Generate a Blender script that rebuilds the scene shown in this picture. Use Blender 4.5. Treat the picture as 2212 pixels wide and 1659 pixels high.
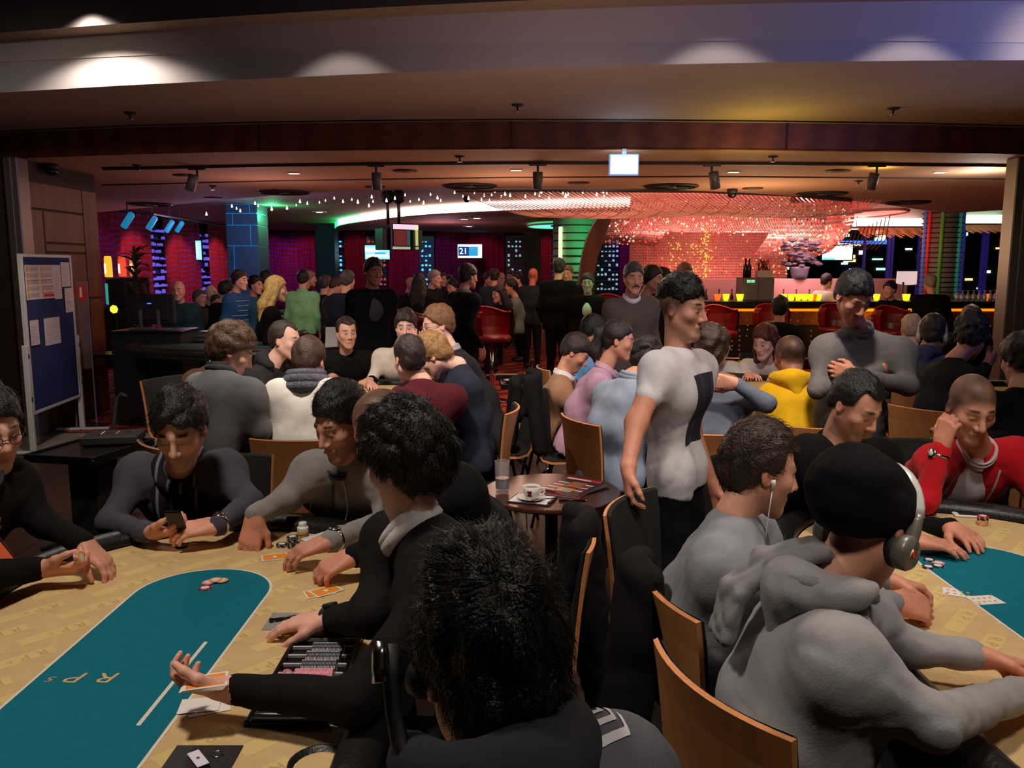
import bpy, bmesh, math, random
import numpy as np
from mathutils import Vector, Matrix
for o in list(bpy.data.objects):
    bpy.data.objects.remove(o)
SC = bpy.context.scene
COL = SC.collection
random.seed(7)
RNG = np.random.default_rng(7)

# ---------------------------------------------------------------- camera
F_PX, CX, CY, HC = 1790.0, 1106.0, 829.5, 1.73
PITCH = math.atan(255.0 / F_PX)
cam_d = bpy.data.cameras.new('camera')
cam_d.sensor_width = 36.0
cam_d.lens = F_PX / 2212.0 * 36.0
cam_d.clip_start = 0.05
cam_d.clip_end = 200
cam = bpy.data.objects.new('camera', cam_d)
cam.location = (0, 0, HC)
cam.rotation_euler = (math.pi / 2 - PITCH, 0, 0)
COL.objects.link(cam)
SC.camera = cam

def _ray(px, py):
    u = (px - CX) / F_PX
    v = (CY - py) / F_PX
    c, s = math.cos(PITCH), math.sin(PITCH)
    return (u, c + v * s, v * c - s)
def W(px, py, Y):
    """surveyed point: line of sight through a photo pixel at distance Y down the room"""
    d = _ray(px, py); t = Y / d[1]
    return np.array((d[0] * t, Y, HC + d[2] * t))
def PZ(px, py, z):
    """surveyed point on the horizontal plane at height z"""
    d = _ray(px, py); t = (z - HC) / d[2]
    return np.array((d[0] * t, d[1] * t, z))

# ---------------------------------------------------------------- world, exposure
wd = bpy.data.worlds.new('world')
SC.world = wd
wd.use_nodes = True
wd.node_tree.nodes['Background'].inputs[0].default_value = (0.75, 0.55, 0.5, 1)
wd.node_tree.nodes['Background'].inputs[1].default_value = 0.012
vs = SC.view_settings
vs.view_transform = 'Standard'
vs.look = 'None'
vs.gamma = 1.0
vs.use_curve_mapping = False
vs.exposure = 0.0
SC.cycles.use_denoising = True
SC.cycles.max_bounces = 6
SC.cycles.diffuse_bounces = 3
SC.cycles.glossy_bounces = 3
SC.cycles.transmission_bounces = 6
SC.cycles.transparent_max_bounces = 8
SC.cycles.sample_clamp_indirect = 4.0
SC.cycles.caustics_reflective = False
SC.cycles.caustics_refractive = False

def light(name, kind, loc, power, col=(1, 1, 1), to=None, size=0.2, angle=80, blend=0.4):
    d = bpy.data.lights.new(name, kind)
    d.energy = power
    d.color = col
    if kind == 'AREA':
        d.shape = 'DISK'; d.size = size
    else:
        d.shadow_soft_size = size
    if kind == 'SPOT':
        d.spot_size = math.radians(angle); d.spot_blend = blend
    o = bpy.data.objects.new(name, d)
    o.location = Vector(loc)
    if to is not None:
        o.rotation_euler = (Vector(to) - Vector(loc)).to_track_quat('-Z', 'Y').to_euler()
    COL.objects.link(o)
    return o
WARM = (1.0, 0.87, 0.76)
# the room's own lamps: spots in the poker room ceiling over each table; the last is an added fill
light('spot_lamp_or_fill', 'SPOT', (-1.0, 1.75, 3.5), 185, WARM, (-1.0, 2.05, 0.75), 0.16, 84, 0.6)
light('spot_lamp_or_fill', 'SPOT', (1.55, 1.9, 3.5), 150, WARM, (1.6, 2.4, 0.75), 0.16, 84, 0.6)
light('spot_lamp_or_fill', 'SPOT', (-0.9, 3.4, 3.6), 420, WARM, (-1.1, 5.6, 0.9), 0.14, 58, 0.6)
light('spot_lamp_or_fill', 'SPOT', (1.2, 3.3, 3.6), 330, WARM, (1.1, 5.4, 0.9), 0.14, 58, 0.6)
light('spot_lamp_or_fill', 'SPOT', (0.75, 0.2, 3.4), 95, WARM, (1.0, 1.6, 0.9), 0.16, 66, 0.7)
light('spot_lamp_or_fill', 'SPOT', (-2.3, 2.6, 3.5), 190, WARM, (-3.6, 6.5, 1.2), 0.2, 64, 0.7)
light('spot_lamp_or_fill', 'SPOT', (0.1, 2.1, 3.6), 95, (1, .9, .84), (0.75, 3.1, 1.2), 0.1, 44, 0.5)
light('spot_lamp_or_fill', 'SPOT', (3.2, 4.4, 3.4), 60, WARM, (4.6, 8.2, 1.6), .15, 60, .7)  # added to brighten the right post, no fixture there
# downlights along the bulkhead
for px, py, pw in ((230, 187, 95), (720, 163, 14), (1535, 137, 17), (1955, 131, 17)):
    q = PZ(px, py, 3.03)
    light('bulkhead_lamp', 'SPOT', (q[0], q[1] - (.40 if px > 300 else .36), 3.5), pw, (1, .88, .78), (q[0], q[1] - .40, 0), 0.04, 100 if px > 300 else 132, 0.2 if px > 300 else .45)
light('blue_lamp', 'SPOT', (4.6, 3.6, 2.6), 190, (.25, .3, 1), (2.2, 5.5, 3.3), .3, 100, .9)
# unseen fill lights added to brighten ceilings, floor and crowd
light('room_fill', 'POINT', (0.3, 4.6, 2.2), 26, (1, .72, .55), size=.5)
light('hall_fill', 'POINT', (0.0, 10.2, 2.1), 34, (1, .62, .45), size=.5)
light('hall_fill', 'POINT', (3.2, 11.2, 2.0), 60, (1, .66, .38), size=.5)
light('hall_fill', 'POINT', (-3.0, 10.4, 2.1), 18, (1, .55, .5), size=.5)
light('hall_fill', 'SPOT', (-2.6, 7.9, 2.72), 60, (1, .82, .66), (-2.6, 9.4, 1.2), .1, 75, .6)  # unseen spot added to brighten the blonde woman
light('carpet_fill', 'SPOT', (0.3, 9.2, 2.75), 60, (1, .7, .5), (0.3, 9.6, 0), .1, 80, .6)
light('hall_fill', 'AREA', (0.5, 12.5, 3.15), 40, (1.0, 0.55, 0.38), (0.5, 12.5, 0), 3.0)
light('hall_fill', 'POINT', (-6.0, 17, 2.3), 80, (0.75, 0.5, 1.0), size=.5)
light('hall_fill', 'POINT', (-2.0, 24, 2.2), 50, (1.0, 0.5, .6), size=.5)
light('hall_fill', 'SPOT', (-4.0, 11.2, 2.9), 170, (0.35, 0.75, 0.9), (-4.0, 13.0, 1.0), .2, 80)
# ---------------------------------------------------------------- object helpers
def tag(o, label=None, cat=None, group=None, kind=None):
    if label: o['label'] = label
    if cat: o['category'] = cat
    if group: o['group'] = group
    if kind: o['kind'] = kind
    return o
def thing(name, label, cat, loc=(0, 0, 0), rz=0.0, group=None):
    o = bpy.data.objects.new(name, None)
    o.empty_display_size = 0.1
    o.location = tuple(float(c) for c in loc)
    o.rotation_euler = (0, 0, rz)
    COL.objects.link(o)
    return tag(o, label, cat, group)
def mesh_np(name, verts, faces, mat, parent=None, smooth=True, cols=None, quads=None):
    """verts (n,3); faces: list of index lists, or quads: (m,4) int array (a tri repeats no index)"""
    me = bpy.data.meshes.new(name)
    verts = np.asarray(verts, dtype=np.float32)
    if quads is not None:
        q = np.asarray(quads, dtype=np.int32)
        n, k = q.shape
        me.vertices.add(len(verts)); me.vertices.foreach_set('co', verts.ravel())
        me.loops.add(n * k); me.loops.foreach_set('vertex_index', q.ravel())
        me.polygons.add(n); me.polygons.foreach_set('loop_start', np.arange(0, n * k, k, dtype=np.int32))
        me.update(calc_edges=True)
    else:
        me.from_pydata([tuple(map(float, v)) for v in verts], [], faces)
    if smooth:
        me.polygons.foreach_set('use_smooth', np.ones(len(me.polygons), dtype=bool))
    if cols is not None:
        a = me.attributes.new('Col', 'FLOAT_COLOR', 'POINT')
        c = np.ones((len(verts), 4), dtype=np.float32); c[:, :3] = cols
        a.data.foreach_set('color', c.ravel())
    if mat is not None:
        me.materials.append(mat)
    o = bpy.data.objects.new(name, me)
    COL.objects.link(o)
    if parent is not None:
        o.parent = parent
    return o
def dup(root, loc=None, rz=None, label=None, group=None):
    r = root.copy(); COL.objects.link(r)
    if loc is not None: r.location = tuple(float(c) for c in loc)
    if rz is not None: r.rotation_euler = (r.rotation_euler[0], r.rotation_euler[1], rz)
    if label: r['label'] = label
    if group: r['group'] = group
    for ch in list(root.children):
        c = ch.copy(); COL.objects.link(c); c.parent = r
        for g in ch.children:
            d = g.copy(); COL.objects.link(d); d.parent = c
    return r
def nrm(v):
    v = np.asarray(v, float); l = np.linalg.norm(v)
    return v / l if l > 1e-9 else v
class MB:
    """collects boxes, lathes, tubes, prisms, sheets into one mesh"""
    def __init__(s):
        s.v = []; s.f = []
    def add(s, vs, fs):
        b = len(s.v)
        s.v += [tuple(map(float, p)) for p in vs]
        s.f += [[i + b for i in f] for f in fs]
        return s
    def box(s, lo, hi, b=0.0, R=None, o=(0, 0, 0)):
        lo = np.array(lo, float); hi = np.array(hi, float)
        if b <= 0:
            P = [(x, y, z) for z in (lo[2], hi[2]) for y in (lo[1], hi[1]) for x in (lo[0], hi[0])]
            Fs = [[0, 2, 3, 1], [4, 5, 7, 6], [0, 1, 5, 4], [2, 6, 7, 3], [0, 4, 6, 2], [1, 3, 7, 5]]
        else:
            b = min(b, 0.45 * float((hi - lo).min()))
            P = []; idx = {}
            for sx in (0, 1):
                for sy in (0, 1):
                    for sz in (0, 1):
                        sg = (sx, sy, sz)
                        for a in range(3):
                            p = [0, 0, 0]
                            for k in range(3):
                                e = hi[k] if sg[k] else lo[k]
                                if k != a: e += -b if sg[k] else b
                                p[k] = e
                            idx[(sg, a)] = len(P); P.append(tuple(p))
            Fs = []
            ce = (lo + hi) / 2
            def put(f):
                q = [np.array(P[i]) for i in f]
                n = np.cross(q[1] - q[0], q[2] - q[0])
                if np.dot(n, sum(q) / len(q) - ce) < 0: f = f[::-1]
                Fs.append(f)
            for a in range(3):
                u, w = [k for k in range(3) if k != a]
                for e in (0, 1):
                    f = []
                    for (i, j) in ((0, 0), (1, 0), (1, 1), (0, 1)):
                        sg = [0, 0, 0]; sg[a] = e; sg[u] = i; sg[w] = j
                        f.append(idx[(tuple(sg), a)])
                    put(f)
                for i in (0, 1):
                    for j in (0, 1):
                        s0 = [0, 0, 0]; s1 = [0, 0, 0]
                        s0[u] = s1[u] = i; s0[w] = s1[w] = j; s1[a] = 1
                        s0, s1 = tuple(s0), tuple(s1)
                        put([idx[(s0, u)], idx[(s1, u)], idx[(s1, w)], idx[(s0, w)]])
            for sx in (0, 1):
                for sy in (0, 1):
                    for sz in (0, 1):
                        put([idx[((sx, sy, sz), a)] for a in range(3)])
        if R is not None:
            R = np.array(R); P = [tuple(R @ np.array(p) + np.array(o)) for p in P]
        elif any(o):
            P = [tuple(np.array(p) + np.array(o)) for p in P]
        return s.add(P, Fs)
    def lathe(s, prof, n=20, c=(0, 0, 0), R=None, cap=True):
        """prof: list of (r,z)"""
        vs = []; fs = []
        for (r, z) in prof:
            for i in range(n):
                a = 2 * math.pi * i / n
                vs.append((r * math.cos(a), r * math.sin(a), z))
        for j in range(len(prof) - 1):
            for i in range(n):
                k = (i + 1) % n
                fs.append([j * n + i, j * n + k, (j + 1) * n + k, (j + 1) * n + i])
        if cap:
            fs.append(list(range(n))[::-1]); fs.append([(len(prof) - 1) * n + i for i in range(n)])
        if R is not None: vs = [tuple(np.array(R) @ np.array(p)) for p in vs]
        vs = [tuple(np.array(p) + np.array(c)) for p in vs]
        return s.add(vs, fs)
    def cyl(s, a, b, r, n=12, r2=None):
        return s.tube([a, b], r, n, r2)
    def tube(s, path, r, n=8, r2=None, closed=False, flat=None):
        path = [np.array(p, float) for p in path]
        m = len(path); vs = []; fs = []
        up = np.array((0, 0, 1.0)); prev = None
        for i, p in enumerate(path):
            if closed: t = nrm(path[(i + 1) % m] - path[i - 1])
            else: t = nrm(path[min(i + 1, m - 1)] - path[max(i - 1, 0)])
            if prev is None:
                x = np.cross(up, t)
                if np.linalg.norm(x) < 1e-3: x = np.cross((1, 0, 0), t)
            else:
                x = prev - t * np.dot(prev, t)
            x = nrm(x); y = np.cross(t, x); prev = x
            rr = r if r2 is None else r + (r2 - r) * i / max(m - 1, 1)
            if isinstance(r, (list, tuple)): rr = r[i]
            for k in range(n):
                a = 2 * math.pi * k / n
                vs.append(p + x * rr * math.cos(a) + y * rr * (flat or 1.0) * math.sin(a))
        for j in range(m if closed else m - 1):
            j2 = (j + 1) % m
            for k in range(n):
                k2 = (k + 1) % n
                fs.append([j * n + k, j * n + k2, j2 * n + k2, j2 * n + k])
        if not closed:
            fs.append(list(range(n))[::-1]); fs.append([(m - 1) * n + k for k in range(n)])
        return s.add(vs, fs)
    def prism(s, poly, z0, z1):
        n = len(poly)
        ar = sum(poly[i][0] * poly[(i + 1) % n][1] - poly[(i + 1) % n][0] * poly[i][1] for i in range(n))
        if ar < 0: poly = poly[::-1]
        vs = [(p[0], p[1], z0) for p in poly] + [(p[0], p[1], z1) for p in poly]
        fs = [list(range(n))[::-1], [n + i for i in range(n)]]
        for i in range(n):
            k = (i + 1) % n
            fs.append([i, k, n + k, n + i])
        return s.add(vs, fs)
    def sheet(s, P0, P1, closed=False):
        """strip of quads between two polylines"""
        n = len(P0)
        vs = list(P0) + list(P1); fs = []
        for i in range(n if closed else n - 1):
            k = (i + 1) % n
            fs.append([i, k, n + k, n + i])
        return s.add(vs, fs)
    def build(s, name, mat, parent=None, smooth=False, auto=None):
        o = mesh_np(name, s.v, s.f, mat, parent, smooth)
        if auto:
            try:
                o.data.set_sharp_from_angle(angle=math.radians(auto))
                o.data.polygons.foreach_set('use_smooth', np.ones(len(o.data.polygons), dtype=bool))
            except Exception: pass
        return o
def rot(axis, deg):
    return np.array(Matrix.Rotation(math.radians(deg), 3, axis))
def stadium(hl, hw, n=14, along='y', off=(0, 0), r=None):
    """outline of a slot shape, hl half length, hw half width, corner radius r"""
    r = hw if r is None else r
    pts = []
    for (sx, sy, a0) in ((1, 1, 0), (-1, 1, 90), (-1, -1, 180), (1, -1, 270)):
        for i in range(n + 1):
            a = math.radians(a0 + 90 * i / n)
            pts.append((off[0] + sx * (hw - r) + r * math.cos(a), off[1] + sy * (hl - r) + r * math.sin(a)))
    return pts

# ---------------------------------------------------------------- materials
_M = {}
def lin(c):
    return tuple(((x / 255.0) / 12.92 if x / 255.0 <= 0.04045 else ((x / 255.0 + 0.055) / 1.055) ** 2.4) for x in c)
def mat(name, col=(128, 128, 128), rough=0.5, metal=0.0, emit=0.0, ecol=None, var=0.0, scale=8.0, bump=0.0, bscale=40.0, stretch=(1, 1, 1), spec=0.5, sheen=0.0, trans=0.0, alpha=1.0, attr=False, coat=0.0):
    if name in _M: return _M[name]
    m = bpy.data.materials.new(name); m.use_nodes = True
    nt = m.node_tree; b = nt.nodes['Principled BSDF']
    L = nt.links.new
    c = lin(col)
    b.inputs['Base Color'].default_value = (*c, 1)
    b.inputs['Roughness'].default_value = rough
    b.inputs['Metallic'].default_value = metal
    b.inputs['Specular IOR Level'].default_value = spec
    if sheen: b.inputs['Sheen Weight'].default_value = sheen
    if coat: b.inputs['Coat Weight'].default_value = coat
    if trans: b.inputs['Transmission Weight'].default_value = trans
    if alpha < 1: b.inputs['Alpha'].default_value = alpha
    if emit:
        b.inputs['Emission Color'].default_value = (*lin(ecol or col), 1)
        b.inputs['Emission Strength'].default_value = emit
    if var or bump:
        tc = nt.nodes.new('ShaderNodeTexCoord'); mp = nt.nodes.new('ShaderNodeMapping')
        mp.inputs['Scale'].default_value = stretch
        L(tc.outputs['Object'], mp.inputs['Vector'])
    src = None
    if attr:
        at = nt.nodes.new('ShaderNodeAttribute'); at.attribute_name = 'Col'; src = at.outputs['Color']
        L(src, b.inputs['Base Color'])
    if var:
        n = nt.nodes.new('ShaderNodeTexNoise'); n.inputs['Scale'].default_value = scale; n.inputs['Detail'].default_value = 5
        L(mp.outputs[0], n.inputs['Vector'])
        mr = nt.nodes.new('ShaderNodeMapRange'); mr.inputs[1].default_value = 0.3; mr.inputs[2].default_value = 0.7
        mr.inputs[3].default_value = 1 - var; mr.inputs[4].default_value = 1 + var
        L(n.outputs['Fac'], mr.inputs[0])
        mx = nt.nodes.new('ShaderNodeMix'); mx.data_type = 'RGBA'; mx.blend_type = 'MULTIPLY'; mx.inputs[0].default_value = 1
        if src is not None: L(src, mx.inputs[6])
        else: mx.inputs[6].default_value = (*c, 1)
        L(mr.outputs[0], mx.inputs[7]); L(mx.outputs[2], b.inputs['Base Color'])
    if bump:
        n2 = nt.nodes.new('ShaderNodeTexNoise'); n2.inputs['Scale'].default_value = bscale; n2.inputs['Detail'].default_value = 3
        L(mp.outputs[0], n2.inputs['Vector'])
        bp = nt.nodes.new('ShaderNodeBump'); bp.inputs['Strength'].default_value = bump; bp.inputs['Distance'].default_value = 0.01
        L(n2.outputs['Fac'], bp.inputs['Height']); L(bp.outputs[0], b.inputs['Normal'])
    _M[name] = m
    return m
def cloth(col, rough=0.85, bump=0.12, sc=200.0, var=0.12, sheen=0.1, knit=None):
    k = 'cloth_%d_%d_%d_%s' % (*col, knit or '')
    sheen *= max(col) / 255.0 * (.35 if max(col) < 70 else 1); return mat(k, col, rough, var=var, scale=14, bump=bump * (2 if knit else 1), bscale=sc, spec=0.2 if max(col) > 70 else .12, sheen=sheen, stretch=(1, 1, 0.25) if knit else (1, 1, 1))
def wave_mat(name, c1, c2, scale=3.0, dist=6.0, rough=0.8, rotz=0.0, detail=2.0, stretch=(1, 1, 1), emit=0, sharp=(0.35, 0.65), bump=0.0, bands='X'):
    if name in _M: return _M[name]
    m = bpy.data.materials.new(name); m.use_nodes = True
    nt = m.node_tree; b = nt.nodes['Principled BSDF']; L = nt.links.new
    tc = nt.nodes.new('ShaderNodeTexCoord'); mp = nt.nodes.new('ShaderNodeMapping')
    mp.inputs['Scale'].default_value = stretch; mp.inputs['Rotation'].default_value = (0, 0, rotz)
    L(tc.outputs['Object'], mp.inputs[0])
    w = nt.nodes.new('ShaderNodeTexWave'); w.inputs['Scale'].default_value = scale; w.inputs['Distortion'].default_value = dist
    w.bands_direction = bands
    w.inputs['Detail'].default_value = detail; w.inputs['Detail Scale'].default_value = 0.6
    L(mp.outputs[0], w.inputs[0])
    r = nt.nodes.new('ShaderNodeValToRGB')
    r.color_ramp.elements[0].position = sharp[0]; r.color_ramp.elements[1].position = sharp[1]
    r.color_ramp.elements[0].color = (*lin(c1), 1); r.color_ramp.elements[1].color = (*lin(c2), 1)
    L(w.outputs['Fac'], r.inputs[0]); L(r.outputs[0], b.inputs['Base Color'])
    b.inputs['Roughness'].default_value = rough
    b.inputs['Specular IOR Level'].default_value = 0.3
    if bump:
        bp = nt.nodes.new('ShaderNodeBump'); bp.inputs['Strength'].default_value = bump; bp.inputs['Distance'].default_value = 0.002
        L(w.outputs['Fac'], bp.inputs['Height']); L(bp.outputs[0], b.inputs['Normal'])
    _M[name] = m
    return m
BLACK = mat('black_lacquer', (14, 13, 13), 0.3)
MATTE = mat('black_matte', (16, 15, 15), 0.7)
CHROME = mat('chrome', (200, 200, 200), 0.15, 1.0)
STEEL = mat('brushed_steel', (120, 118, 116), 0.35, 1.0, var=0.1, scale=30, stretch=(1, 1, 12))
GREYMETAL = mat('grey_metal', (96, 92, 92), 0.45, 0.3)
WHITE = mat('white_paint', (225, 222, 216), 0.5)
PAPER = mat('paper', (215, 208, 205), 0.8)
WOOD = mat('plywood_face', (176, 118, 70), .42, var=.10, scale=4, stretch=(9, 9, .5))
WOODEDGE = mat('plywood_edge', (196, 128, 76), 0.5, var=0.15, scale=60, stretch=(1, 1, 6))
LEATHER = mat('black_leather', (20, 19, 19), 0.4, bump=0.2, bscale=120)
def emis(name, col, s):
    return mat(name, col, 0.5, emit=s)
def text_mesh(name, s, size, M4, mat_, parent=None, depth=0.0):
    cu = bpy.data.curves.new(name, 'FONT'); cu.body = s; cu.size = size; cu.align_x = 'CENTER'; cu.align_y = 'CENTER'
    cu.extrude = depth; cu.resolution_u = 2
    ob = bpy.data.objects.new(name, cu); COL.objects.link(ob)
    dg = bpy.context.evaluated_depsgraph_get()
    me = bpy.data.meshes.new_from_object(ob.evaluated_get(dg))
    bpy.data.objects.remove(ob)
    me.transform(M4); me.materials.clear(); me.materials.append(mat_)
    o = bpy.data.objects.new(name, me); COL.objects.link(o)
    if parent is not None: o.parent = parent
    return o
_T = {}
def text_data(s, size):
    """triangulated letter outlines in the xy plane, cached"""
    k = (s, size)
    if k not in _T:
        o = text_mesh('lettering', s, size, Matrix.Identity(4), WHITE)
        me = o.data
        _T[k] = ([tuple(v.co) for v in me.vertices], [list(p.vertices) for p in me.polygons])
        bpy.data.objects.remove(o); bpy.data.meshes.remove(me)
    return _T[k]
# ---------------------------------------------------------------- the setting
def struct(name, mb, m, parent=None, smooth=False):
    o = mb.build(name, m, parent, smooth) if isinstance(mb, MB) else mb
    if parent is None: o['kind'] = 'structure'
    return o
Z1 = 3.03   # soffit under the bulkhead
pA = [PZ(x, y, Z1) for x, y in ((-260, 215), (0, 200), (260, 185), (560, 170), (830, 158), (1106, 148), (1400, 140), (1700, 134), (1980, 131), (2212, 130), (2400, 130))]
pB = [PZ(x, y, Z1) for x, y in ((-260, 300), (60, 285), (300, 275), (560, 268), (830, 264), (1106, 262), (1400, 263), (1700, 266), (1980, 270), (2212, 276), (2400, 282))]
ZL = W(1106, 322, pB[5][1])[2]    # low ceiling past the wooden fascia
def drop(P, z): return [(p[0], p[1], z) for p in P]
def shift(P, dy): return [(p[0], p[1] + dy, p[2]) for p in P]
CEIL = mat('painted_ceiling', (176, 150, 138), 0.85, var=0.04, scale=3)
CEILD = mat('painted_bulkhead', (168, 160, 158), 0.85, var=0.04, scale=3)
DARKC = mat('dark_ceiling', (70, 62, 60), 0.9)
FASC = wave_mat('wooden_fascia', (88, 46, 24), (108, 58, 30), 2.0, 3.0, 0.5, 0, 3, (0.5, 6, 14), sharp=(0.1, 0.9))
# floor: dark planks near, stone band, patterned carpet beyond
fl = struct('floor', MB().box((-7, -1.5, -0.12), (7, 7.66, -0.012)), mat('floor_joint', (12, 9, 8), 0.8))
PLK = [wave_mat('floor_wood_%d' % i, a, b, 2.0, 4.0, 0.42, 0, 4, (14, 1.2, 14), sharp=(0.05, 0.95)) for i, (a, b) in enumerate((((56, 38, 27), (70, 48, 34)), ((48, 32, 23), (64, 44, 31)), ((62, 43, 31), (76, 54, 38))))]
pl_me = None
for r in range(27):
    y0 = -1.4 + (r % 3) * 0.5
    x = -2.7 + r * 0.2
    for k in range(6):
        ya, yb_ = y0 + k * 1.6 - .5, y0 + (k + 1) * 1.6 - .5
        yb_ = min(yb_, 7.65)
        if ya > 7.6: continue
        o = MB().box((x + .002, ya + .002, -.0115), (x + .198, yb_ - .002, 0), .003).build('plank', PLK[(r * 7 + k * 3) % 3], fl)
for sx in (-1, 1):
    m = MB()
    for r in range(20):
        x = sx * 2.8 + sx * r * .2 - (.2 if sx < 0 else 0) + (.0 if sx < 0 else -.1)
        m.box((x + .002, -1.4, -.0115), (x + .198, 7.65, 0))
    tag(m.build('plank', PLK[0], fl), kind='stuff')
STONE = mat('pale_stone', (170, 158, 140), 0.25, var=0.12, scale=6)
th = struct('floor', MB().box((-7, 7.66, -.12), (7, 8.52, -.004)), mat('stone_joint', (60, 55, 50), .8))
for k in range(17):
    MB().box((-5.1 + k * .6 + .003, 7.665, -.01), (-5.1 + k * .6 + .597, 8.50, .001), .003).build('stone_tile', STONE, th)
struct('trim_1', MB().box((-7, 8.50, -.02), (7, 8.54, .006), .003), STEEL)
CARPET = wave_mat('red_carpet', (112, 26, 14), (178, 68, 40), 1.1, 9.0, 0.95, 0.3, 4, (0.6, 1.8, 1), sharp=(0.42, 0.75))
struct('floor', MB().box((-14, 8.52, -.12), (14, 37, 0)), CARPET)
# ceilings
c1 = struct('ceiling', MB().sheet(pA, pB), CEIL)
struct('trim_2', MB().tube([np.array(p) + (0, -.12, -.004) for p in pB], .016, 6, flat=.4), mat('track_metal', (40, 34, 32), .5, .5))
fb = MB().sheet(pB, drop(pB, ZL)); struct('wall_front', fb, FASC)
jm = MB()
for i in (1, 3, 5, 7, 9):
    p = np.array(pB[i]); jm.box((p[0] - .004, p[1] - .012, ZL), (p[0] + .004, p[1] - .001, Z1))
tag(jm.build('panel_joint', mat('joint_dark', (30, 16, 10), .8), bpy.data.objects['wall_front']), kind='stuff')
for dy, zz in ((-.03, ZL),):
    struct('trim_3', MB().tube([np.array(p) + (0, .0, 0) for p in drop(pB, ZL + .006)], .010, 6), FASC)
# bulkhead over the tables: vertical face, ledge, upper dark face
ZS = 3.39
gA = [np.array((p[0], p[1], ZS)) for p in pA]
gB = shift(gA, -.22)
struct('wall_bulkhead', MB().sheet(pA, gA), CEILD)
struct('trim_4', MB().sheet(gA, gB), mat('ledge_tan', (150, 124, 100), .85))
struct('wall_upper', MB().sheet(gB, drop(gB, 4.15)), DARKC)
mid_ = [np.array(p) + (0, -.006, .23 - .014 * i) for i, p in enumerate(pA)]
struct('bulkhead_lit_sheet', MB().sheet(mid_, [np.array((p[0], p[1] - .006, ZS)) for p in pA]), mat('bulkhead_lit_upper', (178, 166, 158), .85))  # lighter sheet paints the light boundary across the bulkhead face
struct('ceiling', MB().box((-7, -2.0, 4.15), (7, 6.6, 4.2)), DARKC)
# low ceiling to the curved edge, then the high hall ceiling
ZH = 3.22
edge = [PZ(x, y, ZL) for x, y in ((-200, 500), (60, 473), (230, 457), (400, 440), (600, 421), (800, 409), (1000, 404), (1200, 404), (1400, 408), (1600, 416), (1800, 430), (1900, 440), (1980, 452), (2060, 460), (2200, 452), (2400, 445))]
nb = []
xs = [p[0] for p in edge]
base = [(x, np.interp(x, [p[0] for p in pB], [p[1] for p in pB]), ZL) for x in xs]
LOWC = mat('sand_ceiling', (196, 150, 118), 0.8, var=0.03, scale=2)
struct('ceiling', MB().sheet(base, edge), LOWC)
struct('trim_6', MB().sheet(edge, drop(edge, ZH)), LOWC)
struct('ceiling', MB().box((-14, 7.5, ZH), (14, 36.6, ZH + .05)), mat('hall_ceiling', (180, 150, 145), .7, var=.03, scale=2))
# walls that close the rooms
BROWNP = wave_mat('wall_panel_wood', (100, 54, 27), (120, 68, 35), 1.6, 3, 0.45, 0, 3, (6, 6, .8), sharp=(.1, .9))
DKP = mat('wall_dark_wood', (60, 38, 24), .5, var=.2, scale=5)
struct('wall_left', MB().box((-5.6, -2, 0), (-5.45, 8.4, 4.15)), DKP)
struct('wall_right', MB().box((5.45, -2, 0), (5.6, 8.4, 4.15)), DKP)
struct('wall_back', MB().box((-7, -2.1, 0), (7, -2, 4.15)), DKP)
# panelled return wall left of the opening
wl = struct('wall_left', MB().box((-7.4, 8.5, 0), (-4.90, 9.96, ZL)), mat('wall_recess', (36, 22, 14), .7))
xw = -4.90
for (ya, yb_, za, zb) in ((8.52, 8.78, .02, 1.35), (8.52, 8.78, 1.37, 2.30), (8.52, 9.60, 2.32, 2.58), (8.80, 9.60, .02, .66), (8.80, 9.60, .68, 1.35), (8.80, 9.60, 1.37, 1.86), (8.80, 9.60, 1.88, 1.96), (8.80, 9.60, 1.98, 2.30), (9.62, 9.94, .02, 1.35), (9.62, 9.94, 1.37, 2.58)):
    MB().box((xw - .002, ya, za), (xw + .018, yb_, min(zb, ZL - .01)), .004).build('wall_panel', BROWNP, wl)
# posts of the folding partition
for (px, wid, side) in ((50, .14, -1), (2190, .2, 1)):
    p = W(px, 560, 8.4)
    m = MB()
    x0 = p[0] - wid / 2
    m.box((x0, 8.3, 0), (x0 + wid, 8.5, ZL), .01)
    m.box((x0 + wid * .4, 8.285, 0), (x0 + wid * .6, 8.31, ZL), .004)
    struct('trim_7', m, mat('post_metal', (120, 108, 102), .4, .6))
struct('wall_partition_left', MB().box((-7.4, 8.32, 0), (W(26, 560, 8.35)[0] - .02, 8.5, ZL)), DKP)
struct('wall_partition_right', MB().box((W(2205, 560, 8.35)[0], 8.35, 0), (7.4, 8.5, ZL)), mat('partition_grey', (84, 76, 70), .6))
# hall walls
struct('wall_hall_left', MB().box((-11.6, 9.5, 0), (-11.4, 36.5, ZH)), mat('hall_wall', (40, 14, 24), .8))
struct('wall_hall_back', MB().box((-11.6, 36.4, 0), (8.4, 36.6, ZH)), mat('hall_wall', (40, 14, 24), .8))
struct('wall_hall_right', MB().box((13.8, 8, 0), (14, 19.6, ZH)), mat('night_wall', (14, 14, 22), .8))

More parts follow.
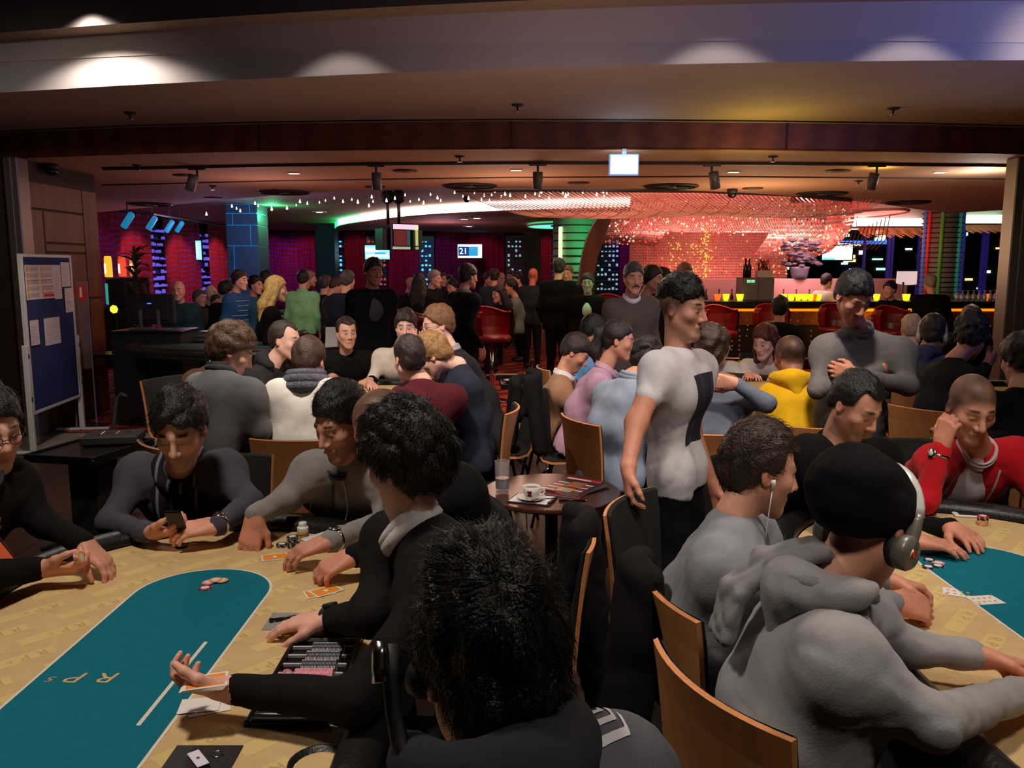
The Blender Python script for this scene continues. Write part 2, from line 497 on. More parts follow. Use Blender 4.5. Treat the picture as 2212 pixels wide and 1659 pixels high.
# ---------------------------------------------------------------- ceiling fittings
fit = mat('fitting_dark', (34, 28, 27), .6)
for i, (px, py) in enumerate(((325, 440), (615, 414), (1015, 400), (1450, 401), (1775, 417), (1960, 436))):
    p = PZ(px, py, ZL)
    t = thing('ceiling_vent', 'round dark swirl air vent in the low ceiling, number %s from the left wall' % ('one two three four five six'.split()[i]), 'vent', p)
    t['label'] = 'round dark air vent in the sand ceiling ' + ('over the blue curtain spots', 'over the left end of the drop lights', 'above the wall screen reading 21', 'above the left of the chandelier', 'above the right of the chandelier', 'by the red cove light tip')[i]
    MB().lathe([(.36, -.003), (.36, -.02), (.33, -.03), (.31, -.012), (.02, -.012)], 28).build('frame', fit, t, True)
    for k in range(12):
        a = 2 * math.pi * k / 12
        MB().box((.09, -.012, -.026), (.30, .012, -.012), .003, rot('Z', math.degrees(a)) @ rot('X', 25)).build('blade', fit, t)
    MB().lathe([(.08, -.012), (.07, -.03), (.01, -.034)], 14).build('hub', GREYMETAL, t, True)
for i, (px, py) in enumerate(((400, 378), (875, 368), (1345, 365), (1810, 368), (460, 427), (810, 403), (1626, 406), (1250, 394))):
    p = PZ(px, py, ZL)
    t = thing('ceiling_speaker', 'flat speaker grille ' + ('between the first two track spots from the wall', 'right of the second track spot', 'under the lit exit box', 'right of the last track spot but one', 'at the curved edge, above the blue column', 'at the curved edge, above the hanging monitors', 'right of the black dome camera', 'at the curved edge left of the exit box')[i], 'speaker', p)
    MB().lathe([(.14, 0), (.14, -.008), (.125, -.012)], 24).build('ring', fit, t, True)
    MB().lathe([(.125, -.010), (.06, -.016), (.004, -.017)], 24).build('grille', mat('grille_grey', (90, 70, 60), .6), t, True)
sens = ((280, 243, Z1, 'near the left post'), (1118, 226, Z1, 'at the middle of the soffit'), (1930, 233, Z1, 'at the right of the soffit'), (297, 356, ZL, 'over the wood panelled wall'), (993, 337, ZL, 'left of the exit box'), (1670, 337, ZL, 'right of the exit box'), (459, 401, ZL, 'beyond the first track spot'), (1855, 390, ZL, 'beyond the last track spot'))
for i, (px, py, z, w_) in enumerate(sens):
    p = PZ(px, py, z)
    t = thing('sprinkler', 'small dark ceiling sprinkler head ' + w_, 'sprinkler', p)
    MB().lathe([(.05, 0), (.045, -.012), (.012, -.02)], 14).build('base', fit, t, True)
    MB().lathe([(.008, -.018), (.008, -.05), (.025, -.053), (.025, -.057)], 10).build('nozzle', CHROME, t, True)
for i, (px, py) in enumerate(((635, 373), (1115, 366), (1585, 370), (2030, 371))):
    p = PZ(px, py, ZL)
    t = thing('ceiling_light', 'small flat square downlight ' + ('between the first two track spots', 'beside the middle track spot', 'right of the fourth track spot', 'by the right post')[i], 'light', p)
    MB().box((-.07, -.05, -.012), (.07, .05, 0), .003).build('frame', WHITE, t)
    MB().box((-.055, -.038, -.014), (.055, .038, -.011)).build('diffuser', emis('downlight_dim', (255, 235, 215), 1.6), t)
# track with five spots
trk = mat('track_grey', (74, 62, 58), .5, .3)
tp = [PZ(x, y, ZL) for x, y in ((222, 362), (425, 358), (620, 354), (812, 351), (1162, 349), (1538, 350), (1895, 352), (2180, 355))]
t = tag(MB().tube([np.array(p) + (0, 0, -.012) for p in tp], .02, 6).build('light_track', trk), 'long grey track fixed under the low ceiling carrying five spots', 'track')
tp2 = [PZ(x, y, ZL) for x, y in ((222, 399), (620, 389), (1106, 382), (1538, 380), (1895, 383), (2180, 386))]
tag(MB().tube([np.array(p) + (0, 0, -.004) for p in tp2], .012, 6).build('ceiling_rail', trk), 'thin dark rail in the low ceiling behind the spots', 'rail')
for i, (px, py, ang, az) in enumerate(((425, 358, 18, 20), (812, 351, 0, 0), (1162, 349, 0, 0), (1538, 350, -14, 10), (1895, 352, 10, -20))):
    p = PZ(px, py, ZL)
    t = thing('track_spot', ('first', 'second', 'third', 'fourth', 'last')[i] + ' grey cylinder spot on the long ceiling track, counted from the panelled wall', 'spotlight', p)
    MB().box((-.09, -.02, -.045), (.09, .02, -.02), .004).build('adapter', trk, t)
    MB().cyl((0, 0, -.045), (0, 0, -.11), .012, 8).build('stem', trk, t, True)
    R_ = rot('Z', az) @ rot('Y', ang) @ rot('X', 8)
    MB().lathe([(.045, -.10), (.052, -.105), (.052, -.27), (.046, -.275), (.044, -.26), (.03, -.2)], 18, (0, 0, 0), R_).build('housing', mat('spot_grey', (110, 98, 96), .45, .3), t, True)
# exit sign box
p = PZ(1348, 322, ZL)
ex = thing('exit_sign', 'glowing white exit sign box hung under the low ceiling', 'sign', p)
MB().box((-.02, -.02, -.05), (.02, .02, 0)).build('bracket', WHITE, ex)
MB().box((-.135, -.025, -.235), (.135, .025, -.045), .006).build('housing', mat('exit_frame', (160, 190, 230), .4, emit=.6, ecol=(120, 180, 255)), ex)
MB().box((-.122, -.028, -.222), (.122, -.0255, -.058)).build('panel', emis('exit_panel', (225, 240, 255), 5), ex)
MB().box((-.122, .0255, -.222), (.122, .028, -.058)).build('panel', emis('exit_panel', (225, 240, 255), 5), ex)
light('exit_glow', 'POINT', p + np.array((0, -.05, -.1)), 1.6, (.35, .6, 1), size=.08)
# dome cameras
for (px, py, z, lab) in ((1582, 408, ZL, 'black dome camera under the sand ceiling at the chandelier'), (110, 354, ZL, 'small dark dome camera above the wood panelled wall'), (1008, 425, ZH, 'dark dome camera hanging among the drop lights')):
    p = PZ(px, py, z)
    t = thing('dome_camera', lab, 'camera', p)
    MB().lathe([(.07, 0), (.075, -.03), (.07, -.06)], 16).build('mount', fit, t, True)
    MB().lathe([(.068, -.06), (.062, -.09), (.04, -.115), (.004, -.122)], 16).build('dome', mat('dome_glass', (14, 12, 12), .1), t, True)

# ---------------------------------------------------------------- hall: cove discs, columns, curtains
def arc_pts(pts, n=10):
    pts = [np.array(p, float) for p in pts]; out = []
    for i in range(len(pts) - 1):
        p0 = pts[max(i - 1, 0)]; p1 = pts[i]; p2 = pts[i + 1]; p3 = pts[min(i + 2, len(pts) - 1)]
        for k in range(n):
            t = k / n
            out.append(.5 * ((2 * p1) + (-p0 + p2) * t + (2 * p0 - 5 * p1 + 4 * p2 - p3) * t * t + (-p0 + 3 * p1 - 3 * p2 + p3) * t ** 3))
    out.append(pts[-1]); return out
ZD = 2.96
rim = [PZ(x, y, ZD) for x, y in ((722, 498), (735, 489), (800, 479), (900, 468), (1020, 461), (1150, 456), (1300, 452), (1450, 450), (1580, 450), (1700, 453))]
rim = arc_pts(rim, 4)
back = [np.array((rim[-1][0] + 1.2 * math.sin(a), 24 + 8 * math.sin(a) - 1, ZD)) for a in np.linspace(-.6, 1.4, 6)] + [np.array((2, 31.5, ZD)), np.array((-2, 31, ZD)), np.array((-4.6, 28.5, ZD))]
poly = [(p[0], p[1]) for p in rim + back]
DISC = mat('disc_ceiling', (150, 112, 100), .75, var=.04, scale=2)
struct('ceiling', MB().prism(poly, ZD, ZD + .04), DISC)
n = len(rim)
cols_ = [(40, 255, 120), (120, 255, 170), (255, 240, 225), (255, 225, 205), (255, 215, 195), (255, 190, 170), (255, 120, 110), (255, 70, 80)]
st = [9, 12, 13, 13, 12, 11, 9, 7]
bands = [0, 3, 7, 12, 18, 23, 28, 32, n - 1]
ins = [p + np.array((0, .12, 0)) for p in rim]
for i in range(8):
    a, b = bands[i], bands[i + 1] + 1
    s_ = MB().sheet([q + np.array((0, 0, .045)) for q in ins[a:b]], [q + np.array((0, 0, ZH - ZD - .005)) for q in ins[a:b]])
    struct('trim_8', s_, emis('cove_%d' % i, cols_[i], st[i] * .42))
# second lit cove discs further off
def lit_disc(name, px, py, rx, col_, s_, z=ZH - .02, lab='', ry=None):
    p = PZ(px, py, z)
    d = thing('cove_light', lab, 'light', p)
    ry = ry or rx
    m = MB(); vs = [(rx * math.cos(a), ry * math.sin(a), 0) for a in np.linspace(0, 2 * math.pi, 33)[:-1]]
    m.prism([(v[0], v[1]) for v in vs], -.012, .0); m.build('diffuser', emis(name, col_, s_), d)
    MB().cyl((0, 0, 0), (0, 0, ZH - z), .03, 8).build('stem', LOWC, d, True)
    m = MB().tube([(v[0], v[1], -.01) for v in vs], .03, 6, closed=True); m.build('rim', LOWC, d, True)
lit_disc('cove_green', 1212, 488, 1.0, (80, 255, 170), 2.2, 2.9, 'oval green ceiling cove left of the ringed pillar', 1.6)
lit_disc('cove_red', 1868, 461, .62, (255, 90, 80), 2.6, 2.84, 'oval red ceiling cove right of the crystal chandelier', 1.5)
# bright strip coves over the right windows
for (xa, ya, xb, yb_, c_, s_, Y) in ((1830, 480, 1995, 481, (255, 236, 225), 5, 19.0), (2078, 473, 2176, 470, (190, 255, 215), 5, 19.0)):
    a = W(xa, ya, Y); b = W(xb, yb_, Y)
    struct('trim_9', MB().box((a[0], Y, a[2] - .09), (b[0], Y + .1, a[2] + .09), .02), emis('strip_%d' % xa, c_, s_))
struct('wall_window_head', MB().box((W(1815, 480, 19.3)[0], 19.2, 2.62), (13.8, 19.4, ZH)), mat('hall_ceiling', (180, 150, 145), .7))
# downlights in the disc and beyond
for i, (px, py, z) in enumerate(((690, 457, ZH), (1003, 472, ZD), (1013, 488, ZD), (1030, 470, ZD))):
    p = PZ(px, py, z)
    t = thing('ceiling_light', 'bright round downlight ' + ('left of the glowing cove', 'in the brown ceiling disc above the screen reading 21', 'in the brown disc, lower of the close pair', 'in the brown disc, faint one of three')[i], 'light', p)
    MB().lathe([(.2, 0), (.2, -.02), (.17, -.024)], 20).build('frame', WHITE, t, True)
    MB().lathe([(.17, -.022), (.01, -.026)], 20).build('diffuser', emis('downlight', (255, 245, 235), 6 if i < 3 else 1), t, True)
# columns clad in slabs
def column(px0, px1, ptop, Y, depth, m, label, joints, jm_):
    a = W(px0, ptop, Y); b = W(px1, ptop, Y); wd_ = b[0] - a[0]
    c = struct('column', MB().box((a[0] + .01, Y + .01, 0), (b[0] - .01, Y + depth - .01, ZH)), jm_)
    rows = [0, .62, 1.3, 1.42, 2.22, 2.72, 3.0, ZH]
    rnd = random.Random(int(px0))
    for k in range(len(rows) - 1):
        z0, z1 = rows[k], rows[k + 1]
        xs_ = [0, wd_ * (.22 if k % 2 else .78), wd_]
        for j in range(2):
            MB().box((a[0] + xs_[j] + .012, Y - .012, z0 + .012), (a[0] + xs_[j + 1] - .012, Y + .01, z1 - .012), .004).build('slab', m, c)
        for X in (a[0], b[0]):
            MB().box((X - .012, Y + .015, z0 + .012), (X + .012, Y + depth - .015, z1 - .012), .004).build('slab', m, c)
    return a, b
SLATE = mat('slate_slab', (44, 62, 80), .45, var=.15, scale=6)
SLATE2 = mat('brown_slab', (80, 52, 40), .5, var=.15, scale=6)
column(487, 554, 460, 20.6, .9, SLATE, '', 0, mat('joint_cyan', (80, 170, 200), .5))
column(681, 721, 503, 30.5, .75, SLATE, '', 0, mat('joint_teal', (60, 100, 120), .6))
column(1133, 1168, 505, 33.0, .75, SLATE2, '', 0, mat('joint_brown', (150, 100, 60), .6))
light('column_wash', 'SPOT', (W(520, 560, 17.8)[0], 17.8, 3.0), 190, (.1, .5, 1.0), (W(520, 560, 20.6)[0], 20.6, 2.2), .1, 70)
light('column_wash', 'POINT', (W(585, 470, 20.9)[0], 21.0, 2.95), 30, (.1, 1, .35), size=.1)
# curtains
CURT = wave_mat('red_curtain_light_bands', (158, 22, 34), (120, 60, 130), 1.5, 9.0, .85, 0, 1, (1, 1, 1.3), sharp=(.74, .84), bands='Z')  # purple bands are projected light painted into the fabric colour
def curtain(A, B, z0, z1, label, amp=.07, folds=None, m=None):
    A = np.array(A, float); B = np.array(B, float); L_ = np.linalg.norm(B - A); folds = folds or int(L_ / .22)
    d = (B - A) / L_; nn = np.array((-d[1], d[0]))
    N = folds * 6; v0 = []; v1 = []
    for i in range(N + 1):
        s_ = L_ * i / N; o_ = amp * math.sin(2 * math.pi * i / 6) + .03 * math.sin(i * .37)
        p = A + d * s_ + nn * o_ - A
        v0.append((p[0], p[1], 0)); v1.append((p[0], p[1], z1 - z0))
    t = thing('curtain', label, 'curtain', (A[0], A[1], z0))
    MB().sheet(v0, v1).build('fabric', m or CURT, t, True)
    MB().tube([(0, 0, z1 - z0 - .02), (*(B - A), z1 - z0 - .02)], .03, 6).build('rod', fit, t)
XL = -10.55
segs = [(19.6, 22.55, 'on the left hall wall behind the slot machines'), (22.6, 24.4, 'brightly lit, on the left hall wall behind the tall plant'), (25.5, 26.9, 'on the left hall wall left of the narrow menu screen'), (26.95, 28.2, 'on the left hall wall behind the narrow menu screen'), (29.2, 30.7, 'on the left hall wall beside the blue column'), (30.8, 33.2, 'on the left hall wall hidden by the blue column')]
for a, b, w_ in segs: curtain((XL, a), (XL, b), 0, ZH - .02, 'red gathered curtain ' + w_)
bx = lambda px: W(px, 560, 35.9)[0]
for a, b, w_ in ((575, 682, 'on the back wall between the two slate columns'), (745, 790, 'on the back wall right of the far slate column'), (838, 905, 'on the back wall behind the hanging monitors'), (940, 1090, 'on the back wall behind the screen reading 21'), (1166, 1192, 'bright strip beside the brown column'), (1338, 1400, 'purple lit, seen under the chandelier')):
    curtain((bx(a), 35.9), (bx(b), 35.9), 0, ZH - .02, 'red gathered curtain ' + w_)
PUR = (.32, .12, 1.0)
for y in (23.5, 26.6, 30.0): light('curtain_spot', 'SPOT', (-8.6, y - 1.6, 3.05), 210, (1, .34, .32), (XL, y, 1.6), .1, 46, .5)
for y in (21.2, 28.0): light('curtain_spot', 'SPOT', (-8.3, y - 1.6, 3.05), 90, PUR, (XL, y, 1.3), .1, 60, .5)
for px, c_, e_ in ((590, PUR, 104), (640, PUR, 82), (672, (1, .2, .2), 49), (770, (1, .3, .35), 44), (860, (.8, .2, .6), 60), (960, PUR, 55), (1040, (.8, .15, .35), 49), (1180, (1, .25, .3), 66), (1365, PUR, 82)):
    light('curtain_spot', 'SPOT', (bx(px), 33.6, 3.05), e_, c_, (bx(px), 35.9, 1.7), .1, 62, .5)
# shelved window bays with small lights between the curtains
bay = mat('bay_dark', (22, 20, 40), .3)
def shelf_bay(A, B, label, colr, seed):
    A = np.array(A, float); B = np.array(B, float); L_ = np.linalg.norm(B - A); a_ = math.atan2(B[1] - A[1], B[0] - A[0])
    t = thing('display_shelf', label, 'shelf', (A[0], A[1], 0), a_)
    MB().box((0, .1, 0), (L_, .14, 3.0)).build('back_panel', bay, t); MB().box((0, -.12, 0), (L_, .12, .6), .01).build('cabinet', bay, t)
    r_ = random.Random(seed)
    for k in range(11):
        z = .7 + k * .2
        MB().box((0, -.1, z), (L_, .1, z + .02)).build('shelf', mat('shelf_purple', (90, 70, 170), .4), t)
        m = MB()
        for j in range(int(L_ / .16)):
            x = .1 + j * .16
            if r_.random() < .7: m.box((x, -.05, z + .02), (x + .08, .03, z + .06 + r_.random() * .08))
        if m.v: tag(m.build('ornament', emis('ornament_%s' % colr[0], colr[1], colr[2]), t), kind='stuff')
for a, b, s_ in ((24.45, 25.45, 1), (28.25, 29.15, 2)):
    shelf_bay((XL, a), (XL, b), 'dark wall bay of lit shelves between red curtains on the left wall, ' + ('nearer', 'farther')[s_ - 1] + ' of two', ('v', (130, 110, 255), .5), s_)
for a, b, w_, c_ in ((722, 745, 'right of the far slate column', ('c', (90, 220, 255), 1.1)), (792, 836, 'behind the wide television', ('r', (255, 90, 70), .35)), (906, 938, 'left of the screen reading 21', ('c', (90, 220, 255), 1.1)), (1092, 1132, 'left of the brown column', ('w', (190, 230, 230), .5)), (1285, 1336, 'under the chandelier by the wooden arch', ('w', (190, 230, 230), .5)), (1402, 1430, 'behind the mustached man', ('r', (255, 90, 70), .35))):
    shelf_bay((bx(a), 35.8), (bx(b), 35.8), 'dark bay of lit shelves on the back wall ' + w_, c_, int(a))
# right windows and the city at night
wf = mat('window_frame', (70, 60, 130), .4, emit=.05, ecol=(90, 70, 255))  # violet light on the frames put in as weak emission
gl = mat('night_glass', (10, 12, 22), .05, alpha=.14)
for i, (xa, xb) in enumerate(((1868, 1925), (1928, 1992), (2082, 2130), (2133, 2178))):
    a = W(xa, 520, 19.6); b = W(xb, 520, 19.6)
    wn = thing('window_%d' % (i + 1), None, None, (a[0], 19.6, .9)); wn['kind'] = 'structure'
    wW = b[0] - a[0]
    MB().box((0, 0, 0), (.045, .08, 1.75)).box((wW - .06, 0, 0), (wW, .08, 1.75)).box((0, 0, 0), (wW, .08, .05)).box((0, 0, 1.70), (wW, .08, 1.75)).build('frame', wf, wn)
    MB().box((.06, .03, .05), (wW - .06, .045, 1.70)).build('pane', gl, wn)
struct('wall_window_sill', MB().box((W(1780, 640, 19.6)[0], 19.5, 0), (13.8, 19.7, .9)), mat('hall_wall', (40, 14, 24), .8))
rr = random.Random(3)
for i, (x0, x1, h_) in enumerate(((8.5, 12, 3.4), (12.2, 15.5, 2.6), (15.7, 21, 4.2), (21.2, 26, 3.0))):
    t = thing('city_building', 'dark city building across the street, ' + ('first', 'second', 'third', 'fourth')[i] + ' seen through the bar windows', 'building', (x0, 34, 0))
    MB().box((0, 0, 0), (x1 - x0, 3, h_ * 1.6)).build('facade', mat('city_dark', (22, 22, 34), .8), t)
    for k in range(30):
        x = rr.uniform(.2, x1 - x0 - .6); z = rr.uniform(.6, h_ * 1.4)
        c_ = rr.choice(((255, 190, 130), (170, 255, 210), (150, 190, 255), (255, 240, 220)))
        MB().box((x, -.04, z), (x + rr.uniform(.12, .5), 0, z + rr.uniform(.06, .16))).build('lit_window', emis('city_%d' % c_[0] + str(c_[2]), c_, 2.4), t)
    MB().box((.2, -.06, h_ * 1.0), (x1 - x0 - .3, -.01, h_ * 1.0 + .14)).build('lit_sign', emis('city_red', (255, 60, 40), 1.6) if i > 1 else emis('city_blue', (80, 140, 255), 1.2), t)
# ---------------------------------------------------------------- hall: bar, chandelier, screens, machines
# ringed pillar lit green
PL = W(1240, 560, 21.5); pr = W(1290, 560, 21.5)[0] - PL[0]
t = struct('pillar', MB().lathe([(pr * .92, 0), (pr * .92, ZH)], 32, (PL[0], PL[1], 0)), mat('pillar_pale', (150, 160, 140), .5), None, True)
for k in range(22):
    z = .08 + k * .115 if k < 14 else 1.6 + (k - 13) * .19
    if z < ZH - .1: MB().tube([(PL[0] + pr * math.cos(a), PL[1] + pr * math.sin(a), z) for a in np.linspace(0, 2 * math.pi, 29)[:-1]], .018, 5, closed=True).build('ring', mat('ring_dark', (40, 30, 26), .5, .4), t, True)
MB().box((PL[0] - pr * .72, PL[1] - pr * .86, 1.6), (PL[0] - pr * .56, PL[1] - pr * .70, 2.7), .01).build('light_tube', emis('pillar_tube', (235, 240, 190), .9), t)
light('pillar_glow', 'SPOT', (PL[0] + .8, PL[1] - 2.2, 2.6), 130, (.08, 1, .35), (PL[0] + .1, PL[1], 2.4), .1, 80)
light('pillar_glow', 'SPOT', (1.5, 11.2, 2.6), 36, (.1, 1, .45), (1.15, 12.0, 1.4), .1, 60)
PR = W(2031, 560, 17.4); p2 = W(2072, 560, 17.4)[0] - PR[0]
t = struct('pillar', MB().lathe([(p2 * .92, 0), (p2 * .92, ZH)], 30, (PR[0], PR[1], 0)), mat('pillar_pale', (150, 160, 140), .5), None, True)
for k in range(20):
    z = 1.2 + k * .1
    MB().tube([(PR[0] + p2 * math.cos(a), PR[1] + p2 * math.sin(a), z) for a in np.linspace(0, 2 * math.pi, 25)[:-1]], .011, 5, closed=True).build('ring', mat('ring_dark', (40, 30, 26), .5, .4), t, True)
for a, c_, s_ in ((-155, (255, 60, 50), .06), (-118, (120, 220, 90), .04), (-60, (80, 220, 190), .06), (-30, (110, 120, 255), .07), (-172, (110, 150, 255), .08)):
    x_, y_ = PR[0] + p2 * .97 * math.cos(math.radians(a)), PR[1] + p2 * .97 * math.sin(math.radians(a))
    MB().cyl((x_, y_, 1.1), (x_, y_, 2.9), .035, 8).build('light_tube', emis('column_tube_%d' % -a, c_, s_), t, True)
light('column_wash', 'SPOT', (PR[0] + .2, PR[1] - 2.5, 3.0), 50, (.9, .85, .75), (PR[0], PR[1], 1.9), .1, 50)
# curved wooden arch at the left end of the chandelier
ap = [np.array((W(1264, 680, 15.0)[0], 15.0, 0.0))] + [W(x, y, 15.0) for x, y in ((1264, 640), (1266, 610), (1270, 580), (1276, 550), (1285, 520), (1296, 492), (1308, 470), (1322, 452))]
m = MB(); P0 = []; P1 = []
wv = [.10, .115, .125, .135, .14, .145, .13, .11, .05]
for sgn in (0, 1):
    pass
for i, p in enumerate(ap):
    d = nrm(ap[min(i + 1, 8)] - ap[max(i - 1, 0)]); nn = np.array((d[2], 0, -d[0]))
    P0.append(p - nn * wv[i]); P1.append(p + nn * wv[i])
for a, b in ((P0, P1),):
    m.sheet(a, b); m.sheet([q + np.array((0, .3, 0)) for q in b], [q + np.array((0, .3, 0)) for q in a])
    m.sheet(b, [q + np.array((0, .3, 0)) for q in b]); m.sheet([q + np.array((0, .3, 0)) for q in a], a)
tag(m.build('arch', FASC), 'curved brown wooden arch between the ringed pillar and the pink bead curtain', 'arch')
# bar
YB = 13.9
ZB = W(1700, 650, YB)[2]
bx0 = W(1452, 650, YB)[0]; bx1 = W(2300, 650, YB)[0]
t = thing('bar_counter', 'long dark bar counter with an amber lit beaded front', 'bar', (bx0, YB, 0))
L_ = bx1 - bx0
MB().box((-.1, -.25, ZB - .10), (L_, .55, ZB), .012).build('worktop', BLACK, t)
MB().box((0, .02, .02), (L_, .45, ZB - .11)).build('carcass', mat('bar_carcass', (24, 16, 12), .4), t)
MB().box((0, -.03, ZB - .17), (L_, .0, ZB - .13)).build('light_strip', emis('amber_strip', (255, 140, 20), 1.2), t)
MB().box((0, -.012, ZB - .40), (L_, .018, ZB - .165)).build('amber_band', mat('amber_band', (130, 66, 14), .5, .2, var=.35, scale=40, stretch=(1, 1, .05)), t)
m = MB()
for k in range(int(L_ / .12)):
    x = .06 + k * .12; r_ = random.Random(k)
    for j in range(9):
        if r_.random() < .55: m.lathe([(.004, 0), (.016, .012), (.004, .03)], 5, (x + r_.uniform(-.01, .01), -.03, .12 + j * .085 + r_.uniform(0, .03)), None, False)
tag(m.build('bead_string', mat('gold_bead', (220, 160, 50), .2, .9, emit=.12), t), kind='stuff')  # amber light on the gold beads put in as faint emission
MB().tube([(0, -.32, .22), (L_, -.32, .22)], .02, 8).build('foot_rail', CHROME, t, True)
light('bar_amber', 'AREA', ((bx0 + bx1) / 2, YB - .2, ZB - .14), 14, (1, .55, .1), ((bx0 + bx1) / 2, YB + .1, .3), 1.5)
# back wall of the bar: pink bead curtain on a panel, with a low wall and shelf
YW = 17.2
wa, wb = W(1360, 560, YW)[0], W(1700, 560, YW)[0]
zt = W(1500, 450, YW)[2]; zb = W(1500, 606, YW)[2]
PINKP = mat('pink_panel', (240, 158, 146), .6)
struct('wall_bar', MB().box((wa, YW, zb - .1), (wb, YW + .08, ZH - .02)), PINKP)
bc = thing('bead_curtain', 'pink sparkling crystal bead curtain hanging behind the bar', 'curtain', (wa, YW - .06, zb))
m = MB(); rr = random.Random(5); g = []
nst = 96
for k in range(nst):
    x = (wb - wa) * (k + .5) / nst
    m2 = MB()
    z = 0.0; prof = []
    while z < ZH - zb - .05:
        hgt = .055
        prof += [(.004, z), (.015 + rr.random() * .006, z + hgt * .5)]; z += hgt
    m.lathe(prof, 4, (x, 0, 0), None, False)
tag(m.build('strings', mat('pink_bead', (246, 170, 156), .3, .1), bc), kind='stuff')
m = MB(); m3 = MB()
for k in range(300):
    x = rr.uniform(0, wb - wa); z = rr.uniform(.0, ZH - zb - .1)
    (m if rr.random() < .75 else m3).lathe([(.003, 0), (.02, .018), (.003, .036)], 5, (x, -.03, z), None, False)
tag(m.build('bright_beads', mat('red_bead', (255, 90, 90), .1, .5, emit=.35, ecol=(255, 80, 70)), bc), kind='stuff')  # red sparkle of the beads put in as emission
for k in range(150):
    x = (wb - wa) * (.48 + .02 * rr.gauss(0, 1)) if k < 70 else (wb - wa) * rr.uniform(.25, .48); z = rr.uniform(0, .75 if k >= 70 else 1.15)
    m3.lathe([(.003, 0), (.02, .018), (.003, .036)], 5, (x, -.035, z), None, False)
tag(m3.build('gold_beads', mat('gold_spark', (250, 225, 120), .1, .6, emit=.6, ecol=(250, 220, 110)), bc), kind='stuff')  # gold glints given to these beads as emission
light('bead_wash', 'SPOT', ((wa + wb) / 2 - 1.0, YW - 2.6, 3.0), 170, (1, .50, .47), ((wa + wb) / 2 - .8, YW, 2.0), .15, 100, .9)
light('bead_wash', 'SPOT', ((wa + wb) / 2 + 1.0, YW - 2.6, 3.0), 160, (1, .54, .51), ((wa + wb) / 2 + .9, YW, 1.9), .15, 100, .9)
# low glowing wall behind the counter
la, lb = W(1490, 630, 15.6)[0], W(1960, 630, 15.6)[0]
zc = W(1600, 602, 15.6)[2]
sb = struct('wall_back_bar', MB().box((la, 15.6, 0), (lb, 15.75, zc), .01), mat('back_bar_pink', (214, 150, 150), .5))
light('back_bar_wash', 'AREA', ((la + lb) / 2, 15.1, 2.1), 24, (1, .62, .62), ((la + lb) / 2, 15.7, 1.3), 1.2)
# chandelier: crystal strings swept from a ring in the ceiling
chn = thing('chandelier', 'huge pink and red crystal string chandelier swept over the bar', 'chandelier', (3.0, 12.6, ZH))
co = np.array((3.0, 12.6, ZH))
crys = mat('crystal_pink', (246, 180, 166), .25, .2)
cry2 = mat('crystal_amber', (225, 160, 110), .2, .5)
def bead_line(m, pts, r, sides=3, every=1):
    m.tube([np.array(p) - co for p in pts], [r * (1.0 if i % 2 else .45) for i in range(len(pts))], sides)
m = MB(); ma = MB()
# upper fringe: shallow loops from the ceiling to a lower ring
for k in range(78):
    u = k / 77.0
    xt = 985 + u * 790; xb_ = 1130 + u * 690
    yt = 412 + 10 * u ** 3; ybm = 468 + 3 * math.sin(u * 9) - 34 * max(0, u - .8) * 1.2
    A = W(xt, yt, 15.2 - 1.6 * math.sin(u * math.pi)); B = W(xb_ + 20, ybm, 14.2 - 1.2 * math.sin(u * math.pi)); C_ = W(xb_ + 90, ybm - 34, 13.6 - .8 * math.sin(u * math.pi))
    pts = []
    for j in range(15):
        q = j / 14
        pts.append((1 - q) ** 2 * A + 2 * q * (1 - q) * (2 * B - .5 * (A + C_)) + q * q * C_)
    bead_line(ma if k % 5 == 0 else m, pts, .012)
tag(m.build('upper_fringe', crys, chn), kind='stuff'); tag(ma.build('amber_fringe', cry2, chn), kind='stuff')
# the swag: a sheet of strings sagging to the right
m = MB(); mr = MB(); mg = MB()
topc = [(1310, 470), (1400, 462), (1500, 455), (1600, 446), (1700, 438), (1780, 433), (1838, 432)]
botc = [(1288, 528), (1380, 528), (1450, 540), (1560, 548), (1650, 556), (1740, 562), (1790, 545)]
def sw(u, v):
    k = u * 6; i = min(int(k), 5); f = k - i
    tx = np.array(topc[i]) * (1 - f) + np.array(topc[i + 1]) * f; bt = np.array(botc[i]) * (1 - f) + np.array(botc[i + 1]) * f
    # rises steeply at the right end
    p = tx * (1 - v) + bt * v + np.array((26 * math.sin(v * math.pi) * u, 0))
    Y = 16.7 - .75 * math.sin(v * math.pi * .8)
    return W(p[0], p[1], Y)
for k in range(170):
    u = k / 169
    if .62 < u < .80 and False: continue
    vmax = 1.0 if (u < .25 or u > .62) else .55
    pts = [sw(u, v * vmax) for v in np.linspace(0, 1, 27)]
    bead_line(m, pts, .013)
tag(m.build('swag_strings', crys, chn), kind='stuff')
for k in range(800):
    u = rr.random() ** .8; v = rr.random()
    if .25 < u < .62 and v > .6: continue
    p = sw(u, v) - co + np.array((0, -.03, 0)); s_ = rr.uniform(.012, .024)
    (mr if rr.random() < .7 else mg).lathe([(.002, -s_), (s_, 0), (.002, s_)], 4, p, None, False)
tag(mr.build('red_crystals', mat('red_crystal', (255, 110, 95), .1, .4, emit=.45, ecol=(255, 80, 70)), chn), kind='stuff')  # red light in the crystals painted as emission
tag(mg.build('bright_crystals', mat('bright_crystal', (255, 220, 190), .1, .5, emit=1.0, ecol=(255, 215, 180)), chn), kind='stuff')  # bright glints of the crystals painted as emission
MB().tube([W(x, y, 13.0) - co for x, y in ((985, 411), (1200, 410), (1500, 412), (1700, 420), (1840, 432))], .03, 8).build('rail', fit, chn)
light('chandelier_glow', 'SPOT', W(1480, 450, 14.8), 60, (1, .42, .36), W(1560, 500, 16.7), .2, 140, .9)
